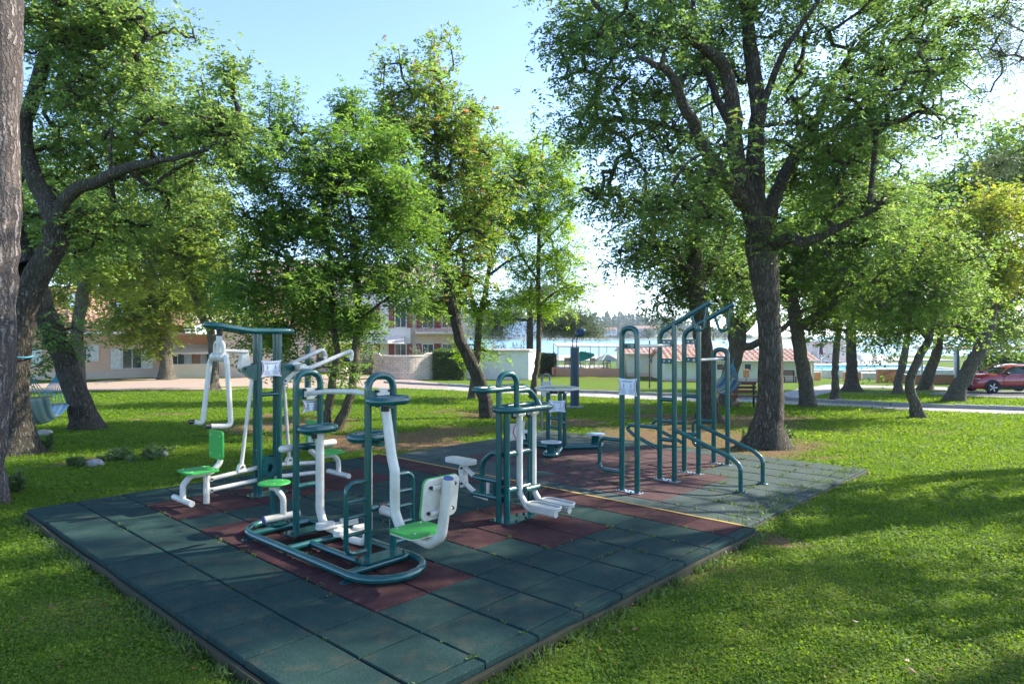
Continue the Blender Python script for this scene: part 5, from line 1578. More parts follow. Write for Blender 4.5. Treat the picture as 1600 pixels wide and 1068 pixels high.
# big oak on the right
make_tree('oak_tree', 'massive old oak with deep furrowed bark beside the far corner of the rubber mat', 13.4,
    [[(1193, 691, 62), (1200, 660, 46), (1206, 610, 38), (1205, 550, 35), (1200, 490, 35), (1193, 435, 42), (1187, 392, 44), (1181, 340, 34, .1)],
     [(1186, 380, 34), (1176, 330, 30, -.2), (1158, 285, 26, -.4), (1148, 220, 24, -.6), (1145, 157, 22, -.8), (1128, 100, 18, -1), (1085, 66, 14, -1.3), (1030, 30, 8, -1.6)],
     [(1184, 360, 30), (1182, 300, 28, .2), (1181, 236, 27, .3), (1183, 170, 25, .4), (1174, 90, 23, .5), (1168, 30, 20, .6), (1160, -60, 14, .8), (1150, -150, 8, 1)],
     [(1172, 330, 24), (1140, 290, 21, -.8), (1104, 236, 18, -1.4), (1078, 185, 15, -1.9), (1045, 115, 10, -2.4), (1000, 90, 6, -2.8)],
     [(1188, 372, 30), (1210, 310, 22, .4), (1228, 268, 20, .7), (1254, 226, 18, 1), (1276, 188, 15, 1.3), (1306, 120, 11, 1.7), (1350, 60, 7, 2)],
     [(1254, 228, 14, 1), (1300, 205, 12, .6), (1350, 160, 9, .2), (1420, 95, 6, -.2)],
     [(1205, 388, 20), (1232, 372, 16, -.6), (1262, 378, 14, -1), (1320, 350, 9, -1.5), (1380, 320, 6, -2)],
     [(1186, 190, 15, .4), (1205, 130, 12, .1), (1232, 70, 9, -.3), (1280, 0, 6, -.6)],
     [(1150, 210, 14, -.6), (1110, 130, 11, .2), (1090, 60, 8, .9), (1080, -20, 5, 1.4)],
     [(1130, 260, 12, -1), (1080, 215, 10, .2), (1010, 190, 8, .8), (930, 190, 5, 1)]],
    [(905, 55, 78, 75, 0, 1.5), (985, 40, 110, 110, -1, 1.8), (935, 170, 70, 70, .6, 1.5, 1.2), (1010, 190, 95, 90, -.6, 1.6), (955, 300, 70, 70, .8, 1.3, 1.1), (1040, 300, 75, 60, -1, 1.4, .9),
     (1085, 60, 110, 110, 1.5, 1.8), (1090, 190, 80, 80, 2.2, 1.4, .7), (1100, -70, 150, 100, 0, 3, .5), (1230, -10, 110, 90, 1.8, 1.6, .9), (1230, 110, 90, 80, 2.4, 1.6, .8), (1330, 30, 130, 110, 1.0, 2.0, .9),
     (1440, 40, 95, 95, 0, 1.8, .9), (1480, 110, 62, 60, .4, 1.4, .9), (1340, 170, 110, 80, -1.6, 1.7, .9), (1420, 190, 70, 70, 1.4, 1.5, .9), (1300, 255, 110, 70, 1.6, 1.6, 1.3), (1370, 250, 80, 60, 2.2, 1.5, 1.2), (1240, 290, 60, 50, 2.4, 1.3), (1395, 265, 70, 55, -1, 1.4),
     (1275, 335, 70, 45, 1.6, 1.2, .8), (1350, 335, 70, 45, -1.2, 1.2, .8), (1115, 330, 60, 50, 1.6, 1.1, .8), (985, 345, 45, 32, .3, .9, .8), (1300, -110, 170, 110, 0, 3, .4), (1186, 420, 30, 50, -.35, .22, .12), (1085, 240, 60, 50, -2.6, .8, .5), (1150, 150, 50, 60, -1.8, .7, .4), (1265, 210, 50, 50, -.9, .7, .5), (1310, 365, 60, 24, -1.4, .6, .5), (920, -60, 110, 80, 0, 2, .5)],
    1700, 74, .078, 'lf_oak', 'bark_oak', 11, GT, cl_r=.25, flare=1.6, twig=.012)
# second oak behind the pull-up station
make_tree('oak_tree', 'straight dark oak rising behind the pull-up station, left of the massive oak', 18.5,
    [[(1106, 652, 36), (1104, 610, 29), (1101, 550, 27), (1093, 490, 27), (1086, 430, 27), (1083, 380, 24), (1086, 330, 18), (1090, 270, 12)],
     [(1086, 425, 16), (1060, 408, 12, -.4), (1030, 388, 10, -.8), (1022, 370, 8, -.9), (1008, 350, 6, -1)],
     [(1030, 388, 8, -.8), (1010, 376, 6, -.9), (985, 360, 4, -1)],
     [(1088, 450, 15), (1120, 400, 12, .6), (1140, 340, 8, 1)]],
    [(1000, 395, 60, 34, -.5, 1.1), (1040, 350, 60, 50, -1, 1.5), (1095, 390, 70, 60, .8, 1.5), (1060, 440, 60, 34, .8, 1.2), (1120, 300, 80, 60, .5, 1.6), (1030, 470, 40, 22, .4, .8), (1130, 450, 60, 40, 1.4, 1.2)],
    520, 76, .088, 'lf_oak', 'bark_dark', 12, GT, cl_r=.26)
# forked tree behind the striped hammock
make_tree('forked_tree', 'tree forking low into several limbs behind the striped blue hammock', 25,
    [[(1136, 612, 30), (1140, 585, 24), (1150, 550, 24), (1152, 525, 28), (1150, 510, 22)],
     [(1150, 520, 18), (1138, 490, 13), (1130, 450, 9, .4), (1120, 400, 6, .6)],
     [(1153, 520, 17), (1160, 490, 13), (1172, 450, 10, -.4), (1180, 400, 6, -.6)],
     [(1155, 522, 15), (1175, 500, 13, .3), (1200, 470, 9, .6), (1230, 420, 6, .8)],
     [(1152, 545, 13), (1185, 535, 11, -.5), (1220, 515, 8, -.9), (1260, 480, 5, -1)]],
    [(1130, 400, 80, 60, 0, 2), (1200, 400, 70, 60, 1, 2), (1100, 460, 50, 40, 1, 1.5, .6), (1240, 470, 60, 40, 0, 1.5, .7), (1170, 450, 60, 30, 2, 1.4, .6)],
    400, 56, .125, 'lf_loc', 'bark_grey', 13, GT, cl_r=.36)
# dense leafy trees in the right middle distance
make_tree('leaning_tree', 'brown trunk bending left with one heavy side limb, right of the massive oak', 24.5,
    [[(1264, 631, 25), (1260, 600, 21), (1252, 560, 20), (1245, 520, 20), (1240, 480, 19), (1236, 450, 15)],
     [(1247, 512, 16), (1270, 498, 14, -.3), (1298, 478, 11, -.6), (1330, 440, 7, -1), (1360, 400, 5, -1)],
     [(1240, 480, 14), (1225, 440, 10, .5), (1220, 380, 6, .8)]],
    [(1240, 400, 70, 60, 0, 2), (1310, 400, 70, 70, -.6, 2), (1350, 470, 60, 45, -1, 1.4), (1290, 470, 50, 40, .8, 1.5), (1270, 330, 80, 60, 0, 2), (1370, 340, 70, 60, 0, 2), (1360, 500, 45, 28, -.8, 1, .8), (1275, 520, 36, 22, 1.5, .8, .5)],
    760, 66, .115, 'lf_mid', 'bark_grey', 14, GT, cl_r=.33)
make_tree('slender_tree', 'thin pale trunk standing behind the kerb between two thicker brown trunks', 29,
    [[(1306, 621, 14), (1305, 590, 10), (1306, 550, 10), (1310, 510, 9), (1312, 460, 6)]],
    [(1310, 420, 50, 50, 0, 1.8), (1320, 470, 45, 35, 0, 1.5)], 130, 45, .16, 'lf_mid', 'bark_grey', 15, GT, cl_r=.36)
make_tree('thick_tree', 'thick upright trunk in front of the blue swimming pool', 39,
    [[(1331, 609, 24), (1331, 585, 17), (1330, 560, 15), (1330, 520, 15), (1332, 470, 11)]],
    [(1335, 430, 85, 60, 0, 2.8), (1410, 440, 70, 60, 1, 2.5), (1280, 430, 70, 55, 1, 2.2), (1350, 350, 80, 50, 0, 2.5), (1440, 360, 60, 50, 0, 2.4), (1380, 485, 60, 26, 0, 2)], 620, 45, .20, 'lf_mid', 'bark_oak', 16, GT, cl_r=.5)
make_tree('crooked_tree', 'crooked pale trunk swaying right in front of the orange pool wall', 36,
    [[(1402, 612, 13), (1404, 590, 11), (1412, 560, 11), (1417, 530, 9), (1422, 480, 6)]],
    [(1425, 440, 65, 60, 0, 2.2), (1400, 485, 50, 32, 0, 1.6), (1455, 500, 36, 24, 0, 1.2), (1470, 390, 60, 50, 0, 2)], 380, 45, .19, 'lf_mid', 'bark_grey', 17, GT, cl_r=.45)
make_tree('curved_tree', 'slim S-curved tree standing alone on the lawn with drooping leaves right of the massive oak', 20.3,
    [[(1436, 653, 19), (1428, 632, 15), (1421, 605, 14), (1424, 585, 13), (1437, 558, 12), (1450, 530, 11), (1460, 490, 8), (1470, 440, 5)],
     [(1450, 530, 7), (1425, 500, 6, -.4), (1400, 470, 4, -.7)]],
    [(1440, 450, 50, 45, 0, 1.3), (1395, 440, 45, 50, -.4, 1.2), (1475, 500, 40, 26, .5, 1.0, .8), (1395, 520, 36, 22, 0, .8, .8), (1480, 400, 55, 40, 0, 1.3), (1420, 380, 50, 40, 0, 1.2), (1500, 450, 40, 36, .3, 1.0), (1465, 545, 20, 22, .4, .5, .4), (1385, 480, 40, 30, -.3, 1)],
    460, 58, .088, 'lf_mid', 'bark_grey', 18, GT, cl_r=.27, droop=.5)
make_tree('distant_tree', 'grey trunk leaning right beside the stacked white pool chairs', 41,
    [[(1444, 608, 20), (1452, 580, 16), (1464, 550, 14), (1472, 500, 10)]],
    [(1470, 460, 70, 60, 0, 2.6), (1530, 450, 60, 60, 0, 2.4), (1500, 510, 50, 22, 0, 1.6), (1585, 500, 55, 36, 0, 2), (1450, 380, 60, 40, 0, 2)], 460, 45, .2, 'lf_mid', 'bark_grey', 19, GT, cl_r=.5)
make_tree('autumn_tree', 'tree leaning far right beside the red car under a yellow autumn crown', 28.5,
    [[(1488, 626, 26), (1497, 605, 23), (1516, 575, 21), (1532, 545, 19), (1543, 515, 18), (1552, 470, 13), (1556, 420, 9), (1548, 360, 5)],
     [(1543, 515, 9), (1520, 470, 7, -.4), (1505, 420, 5, -.6)], [(1550, 480, 9), (1580, 450, 7, .4), (1610, 420, 4, .6)]],
    [(1520, 350, 60, 45, 0, 1.8), (1570, 380, 50, 50, 0, 1.8), (1490, 380, 48, 40, -.3, 1.5), (1540, 420, 70, 45, .2, 1.8, .8), (1545, 310, 40, 28, 0, 1.2)],
    400, 50, .14, 'lf_yel', 'bark_grey', 20, GT, cl_r=.34)
make_tree('rear_tree', 'taller green crown rising behind the yellow autumn crown at the right edge', 36,
    [[(1668, 616, 20), (1662, 560, 16), (1640, 480, 14), (1610, 380, 10), (1580, 300, 6)], [(1625, 430, 9), (1550, 350, 6), (1500, 290, 4)], [(1640, 470, 9), (1690, 380, 6)]],
    [(1530, 270, 60, 45, 0, 2.2), (1580, 260, 55, 55, 0, 2.2), (1480, 310, 45, 40, 0, 1.8), (1610, 330, 50, 60, 0, 2.2), (1560, 500, 60, 40, .5, 2, .8), (1590, 450, 50, 60, 0, 2, .8), (1450, 330, 55, 45, 0, 1.8, .9), (1600, 250, 60, 60, 0, 2.2)],
    760, 48, .18, 'lf_mid', 'bark_grey', 21, GT, cl_r=.45)
# left group
make_tree('pine_tree', 'thick pine trunk with plated grey-pink bark cut by the left edge of the photo', 8.3,
    [[(-36, 790, 76), (-28, 730, 60), (-14, 600, 58), (-6, 450, 56), (-3, 300, 56), (1, 100, 56), (3, -100, 56), (10, -400, 54), (0, -700, 44), (-20, -950, 26)],
     [(2, -600, 22), (-120, -720, 14, .5), (-220, -800, 6, 1)], [(0, -640, 20), (110, -760, 12, -.5), (200, -860, 6, -1)]],
    [(-180, -840, 170, 90, .8, 2), (170, -900, 170, 90, -1, 2), (0, -1000, 180, 110, 0, 2.5)],
    220, 110, .12, 'lf_conif', 'bark_pine', 30, GT, cl_r=.22, asp=.07, flare=1.25, seg=20)
make_tree('oak_tree', 'old oak with bent grey trunk, a blue rope tied round it and a long limb', 12.4,
    [[(30, 704, 50), (27, 660, 39), (27, 600, 33), (30, 550, 32), (36, 495, 35), (51, 445, 39), (70, 412, 37), (86, 380, 36), (86, 350, 30), (72, 310, 28, .2), (50, 270, 24, .3), (38, 200, 22, .4), (60, 130, 22, .4), (76, 75, 19, .4), (92, 10, 13, .5), (110, -80, 8, .5)],
     [(90, 352, 22), (98, 320, 20, -.3), (120, 296, 19, -.5), (160, 281, 17, -.7), (200, 260, 14, -.9), (250, 252, 9, -1.1), (320, 235, 5, -1.2)],
     [(44, 420, 34, .3), (38, 400, 30, .5), (28, 370, 26, .8), (24, 300, 20, 1)],
     [(72, 90, 10, .4), (130, 70, 8, 0), (180, 40, 6, -.4), (230, 25, 4, -.6)]],
    [(110, 40, 85, 80, 0, 1.6), (190, 45, 70, 50, .3, 1.2), (245, 45, 40, 32, 0, .8, .9), (140, 150, 85, 65, .9, 1.3), (215, 120, 40, 40, .2, .9, .8), (235, 185, 85, 42, .3, 1.1), (310, 205, 65, 40, -.5, .9), (355, 200, 34, 32, -1, .7, .9),
     (80, 230, 60, 55, 1.1, 1.0), (185, 330, 85, 40, .9, 1.0), (170, 250, 90, 45, 1.6, 1.0, 1.2), (280, 250, 70, 40, 1.2, .9), (100, 300, 50, 50, 1.8, 1.0), (290, 285, 70, 38, .2, .9), (60, 350, 40, 40, 1, 1, .6), (150, 370, 60, 30, .6, 1, .8), (80, -70, 120, 90, 0, 2, .6)],
    1300, 66, .072, 'lf_oakL', 'bark_dark', 31, GT, cl_r=.2, shoots=24)
make_tree('oak_tree', 'dark trunk leaning steeply left with ivy at its foot, hammock rope tied to it', 16.5,
    [[(140, 664, 42), (124, 630, 35), (106, 580, 32), (88, 530, 31), (68, 485, 31), (52, 440, 38), (38, 405, 32), (20, 340, 22), (10, 260, 12)],
     [(50, 440, 18), (80, 400, 12, .4), (120, 360, 8, .6)]],
    [(40, 340, 70, 60, 0, 1.6), (100, 350, 60, 50, .8, 1.4), (20, 240, 60, 60, 0, 1.6), (-40, 320, 60, 60, 0, 1.6), (90, 510, 28, 24, -.3, .35, .7), (70, 545, 30, 24, -.3, .35, .6)],
    330, 58, .11, 'lf_oak', 'bark_dark', 32, GT, cl_r=.24)
make_tree('poplar_tree', 'pale knobbly upright trunk between the leaning dark trunk and the pink house', 31,
    [[(120, 606, 24), (121, 570, 20), (120, 520, 17), (128, 470, 18), (132, 430, 17), (128, 395, 16), (126, 340, 9)],
     [(130, 425, 8), (150, 405, 6), (180, 380, 4)], [(126, 415, 7), (105, 400, 5), (90, 390, 3)]],
    [(130, 360, 70, 50, 0, 2), (190, 400, 55, 40, 0, 1.8), (90, 400, 40, 34, 0, 1.5), (85, 450, 40, 36, .6, 1.4), (170, 440, 40, 24, -.5, 1.2, .6), (110, 300, 70, 40, 0, 2), (190, 340, 60, 50, .5, 2)],
    560, 50, .16, 'lf_far', 'bark_grey', 33, GT, cl_r=.36)
make_tree('round_tree', 'straight brown trunk growing out of the raised lawn before the pink house', 43,
    [[(261, 592, 24), (260, 570, 19), (259, 540, 18), (258, 500, 18), (258, 450, 14), (260, 400, 9)]],
    [(250, 420, 60, 50, 0, 2.6), (220, 470, 50, 40, 0, 2.2), (290, 470, 50, 36, 0, 2), (240, 500, 50, 26, 0, 2, .8), (280, 380, 60, 45, 0, 2.4), (200, 360, 60, 45, 0, 2.4), (200, 495, 42, 22, -.4, 1.6), (225, 525, 36, 12, -.5, 1.2, .7), (140, 420, 45, 40, 1, 2), (262, 530, 34, 16, 0, 1.2, .6)],
    900, 50, .21, 'lf_far', 'bark_grey', 34, GT, cl_r=.46)
make_tree('hooked_tree', 'trunk with a hooked bend and orange foot by the pink paved yard', 33,
    [[(334, 609, 20), (333, 580, 13), (332, 545, 12), (328, 515, 12), (316, 495, 12), (308, 470, 11), (296, 440, 10), (280, 410, 8), (270, 370, 5)],
     [(310, 470, 7), (330, 440, 5), (350, 400, 4)]],
    [(320, 430, 60, 45, 0, 2), (350, 380, 55, 50, .5, 2), (290, 380, 55, 45, -.3, 2), (355, 460, 45, 34, .4, 1.5), (380, 490, 35, 24, .4, 1.3, .7), (330, 330, 50, 40, 0, 1.6)],
    560, 50, .16, 'lf_far', 'bark_grey', 35, GT, cl_r=.36)
# centre group
make_tree('ash_tree', 'broad green ash with two thin curved stems behind the white lever arms', 16.2,
    [[(520, 668, 15), (533, 655, 15), (547, 620, 13), (553, 580, 12), (557, 540, 12), (558, 480, 11), (559, 425, 10), (556, 385, 9), (545, 365, 7), (530, 345, 5)],
     [(511, 674, 16), (512, 640, 13), (519, 600, 12), (526, 555, 10), (520, 500, 9), (517, 440, 7), (512, 380, 5), (505, 310, 3)],
     [(558, 430, 7), (580, 380, 6, .3), (610, 330, 5, .6), (640, 290, 3, .8)],
     [(520, 450, 7), (480, 420, 5, -.3), (430, 395, 4, -.5), (390, 380, 2, -.6)],
     [(556, 390, 6), (545, 320, 5), (530, 250, 4, .2), (520, 200, 2, .3)],
     [(558, 500, 5), (600, 470, 4, -.5), (640, 430, 3, -.8)]],
    [(430, 320, 75, 70, -.3, 1.3), (520, 290, 85, 80, 0, 1.5), (600, 310, 75, 70, .2, 1.3), (460, 420, 85, 60, -.6, 1.3), (560, 400, 85, 70, -.8, 1.4), (640, 390, 55, 65, 0, 1.1), (410, 440, 50, 45, 0, 1),
     (450, 510, 60, 42, .4, 1), (530, 500, 70, 50, .5, 1.1), (620, 455, 50, 36, -.3, 1, .8), (400, 250, 45, 40, 0, .8), (480, 225, 40, 45, 0, .8), (560, 240, 55, 50, 0, 1), (600, 530, 50, 12, -.4, .6, .4), (480, 570, 40, 30, .3, .7, .7), (540, 580, 40, 20, -.2, .6, .5), (450, 205, 22, 30, 0, .5), (545, 180, 14, 40, .1, .4)],
    1150, 81, .092, 'lf_ash', 'bark_smooth', 40, GT, cl_r=.16, spray=9, asp=.42, flare=1.2, twig=.008, shoots=22)
make_tree('oak_tree', 'half rust-coloured oak leaning left with a dark curved trunk, the tallest crown in the centre', 19.6,
    [[(764, 650, 26), (757, 625, 21), (747, 590, 20), (735, 562, 19), (719, 530, 17), (709, 490, 15), (700, 450, 14), (692, 400, 12), (688, 330, 10), (684, 250, 8), (680, 170, 5), (678, 110, 3)],
     [(692, 400, 7), (730, 350, 6, .4), (770, 310, 5, .6), (800, 290, 3, .7)],
     [(688, 320, 6), (650, 270, 5, -.3), (620, 220, 3, -.5)],
     [(686, 290, 6), (720, 220, 5, .2), (740, 170, 3, .3)],
     [(690, 380, 6), (735, 358, 5, -.4), (760, 372, 3, -.5)]],
    [(640, 190, 45, 60, 0, 1), (690, 200, 55, 70, 0, 1.2), (735, 220, 42, 65, .2, 1), (620, 240, 40, 50, 0, 1), (680, 290, 70, 60, .3, 1.3), (745, 290, 45, 50, .3, 1), (640, 140, 22, 50, 0, .5), (610, 160, 12, 30, 0, .3), (680, 140, 18, 40, .1, .4), (708, 150, 14, 40, 0, .4), (585, 200, 16, 50, .1, .4),
     (765, 240, 12, 30, .2, .4), (690, 380, 65, 50, -.2, 1), (720, 430, 45, 36, .6, .8, .8), (760, 350, 50, 45, .4, 1), (690, 475, 46, 26, .8, .7, .7), (630, 330, 40, 40, 0, .8, .8)],
    950, 58, .092, 'lf_rust', 'bark_dark', 41, GT, cl_r=.17, droop=-.3, shoots=26)
make_tree('locust_tree', 'light green locust dividing into two stems above the white shed', 28,
    [[(738, 626, 13), (740, 600, 11), (744, 560, 11), (747, 520, 11), (749, 492, 11)],
     [(748, 496, 9), (738, 470, 8), (728, 430, 7), (722, 390, 5), (716, 340, 3)],
     [(750, 496, 9), (758, 460, 8), (764, 420, 7), (778, 370, 6), (795, 320, 5), (812, 270, 3)],
     [(764, 430, 5), (790, 410, 4), (820, 395, 2)], [(776, 376, 5), (768, 330, 4), (765, 260, 3)]],
    [(740, 330, 50, 50, 0, 1.6), (790, 270, 45, 50, 0, 1.6), (770, 380, 50, 45, 0, 1.6, .8), (720, 410, 40, 40, 0, 1.4, .8), (780, 440, 40, 34, 0, 1.3, .7), (750, 250, 36, 40, 0, 1.3, .8), (815, 240, 30, 34, 0, 1.1, .8), (700, 470, 36, 26, 0, 1.1, .7), (745, 540, 34, 30, .8, .9, .7), (800, 330, 40, 50, 0, 1.4), (735, 480, 46, 30, 0, 1.2, .7), (790, 480, 34, 24, 0, 1, .6)],
    620, 64, .115, 'lf_loc', 'bark_smooth', 42, GT, cl_r=.24, spray=8, asp=.42, flare=1.2, twig=.009)
make_tree('locust_tree', 'slender yellow-green locust with one straight stem right of the white shed', 28.5,
    [[(832, 617, 12), (836, 590, 9), (841, 550, 8), (842, 500, 8), (841, 430, 7), (843, 350, 6), (846, 270, 4), (850, 215, 2)],
     [(842, 480, 4), (870, 455, 3), (900, 440, 2)], [(842, 440, 4), (815, 400, 3), (800, 370, 2)], [(842, 390, 4), (875, 350, 3), (900, 320, 2)], [(843, 340, 4), (820, 290, 3), (812, 250, 2)]],
    [(850, 250, 45, 45, 0, 1.4, .7), (880, 320, 36, 45, 0, 1.3, .9), (830, 330, 45, 50, 0, 1.5, .8), (870, 390, 45, 36, 0, 1.4, .8), (820, 420, 45, 34, 0, 1.4, .8), (880, 445, 42, 20, 0, 1.2), (840, 470, 45, 18, 0, 1.2, .8), (875, 230, 24, 24, 0, .8, .7), (893, 410, 26, 28, 0, .8, .7)],
    540, 64, .115, 'lf_loc', 'bark_smooth', 43, GT, cl_r=.24, spray=8, asp=.42, flare=1.2, twig=.009)
# cedar by the water: layered flat branches
make_tree('cedar_tree', 'dark cedar with flat drooping tiers of needles behind the white shed by the water', 58,
    [[(828, 578, 14), (828, 540, 11), (828, 500, 10), (828, 470, 7), (830, 440, 3)],
     [(828, 500, 4), (790, 500, 3, -1), (770, 515, 2, -1.4)], [(828, 490, 4), (870, 495, 3, -1), (905, 512, 2, -1)], [(828, 480, 4), (800, 475, 2, 1)], [(828, 480, 4), (870, 478, 2, 1), (900, 490, 1, 1)]],
    [(790, 492, 34, 10, -.8, 2), (860, 488, 45, 10, -.8, 2.4), (885, 502, 36, 9, -.6, 2), (905, 515, 26, 9, -.5, 1.5), (778, 508, 20, 9, -.6, 1.4), (830, 472, 50, 10, 0, 2.6), (870, 510, 26, 7, -1, 1.4, .8), (840, 455, 35, 10, 0, 2)],
    430, 70, .24, 'lf_conif', 'bark_dark', 44, GT, cl_r=.4, asp=.18, droop=.5)
# the pine outside the right edge whose twigs hang into the picture
make_tree('pine_tree', 'open pine whose thin long-needled twigs hang in at the upper right edge', 11.0,
    [[(2060, 810, 60), (2050, 700, 48), (2040, 500, 46), (2010, 200, 44), (1980, -100, 38), (1950, -400, 30), (1930, -650, 18)],
     [(2012, 220, 14), (1880, 150, 10, 0), (1740, 110, 7, .2), (1640, 95, 5, .3), (1575, 85, 3, .3), (1530, 70, 1.5, .3)],
     [(1990, 0, 14), (1860, 100, 9, .4), (1700, 200, 6, .8), (1610, 225, 3, 1), (1555, 260, 1.5, 1)],
     [(1660, 100, 4, .3), (1600, 50, 3, .4), (1560, 30, 1.5, .4)],
     [(1970, -150, 16), (1800, -200, 10, -1), (1650, -240, 6, -2)], [(1960, -300, 14), (2150, -350, 9, 1), (2300, -400, 5, 1.5)], [(1950, -400, 12), (1800, -500, 8, 1), (1680, -560, 4, 2)]],
    [(1575, 90, 34, 40, .3, .35, 1.6), (1590, 40, 30, 25, .3, .35, 1.4), (1580, 250, 28, 22, .9, .35, 1), (1640, 120, 50, 50, .4, .6), (1700, -240, 170, 90, -1.5, 1.8), (1850, -330, 170, 110, .5, 2.2), (2000, -480, 190, 120, 0, 2.4), (1760, -540, 160, 90, 1.5, 2), (2200, -380, 170, 90, 1, 2), (1950, -700, 170, 100, 0, 2.2), (1850, -100, 150, 80, -1, 1.8), (2050, -150, 150, 80, -1, 1.8)],
    640, 110, .15, 'lf_conif', 'bark_pine', 50, GT, cl_r=.15, asp=.06, droop=.2, upb=.2)

make_tree('oak_tree', 'oak standing outside the right edge whose crown shades the near right lawn', 9.6,
    [[(2600, 860, 60), (2596, 780, 50), (2590, 500, 46), (2580, 200, 42), (2570, -100, 34), (2560, -400, 22), (2550, -600, 10)],
     [(2580, 200, 24), (2450, 0, 18, -.5), (2330, -150, 12, -1)], [(2575, 50, 22), (2720, -150, 16, .5), (2850, -280, 10, 1)], [(2570, -100, 18), (2480, -300, 12, 1), (2400, -450, 7, 2)]],
    [(2400, -220, 220, 130, -1, 2.0), (2620, -330, 220, 150, 0, 2.4), (2820, -260, 200, 130, 1, 2), (2480, -480, 220, 140, .6, 2.2), (2300, -60, 150, 90, -1.6, 1.4), (2700, -520, 200, 120, -1, 2)],
    170, 46, .12, 'lf_oak', 'bark_oak', 51, GT, cl_r=.28)

make_tree('oak_tree', 'farther oak outside the right edge whose crown dapples the middle of the lawn', 14.5,
    [[(2090, 660, 44), (2088, 600, 38), (2084, 450, 34), (2080, 250, 30), (2076, 80, 24), (2070, -80, 14), (2066, -200, 8)],
     [(2082, 300, 18), (1990, 160, 12, -.5), (1930, 60, 8, -1)], [(2078, 180, 16), (2170, 60, 11, .5), (2250, -20, 7, 1)]],
    [(2110, 40, 110, 80, -2, 1.6), (2200, 20, 130, 80, -1, 1.8), (2160, -120, 120, 70, -2, 1.6)],
    110, 44, .12, 'lf_oak', 'bark_oak', 52, GT, cl_r=.28)
# ================================================================ hammocks, bench, lamp, showers, bins, board
def shower(label, px, Y, top_py):
    x = (px - 800) * Y / FPX; zb = gzf(x, Y); ztop = CAM_H - (top_py - HOR) * Y / FPX - zb
    t = thing('outdoor_shower', label, 'shower', (x, Y, zb), 0, 'dark blue outdoor shower posts')
    m = MB(); m.tube([(0, 0, 0), (0, 0, ztop * .80)], .155, 18); m.build('column', 'navy', t)
    m = MB()
    for q in (-.07, .07): m.tube(fillet([(q, 0, ztop * .79), (q, 0, ztop * .92), (q * .4 + .16, 0, ztop * .985)], .15), .02, 8)
    m.build('riser', 'navy', t)
    m = MB(); m.lathe([(0, -.04), (.19, -.04), (.21, 0), (.12, .08), (0, .09)], (0, 0, 0), 20); o = m.build('shower_head', 'navy', t); o.location = (.19, -.04, ztop); o.rotation_euler = (rad(40), rad(-30), 0)
    m = MB(); m.lathe([(.0, .001), (.3, .001), (.3, .06), (.155, .07)], (0, 0, 0), 20); m.build('base', 'kerb', t)
shower('dark blue outdoor shower post rising by the path in front of the cafe terrace', 898, 23.5, 519)
shower('dark blue outdoor shower post half hidden under the broad ash crown', 481, 33, 523)

def board_sign():
    P = gp(853, 676)
    t = thing('notice_board', 'grey two-post arched notice board behind the white hand wheel', 'notice board', P, rad(20))
    h = 1.36
    m = MB(); m.tube(fillet([(-.10, 0, 0), (-.10, 0, h), (.10, 0, h), (.10, 0, 0)], .099, 8), .025, 10); m.build('arched_frame', 'grey_post', t)
    m = MB(); m.prism(rrect(.125, .17, .03), 'z', -.006, .006); o = m.build('panel', ['signback'], t, bevel=.002, seg=1); o.location = (0, -.033, 1.03); o.rotation_euler = (rad(90), 0, 0)
board_sign()

M['cloth_blue'] = None
def stripe_mat(name, cols, freq):
    m, nt, p = new_mat(name)
    tc = nt.nodes.new('ShaderNodeTexCoord'); sp = nt.nodes.new('ShaderNodeSeparateXYZ'); nt.links.new(tc.outputs['UV'], sp.inputs[0])
    mu = nt.nodes.new('ShaderNodeMath'); mu.operation = 'MULTIPLY'; mu.inputs[1].default_value = freq; nt.links.new(sp.outputs[0], mu.inputs[0])
    fr = nt.nodes.new('ShaderNodeMath'); fr.operation = 'FRACT'; nt.links.new(mu.outputs[0], fr.inputs[0])
    r = nt.nodes.new('ShaderNodeValToRGB'); r.color_ramp.interpolation = 'CONSTANT'; el = r.color_ramp.elements
    while len(el) < len(cols): el.new(.5)
    for i, c in enumerate(cols): el[i].position = i / len(cols); el[i].color = (*c, 1)
    nt.links.new(fr.outputs[0], r.inputs[0]); nt.links.new(r.outputs[0], p.inputs['Base Color']); p.inputs['Roughness'].default_value = .9
    return m
M['cloth_pale'] = stripe_mat('pale_blue_striped_cloth', [(.30, .48, .55), (.55, .62, .62), (.16, .36, .46), (.42, .55, .58)], 3)
M['cloth_stripe'] = stripe_mat('vivid_blue_striped_cloth', [(.012, .05, .13), (.15, .20, .10), (.016, .10, .24), (.01, .03, .08), (.025, .14, .22), (.22, .24, .17)], 2)
M['rope'] = simple('blue_rope', (.10, .35, .50), .9)
M['stick'] = simple('spreader_wood', (.35, .24, .13), .7)
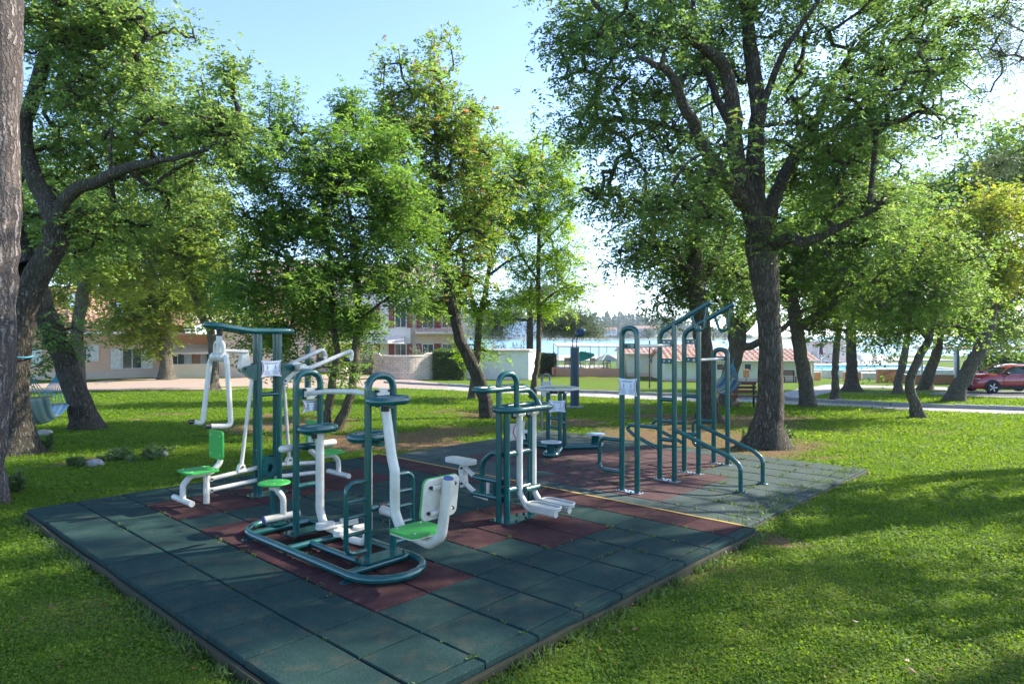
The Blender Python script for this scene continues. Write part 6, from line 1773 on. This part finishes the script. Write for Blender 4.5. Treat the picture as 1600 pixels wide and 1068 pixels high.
def hammock(label, A, B, wid, sag, cloth, ropeA, ropeB, tilt=0):
    """cloth bed between bar centres A and B, ropes run on to the tree points"""
    A, B = Vector(A), Vector(B); mid = (A + B) / 2
    zb = gzf(mid.x, mid.y)
    t = thing('hammock', label, 'hammock', (mid.x, mid.y, zb)); off = Vector((mid.x, mid.y, zb))
    ax_ = (B - A); hx = Vector((ax_.x, ax_.y, 0)).normalized(); sd_ = Vector((-hx.y, hx.x, 0))
    sd_ = (sd_ * math.cos(tilt) + Vector((0, 0, 1)) * math.sin(tilt))
    n, k = 24, 14; V = []; uv = []
    for i in range(n + 1):
        f = i / n
        for j in range(k + 1):
            g = j / k - .5
            s = sag * math.sin(math.pi * f) ** .9 * (1 - 1.4 * g * g)
            V.append(A.lerp(B, f) + sd_ * g * wid * (1 - .18 * math.sin(math.pi * f)) - Vector((0, 0, s)) - off); uv.append((j / k, f))
    mb = MB(); mb.add(V, [(i * (k + 1) + j, i * (k + 1) + j + 1, (i + 1) * (k + 1) + j + 1, (i + 1) * (k + 1) + j) for i in range(n) for j in range(k)], 0, True)
    o = mb.build('cloth', cloth, t); u = o.data.uv_layers.new(name='UVMap')
    for l in o.data.loops: u.data[l.index].uv = uv[l.vertex_index]
    so = o.modifiers.new('thick', 'SOLIDIFY'); so.thickness = .012
    for c, rp in ((A, ropeA), (B, ropeB)):
        m = MB(); m.tube([c - sd_ * wid * .56 - off, c + sd_ * wid * .56 - off], .02, 8); m.build('spreader_bar', 'stick', t)
        m = MB(); rp = Vector(rp); d = (rp - c); kn = c + d * .62
        for j in range(11):
            q = c + sd_ * wid * (j / 10 - .5); m.tube([q - off, kn - off], .008, 5)
        m.tube([kn - off, rp - off], .018, 6); m.build('suspension_ropes', 'rope', t)
Yh = 15.0
hammock('pale blue striped hammock hanging between the two dark trunks at the left', at(80, 632, 16.2), at(40, 622, 13.7), .80, .50, 'cloth_pale', at(92, 560, 16.45), at(45, 557, 12.75), rad(3))
Yk = 23.5
hammock('vivid blue striped hammock sagging between two trunks behind the pull-up station', at(1108, 600, 19.6), at(1144, 589, 24.0), 0.72, .36, 'cloth_stripe', at(1104, 570, 18.7), at(1146, 555, 24.9), rad(38))
# blue rope round the old oak
r_ = MB(); cR = at(29.5, 557, 12.4); r_.tube([(.225 * math.cos(a), .225 * math.sin(a), .012 * math.sin(3 * a)) for a in np.linspace(0, 2 * math.pi, 30, endpoint=False)], .016, 6, closed=True)
o = r_.build('rope', 'rope'); o.location = cR; tag(o, 'pale blue rope tied round the bent grey oak at the left', 'rope')

M['benchwood'] = simple('red_brown_bench_wood', (.14, .028, .022), .6, (.11, .022, .018), 8)
def bench(label, px0, px1, py_seat, Y, rz=0):
    x0, x1 = (px0 - 800) * Y / FPX, (px1 - 800) * Y / FPX; L = x1 - x0; xm = (x0 + x1) / 2
    t = thing('park_bench', label, 'bench', (xm, Y, gzf(xm, Y)), rz, 'red-brown park benches')
    m = MB()
    for j in range(4): m.box((0, -.22 + j * .11, .44), (L, .09, .035))
    m.build('seat', 'benchwood', t, bevel=.006)
    m = MB()
    for j in range(3): m.box((0, .22 + j * .025, .58 + j * .14), (L, .03, .11), rx=-.15)
    m.build('backrest', 'benchwood', t, bevel=.006)
    for s in (-1, 1):
        m = MB(); m.box((s * L * .4, -.2, .21), (.06, .05, .42)); m.box((s * L * .4, .19, .42), (.06, .05, .84)); m.box((s * L * .4, 0, .405), (.06, .4, .03)); m.build('leg', 'dark', t)
bench('red-brown park bench by the path left of the massive oak', 1132, 1186, 610, 24.0)
bench('red-brown bench against the wall of the nearer bathhouse', 1222, 1244, 585, 50.8)
# orange litter bin at the bathhouse
def bin_():
    P = gp(1166, 601); Y = 49; x = (1166 - 800) * Y / FPX
    t = thing('litter_bin', 'orange litter bin on a post before the nearer bathhouse', 'bin', (x, Y, gzf(x, Y)))
    m = MB(); m.prism([(-.19, -.14), (.19, -.14), (.19, .14), (-.19, .14)], 'z', .42, 1.0); m.build('body', 'orange', t, bevel=.03)
    m = MB(); m.tube([(0, 0, 0), (0, 0, .43)], .04, 8); m.build('post', 'grey_post', t)
bin_()
def pole():
    Y = 40; x = (1015 - 800) * Y / FPX
    m = MB(); m.tube([(0, 0, 0), (0, 0, gzf(0, 0) * 0 + CAM_H - (532 - HOR) * Y / FPX - gzf(x, Y))], .045, 10)
    o = m.build('thin_pole', 'bark_grey'); o.location = (x, Y, gzf(x, Y)); tag(o, 'thin brown pole standing on the lawn before the long bathhouse', 'pole')
pole()
def lamp():
    Y = 46; x = (1497 - 800) * Y / FPX; zb = gzf(x, Y); h = CAM_H - (541 - HOR) * Y / FPX - zb
    t = thing('street_lamp', 'dark street lamp with an arm bent right beside the leaning autumn tree', 'lamp post', (x, Y, zb))
    m = MB(); m.tube([(0, 0, 0), (0, 0, h)], .09, 12, radii=[.11, .08]); m.build('post', 'navy', t)
    m = MB(); m.tube(fillet([(0, 0, h - .05), (.08, 0, h + .12), (.55, 0, h + .45)], .1), .045, 8); m.build('arm', 'navy', t)
    m = MB(); m.prism(rrect(.28, .12, .06), 'z', -.05, .04); o = m.build('lamp_head', 'grey_post', t, bevel=.02); o.location = (.70, 0, h + .46)
lamp()
# hedge and slatted roof behind the car
foliage_block('hedge', 'tall clipped hedge behind the red car', 'hedge', 31.5, 47, 45, 46.4, -1.35, .78, 14000, .15, 'lf_hedge', 63)
shrub('round_shrub', 'loose dark shrub left of the tall hedge behind the red car', 1533, 0, 44, 42, 44, 1600, .2, 'lf_hedge', 71, asp=.6)
def pergola():
    t = thing('carport_roof', 'slatted pale carport roof showing above the tall hedge', 'carport', (38, 49, -1.4))
    for i, (x, y) in enumerate(((-6, 0), (6, 0), (-6, 4), (6, 4))):
        m = MB(); m.box((x, y, 1.15), (.14, .14, 2.3)); m.build('post', 'wht', t)
    m = MB(); m.box((0, 2, 2.36), (13, 5, .08)); m.build('roof', 'roofside', t)
    m = MB()
    for k in range(40): m.box((-6.3 + k * .32, 2, 2.47), (.12, 5.2, .12))
    m.build('slats', 'w_palepink', t)
pergola()

# ---------------------------------------------------------------- red crossover car
def car():
    t = thing('parked_car', 'dark red crossover car parked at the right edge, nose behind the leaning tree', 'car', (25.6, 37.0, gzf(25, 37)), 0)
    M['carred'] = simple('car_red_paint', (.34, .018, .03), .22, (.30, .014, .025), 1, coat=.9)
    M['carglass'] = simple('car_glass', (.025, .04, .045), .05, (.03, .05, .05), 1, spec=.9)
    M['tyre'] = simple('tyre_rubber', (.012, .012, .013), .8)
    # axes: x backwards from the front axle, y across, z up
    xs = [-.88, -.84, -.7, -.45, -.1, .25, .52, .75, 1.05, 1.5, 2.0, 2.5, 2.9, 3.2, 3.4, 3.48]
    hood = [.55, .72, .86, .95, .99, 1.02, 1.04, 1.05, 1.05, 1.06, 1.08, 1.12, 1.16, 1.14, 1.0, .7]
    hw = [.60, .70, .80, .86, .89, .89, .88, .88, .88, .88, .88, .89, .89, .86, .80, .72]
    low = [.30, .26, .24, .24, .24, .24, .24, .24, .24, .24, .24, .24, .26, .30, .36, .45]
    V = []; ring = 12
    for x, h, w_, l in zip(xs, hood, hw, low):
        mz = (h + l) / 2
        pr = [(w_ * .86, l), (w_ * .97, l + .12), (w_, l + .3), (w_ * .985, mz + .1), (w_ * .965, h - .10), (w_ * .90, h - .01), (0, h + .03)]
        full = pr + [(-a, b) for a, b in pr[-2::-1]]
        V += [(x, a, b) for a, b in full]
    k = 13
    mb = MB(); fs = [(i * k + j, i * k + k + j, i * k + k + j + 1, i * k + j + 1) for i in range(len(xs) - 1) for j in range(k - 1)]
    fs += [tuple(range(k)), tuple(range((len(xs) - 1) * k, len(xs) * k))[::-1]]
    mb.add(V, fs, 0, True); mb.build('body', 'carred', t)
    # cabin (glass house) and roof
    gx = [.42, .95, 1.30, 1.9, 2.5, 3.0, 3.40]; gh = [1.03, 1.36, 1.50, 1.545, 1.52, 1.42, 1.10]; gw0 = [.80, .80, .80, .80, .80, .78, .74]; gw1 = [.70, .62, .58, .57, .57, .56, .62]
    V = []
    for x, h, a, b in zip(gx, gh, gw0, gw1): V += [(x, -a, 1.0), (x, -b, h - .05), (x, -b * .8, h), (x, b * .8, h), (x, b, h - .05), (x, a, 1.0)]
    mb = MB(); mb.add(V, [(i * 6 + j, i * 6 + 6 + j, i * 6 + 7 + j, i * 6 + 1 + j) for i in range(len(gx) - 1) for j in range(5)], 0, True); mb.build('windows', 'carglass', t)
    V = []
    for x, h, b in zip(gx[1:-1], gh[1:-1], gw1[1:-1]): V += [(x, -b - .015, h - .06), (x, -b * .8, h + .014), (x, b * .8, h + .014), (x, b + .015, h - .06)]
    mb = MB(); mb.add(V, [(i * 4 + j, i * 4 + 4 + j, i * 4 + 5 + j, i * 4 + 1 + j) for i in range(4) for j in range(3)], 0, True)
    mb.build('roof', 'carred', t)
    for s in (-1, 1):
        m = MB()
        for pts in ([(.40, s * .815, 1.03), (.95, s * .645, 1.35), (1.32, s * .60, 1.47)], [(1.85, s * .812, 1.03), (1.90, s * .60, 1.50)], [(2.75, s * .80, 1.10), (3.0, s * .585, 1.40)]): m.tube(pts, .035, 6)
        m.build('pillar', 'carred', t)
        m = MB(); m.box((1.2, s * .885, .33), (1.75, .03, .20)); m.build('sill_trim', 'tyre', t, bevel=.02)
        m = MB(); m.ball((.72, s * .97, 1.08), (.11, .10, .08)); m.box((.75, s * .88, 1.05), (.06, .12, .03)); m.build('mirror', 'dark', t)
        m = MB(); m.ball((-.66, s * .70, .80), (.16, .10, .045)); m.build('headlight', 'steel', t)
        for xx in (0, 2.64):
            m = MB(); m.prism([(xx + .43 * math.cos(a), .33 + .43 * math.sin(a)) for a in np.linspace(-.25, math.pi + .25, 18)], 'y', s * .80, s * .905); m.build('wheel_arch', 'tyre', t)
            w_ = MB(); w_.lathe([(.22, -.1), (.31, -.11), (.34, -.07), (.34, .07), (.31, .11), (.22, .1)], (0, 0, 0), 28)
            wo = w_.build('wheel', 'tyre', t); wo.location = (xx, s * .83, .34); wo.rotation_euler = (rad(90), 0, 0)
            r = MB(); r.lathe([(0, -.02), (.215, -.02), (.225, -.085), (.235, -.085), (.235, .02), (0, .02)], (0, 0, 0), 24, 1)
            for q in range(5):
                a = q * 2 * math.pi / 5
                for d in (-.12, .12): r.box((.125 * math.cos(a + d), .125 * math.sin(a + d), s * .085 * -1 if False else .0), (.19, .028, .20), rz=a + d * .5)
            r.tube([(0, 0, -.1), (0, 0, .1)], .045, 12)
            r.build('rim', ['steel', 'dark'], wo)
        m = MB()
        for pts in ([(.62, s * .893, .40), (.60, s * .89, .75), (.66, s * .868, 1.0)], [(1.85, s * .893, .40), (1.88, s * .888, .75), (1.85, s * .862, 1.02)]): m.tube(pts, .007, 5)
        m.build('door_seam', 'dark', t)
        m = MB(); m.box((1.6, s * .885, .90), (.2, .03, .03)); m.build('door_handle', 'carred', t, bevel=.01)
    m = MB(); m.box((-.86, 0, .42), (.06, 1.1, .18)); m.build('grille', 'dark', t, bevel=.02)
car()

# ---------------------------------------------------------------- far shore buildings
M['far_tile'] = simple('faded_far_roof', (.30, .17, .12), .9)
def far_block(name, label, px0, px1, py0, py1, Y, depth, mat, storeys, gl='glass_blue', roof=None):
    k = Y / FPX; x0, x1 = (px0 - 800) * k, (px1 - 800) * k; z0, z1 = CAM_H - (py1 - HOR) * k, CAM_H - (py0 - HOR) * k
    L = x1 - x0; h = z1 - z0
    t = thing(name, label, 'building', ((x0 + x1) / 2, Y, z0))
    m = MB(); m.box((0, depth / 2, h / 2 - 1), (L, depth, h + 2)); m.build('wall', mat, t)
    sh = h / storeys
    for s in range(storeys):
        n = max(2, int(L / 5))
        for j in range(n):
            m = MB(); m.box((-L / 2 + (j + .5) * L / n, -.06, (s + .52) * sh), (L / n * .62, .14, sh * .55)); m.build('window', gl, t)
        if storeys > 1:
            m = MB(); m.box((0, -.5, (s + .08) * sh), (L, 1.0, .3)); m.build('balcony_slab', 'wht', t)
    if roof:
        m = MB(); m.prism([(-1, h), (depth + 1, h), (depth / 2, h + depth * .22)], 'x', -L / 2 - .6, L / 2 + .6); m.build('roof', 'far_tile', t)
    else:
        m = MB(); m.box((0, depth / 2, h + .25), (L + .6, depth + .6, .5)); m.build('roof', 'w_white', t)
far_block('far_hotel', 'long glassy hotel on the far shore behind the cedar', 772, 838, 503, 526, 750, 20, 'w_white', 3)
far_block('far_hotel', 'white hotel block on the far shore right of the cedar tiers', 905, 937, 499, 518, 768, 18, 'w_white', 4)
far_block('far_house', 'small red-roofed house on the far shore left of the pull-up station', 945, 964, 515, 521, 752, 12, 'w_cream', 2, 'glass', True)
far_block('far_house', 'wide pale house on the far shore between the pull-up posts', 990, 1026, 513.5, 521, 765, 16, 'w_white', 2, 'glass', True)
far_block('far_house', 'low white house on the far shore just left of the cedar trunk', 800, 822, 521, 528, 746, 8, 'w_white', 1, 'glass')

# ---------------------------------------------------------------- stones and shrubs on the left lawn
M['rock'] = simple('limestone', (.38, .37, .35), .95, (.22, .21, .19), 9, bmp=.6, bscale=18)
def rock(label, px, py, w_px, seed):
    P = gp(px, py); s = w_px * P.y / FPX / 2; rng = np.random.default_rng(seed)
    bm = MB(); bm.ball((0, 0, s * .25), (s, s * .7, s * .55), 0, 16, 9)
    bm.v = [tuple(np.array(v) * (1 + .28 * (vnoise(v[0] * 3 / s + 9, v[1] * 3 / s + v[2] * 2 / s, 1.4, seed) - .5))) for v in bm.v]
    o = bm.build('rock', 'rock'); o.location = P; tag(o, label, 'rock', 'pale stones lying in the left lawn')
rock('rounded pale boulder in the left lawn among low weeds', 148, 728, 30, 1)
rock('flat pale stone right of the rounded boulder in the left lawn', 250, 713, 26, 2)
rock('small flat stone near the foot of the bent oak', 70, 680, 24, 3)
for i, (px, py, w_, h_, n, lab) in enumerate(((215, 716, 120, 18, 800, 'low spreading green weed patch right of the boulder'), (118, 729, 40, 16, 260, 'small leafy weed left of the boulder'), (25, 768, 44, 34, 420, 'grey-green weed at the foot of the pine'), (72, 703, 36, 30, 260, 'weed growing at the foot of the bent oak'),
                                              (1226, 690, 50, 26, 420, 'weeds growing at the right foot of the massive oak'), (1166, 690, 34, 22, 240, 'weeds at the left foot of the massive oak'), (118, 652, 26, 48, 300, 'ivy-like shrub at the foot of the dark leaning trunk'))):
    if i == 7: P = gp(190, 925)
    else: P = gp(px, py)
    shrub('weed_clump', lab, 800 + P.x * FPX / P.y, 0, P.y, w_, h_, n, .05 + .0022 * P.y, 'lf_hedge' if i != 7 else 'lf_weed', 300 + i, 'weeds', 'weed clumps in the lawn', asp=.5, up=.5)

# ================================================================ lawn, weeds in joints, fallen leaves (uncountable)
def on_path(x, y):
    q = np.zeros(x.shape, bool)
    for poly in (PATH_POLYS):
        inside = np.zeros(x.shape, bool); j = len(poly) - 1
        for i in range(len(poly)):
            xi, yi = poly[i]; xj, yj = poly[j]
            c = ((yi > y) != (yj > y)) & (x < (xj - xi) * (y - yi) / (yj - yi + 1e-12) + xi)
            inside ^= c; j = i
        q |= inside
    return q
PATH_POLYS = []
for nm in ('path', 'paved_yard', 'side_path', 'pool_walk', 'parking_bay'):
    o = bpy.data.objects[nm]; vv = [v.co for v in o.data.vertices]; k = 5; n = len(vv) // k
    PATH_POLYS.append([(vv[i * k].x, vv[i * k].y) for i in range(n)] + [(vv[i * k + k - 1].x, vv[i * k + k - 1].y) for i in range(n - 1, -1, -1)])

def lawn():
    rng = np.random.default_rng(5)
    def field(n, y0, y1, power=1.0):
        # more blades near the viewer; covers a little more than the photo's field of view
        t = rng.random(n); y = y0 * (y1 / y0) ** t
        x = rng.uniform(-1, 1, n) * (y * .86 + 1.2)
        return x, y
    Vs = []; Fs = []; Ls = []; off = 0
    def push(V, F, L):
        nonlocal off
        Vs.append(V); Fs.append(F + off); Ls.append(L); off += len(V)
    # clover-like small leaves
    for n, y0, y1, sz in ((430000, 2.2, 9.5, 1.0), (200000, 9, 30, 1.0)):
        x, y = field(n, y0, y1)
        keep = ~in_mat(x, y, .03) & ~on_path(x, y)
        b = bare(x, y); keep &= rng.random(n) > b * .96
        x, y = x[keep], y[keep]; n = len(x)
        d = np.hypot(x, y); hgt = (.5 + vnoise(x, y, .35, 11)) * .6
        z = gz(x, y) + rng.random(n) * .045 * hgt + .004
        N_ = unit(rng.normal(0, .45, (n, 3)) + [0, 0, 1]); D_ = unit(np.cross(N_, rng.normal(size=(n, 3))))
        L = (.0075 + .0022 * d) * rng.uniform(.7, 1.4, n) * (.75 + .5 * vnoise(x, y, .6, 12))
        V, F = leaf_quads(np.stack([x, y, z], 1), D_, N_, L, L * .75, .1)
        push(V, F, np.clip(rng.random(n) * .5 + vnoise(x, y, 1.1, 13) * .35 + vnoise(x, y, .3, 14) * .25 - .02, 0, 1))
    # upright blades
    for n, y0, y1 in ((240000, 2.2, 10), (260000, 9, 36)):
        x, y = field(n, y0, y1)
        keep = ~in_mat(x, y, .02) & ~on_path(x, y)
        b = bare(x, y); keep &= rng.random(n) > b * .9
        x, y = x[keep], y[keep]; n = len(x); d = np.hypot(x, y)
        z = gz(x, y) - .003
        D_ = unit(rng.normal(0, .55, (n, 3)) * [1, 1, .2] + [0, 0, 1]); N_ = unit(np.cross(D_, rng.normal(size=(n, 3))))
        L = (.018 + .0013 * d) * rng.uniform(.5, 1.5, n) * (.6 + .8 * vnoise(x, y, .5, 15))
        V, F = leaf_quads(np.stack([x, y, z], 1), D_, N_, L, .003 + .0008 * d, .25)
        push(V, F, np.clip(rng.random(n) * .75 + vnoise(x, y, 1.4, 16) * .3, 0, 1))
    o = np_mesh('grass', np.concatenate(Vs), np.concatenate(Fs), 'lf_grass', None, np.concatenate(Ls))
    tag(o, 'short mixed grass and clover of the lawn', 'grass', kind='stuff')
    # ragged tufts along the mat edges
    Vs.clear(); Fs.clear(); Ls.clear(); off = 0
    edges = [((0, 0), (0, 6.36), (-1, 0), 2600), ((0, 6.36), (4.9, 6.36), (0, 1), 2200), ((4.9, 6.2), (9.3, 6.2), (0, 1), 2600), ((9.3, 0), (9.3, 6.2), (1, 0), 700), ((0, 0), (4.9, 0), (0, -1), 700), ((4.9, -.05), (9.3, -.05), (0, -1), 900)]
    for (u0, v0), (u1, v1), sd_, n in edges:
        t = rng.random(n); cl = vnoise(t * 40, t * 0, 1.0, int(u1 * 3 + v1)); t = t[cl > .42]; n = len(t)
        o_ = np.abs(rng.normal(0, .06, n)) + .03
        if sd_ == (0, 1) and u0 > 4: o_ = rng.normal(0, .2, n) + .02
        u = u0 + (u1 - u0) * t + sd_[0] * o_; v = v0 + (v1 - v0) * t + sd_[1] * o_
        P = MO[None] + B2[None] * u[:, None] - A2[None] * v[:, None]
        z = np.where(in_mat(P[:, 0], P[:, 1]), -.06, gz(P[:, 0], P[:, 1]))
        D_ = unit(rng.normal(0, .5, (n, 3)) * [1, 1, .2] + [0, 0, 1]); N_ = unit(np.cross(D_, rng.normal(size=(n, 3))))
        L = rng.uniform(.03, .085, n); V, F = leaf_quads(np.stack([P[:, 0], P[:, 1], z], 1), D_, N_, L, L * .16, .3)
        push(V, F, rng.random(n))
    # seedlings in the tile joints
    for U_, V_, z0, n in ((us, vs, 0.0, 300), (us2, vs2, -.06, 420)):
        for _ in range(n):
            if rng.random() < .62: u = U_[rng.integers(1, len(U_) - 1)]; v = rng.uniform(.2, 6.1)
            else: v = V_[rng.integers(1, len(V_) - 1)]; u = rng.uniform(U_[0] + .1, U_[-1] - .1)
            if vnoise(u, v, .9, 21) < .42: continue
            if z0 < 0 and rng.random() > .35 + v / 9: continue
            k = rng.integers(3, 9); x, y = mat_xy(u, v)
            p = np.stack([x + rng.normal(0, .012, k), y + rng.normal(0, .012, k), np.full(k, z0 - .004)], 1)
            D_ = unit(rng.normal(0, .9, (k, 3)) * [1, 1, .4] + [0, 0, .6]); N_ = unit(np.cross(D_, rng.normal(size=(k, 3))))
            L = rng.uniform(.012, .04, k) * (1.5 if z0 < 0 else 1); V, F = leaf_quads(p, D_, N_, L, L * .42, .2); push(V, F, rng.random(k))
    o = np_mesh('weeds', np.concatenate(Vs), np.concatenate(Fs), 'lf_weed', None, np.concatenate(Ls))
    tag(o, 'grass tufts along the mat edges and tiny weeds in the tile joints', 'weeds', kind='stuff')
    # dry leaves
    n = 2000; x, y = field(n, 2.3, 24); z = gz(x, y) + .028
    n2 = 150; u = rng.uniform(.2, 9, n2); v = rng.uniform(.1, 6.2, n2); P = MO[None] + B2[None] * u[:, None] - A2[None] * v[:, None]
    k = ~in_mat(x, y, .02) & (rng.random(n) < .35 + .65 * bare(x, y)); x, y, z = x[k], y[k], z[k]
    Pp = np.concatenate([np.stack([x, y, z], 1), np.column_stack([P, np.where(u < 4.88, .006, -.054)])]); n = len(Pp)
    N_ = unit(rng.normal(0, .35, (n, 3)) + [0, 0, 1]); D_ = unit(np.cross(N_, rng.normal(size=(n, 3)))); L = rng.uniform(.02, .055, n); L[-n2:] *= .45
    V, F = leaf_quads(Pp, D_, N_, L, L * .6, -.2)
    o = np_mesh('fallen_leaves', V, F, 'lf_brown', None, rng.random(n)); tag(o, 'scattered dry brown leaves on lawn and mats', 'leaves', kind='stuff')
lawn()

# ---------------------------------------------------------------- air over the bay
hm = bpy.data.materials.new('haze'); hm.use_nodes = True; hn = hm.node_tree
hn.nodes.remove(hn.nodes['Principled BSDF'])
pv = hn.nodes.new('ShaderNodeVolumePrincipled'); pv.inputs['Color'].default_value = (.72, .84, 1, 1); pv.inputs['Density'].default_value = .0002; pv.inputs['Anisotropy'].default_value = .2
hn.links.new(pv.outputs[0], hn.nodes['Material Output'].inputs['Volume']); M['haze'] = hm
hz = MB(); hz.box((0, 1690, 14), (5400, 3600, 46)); ho = hz.build('haze', 'haze'); tag(ho, 'thin blue air over the bay', 'haze', kind='stuff')
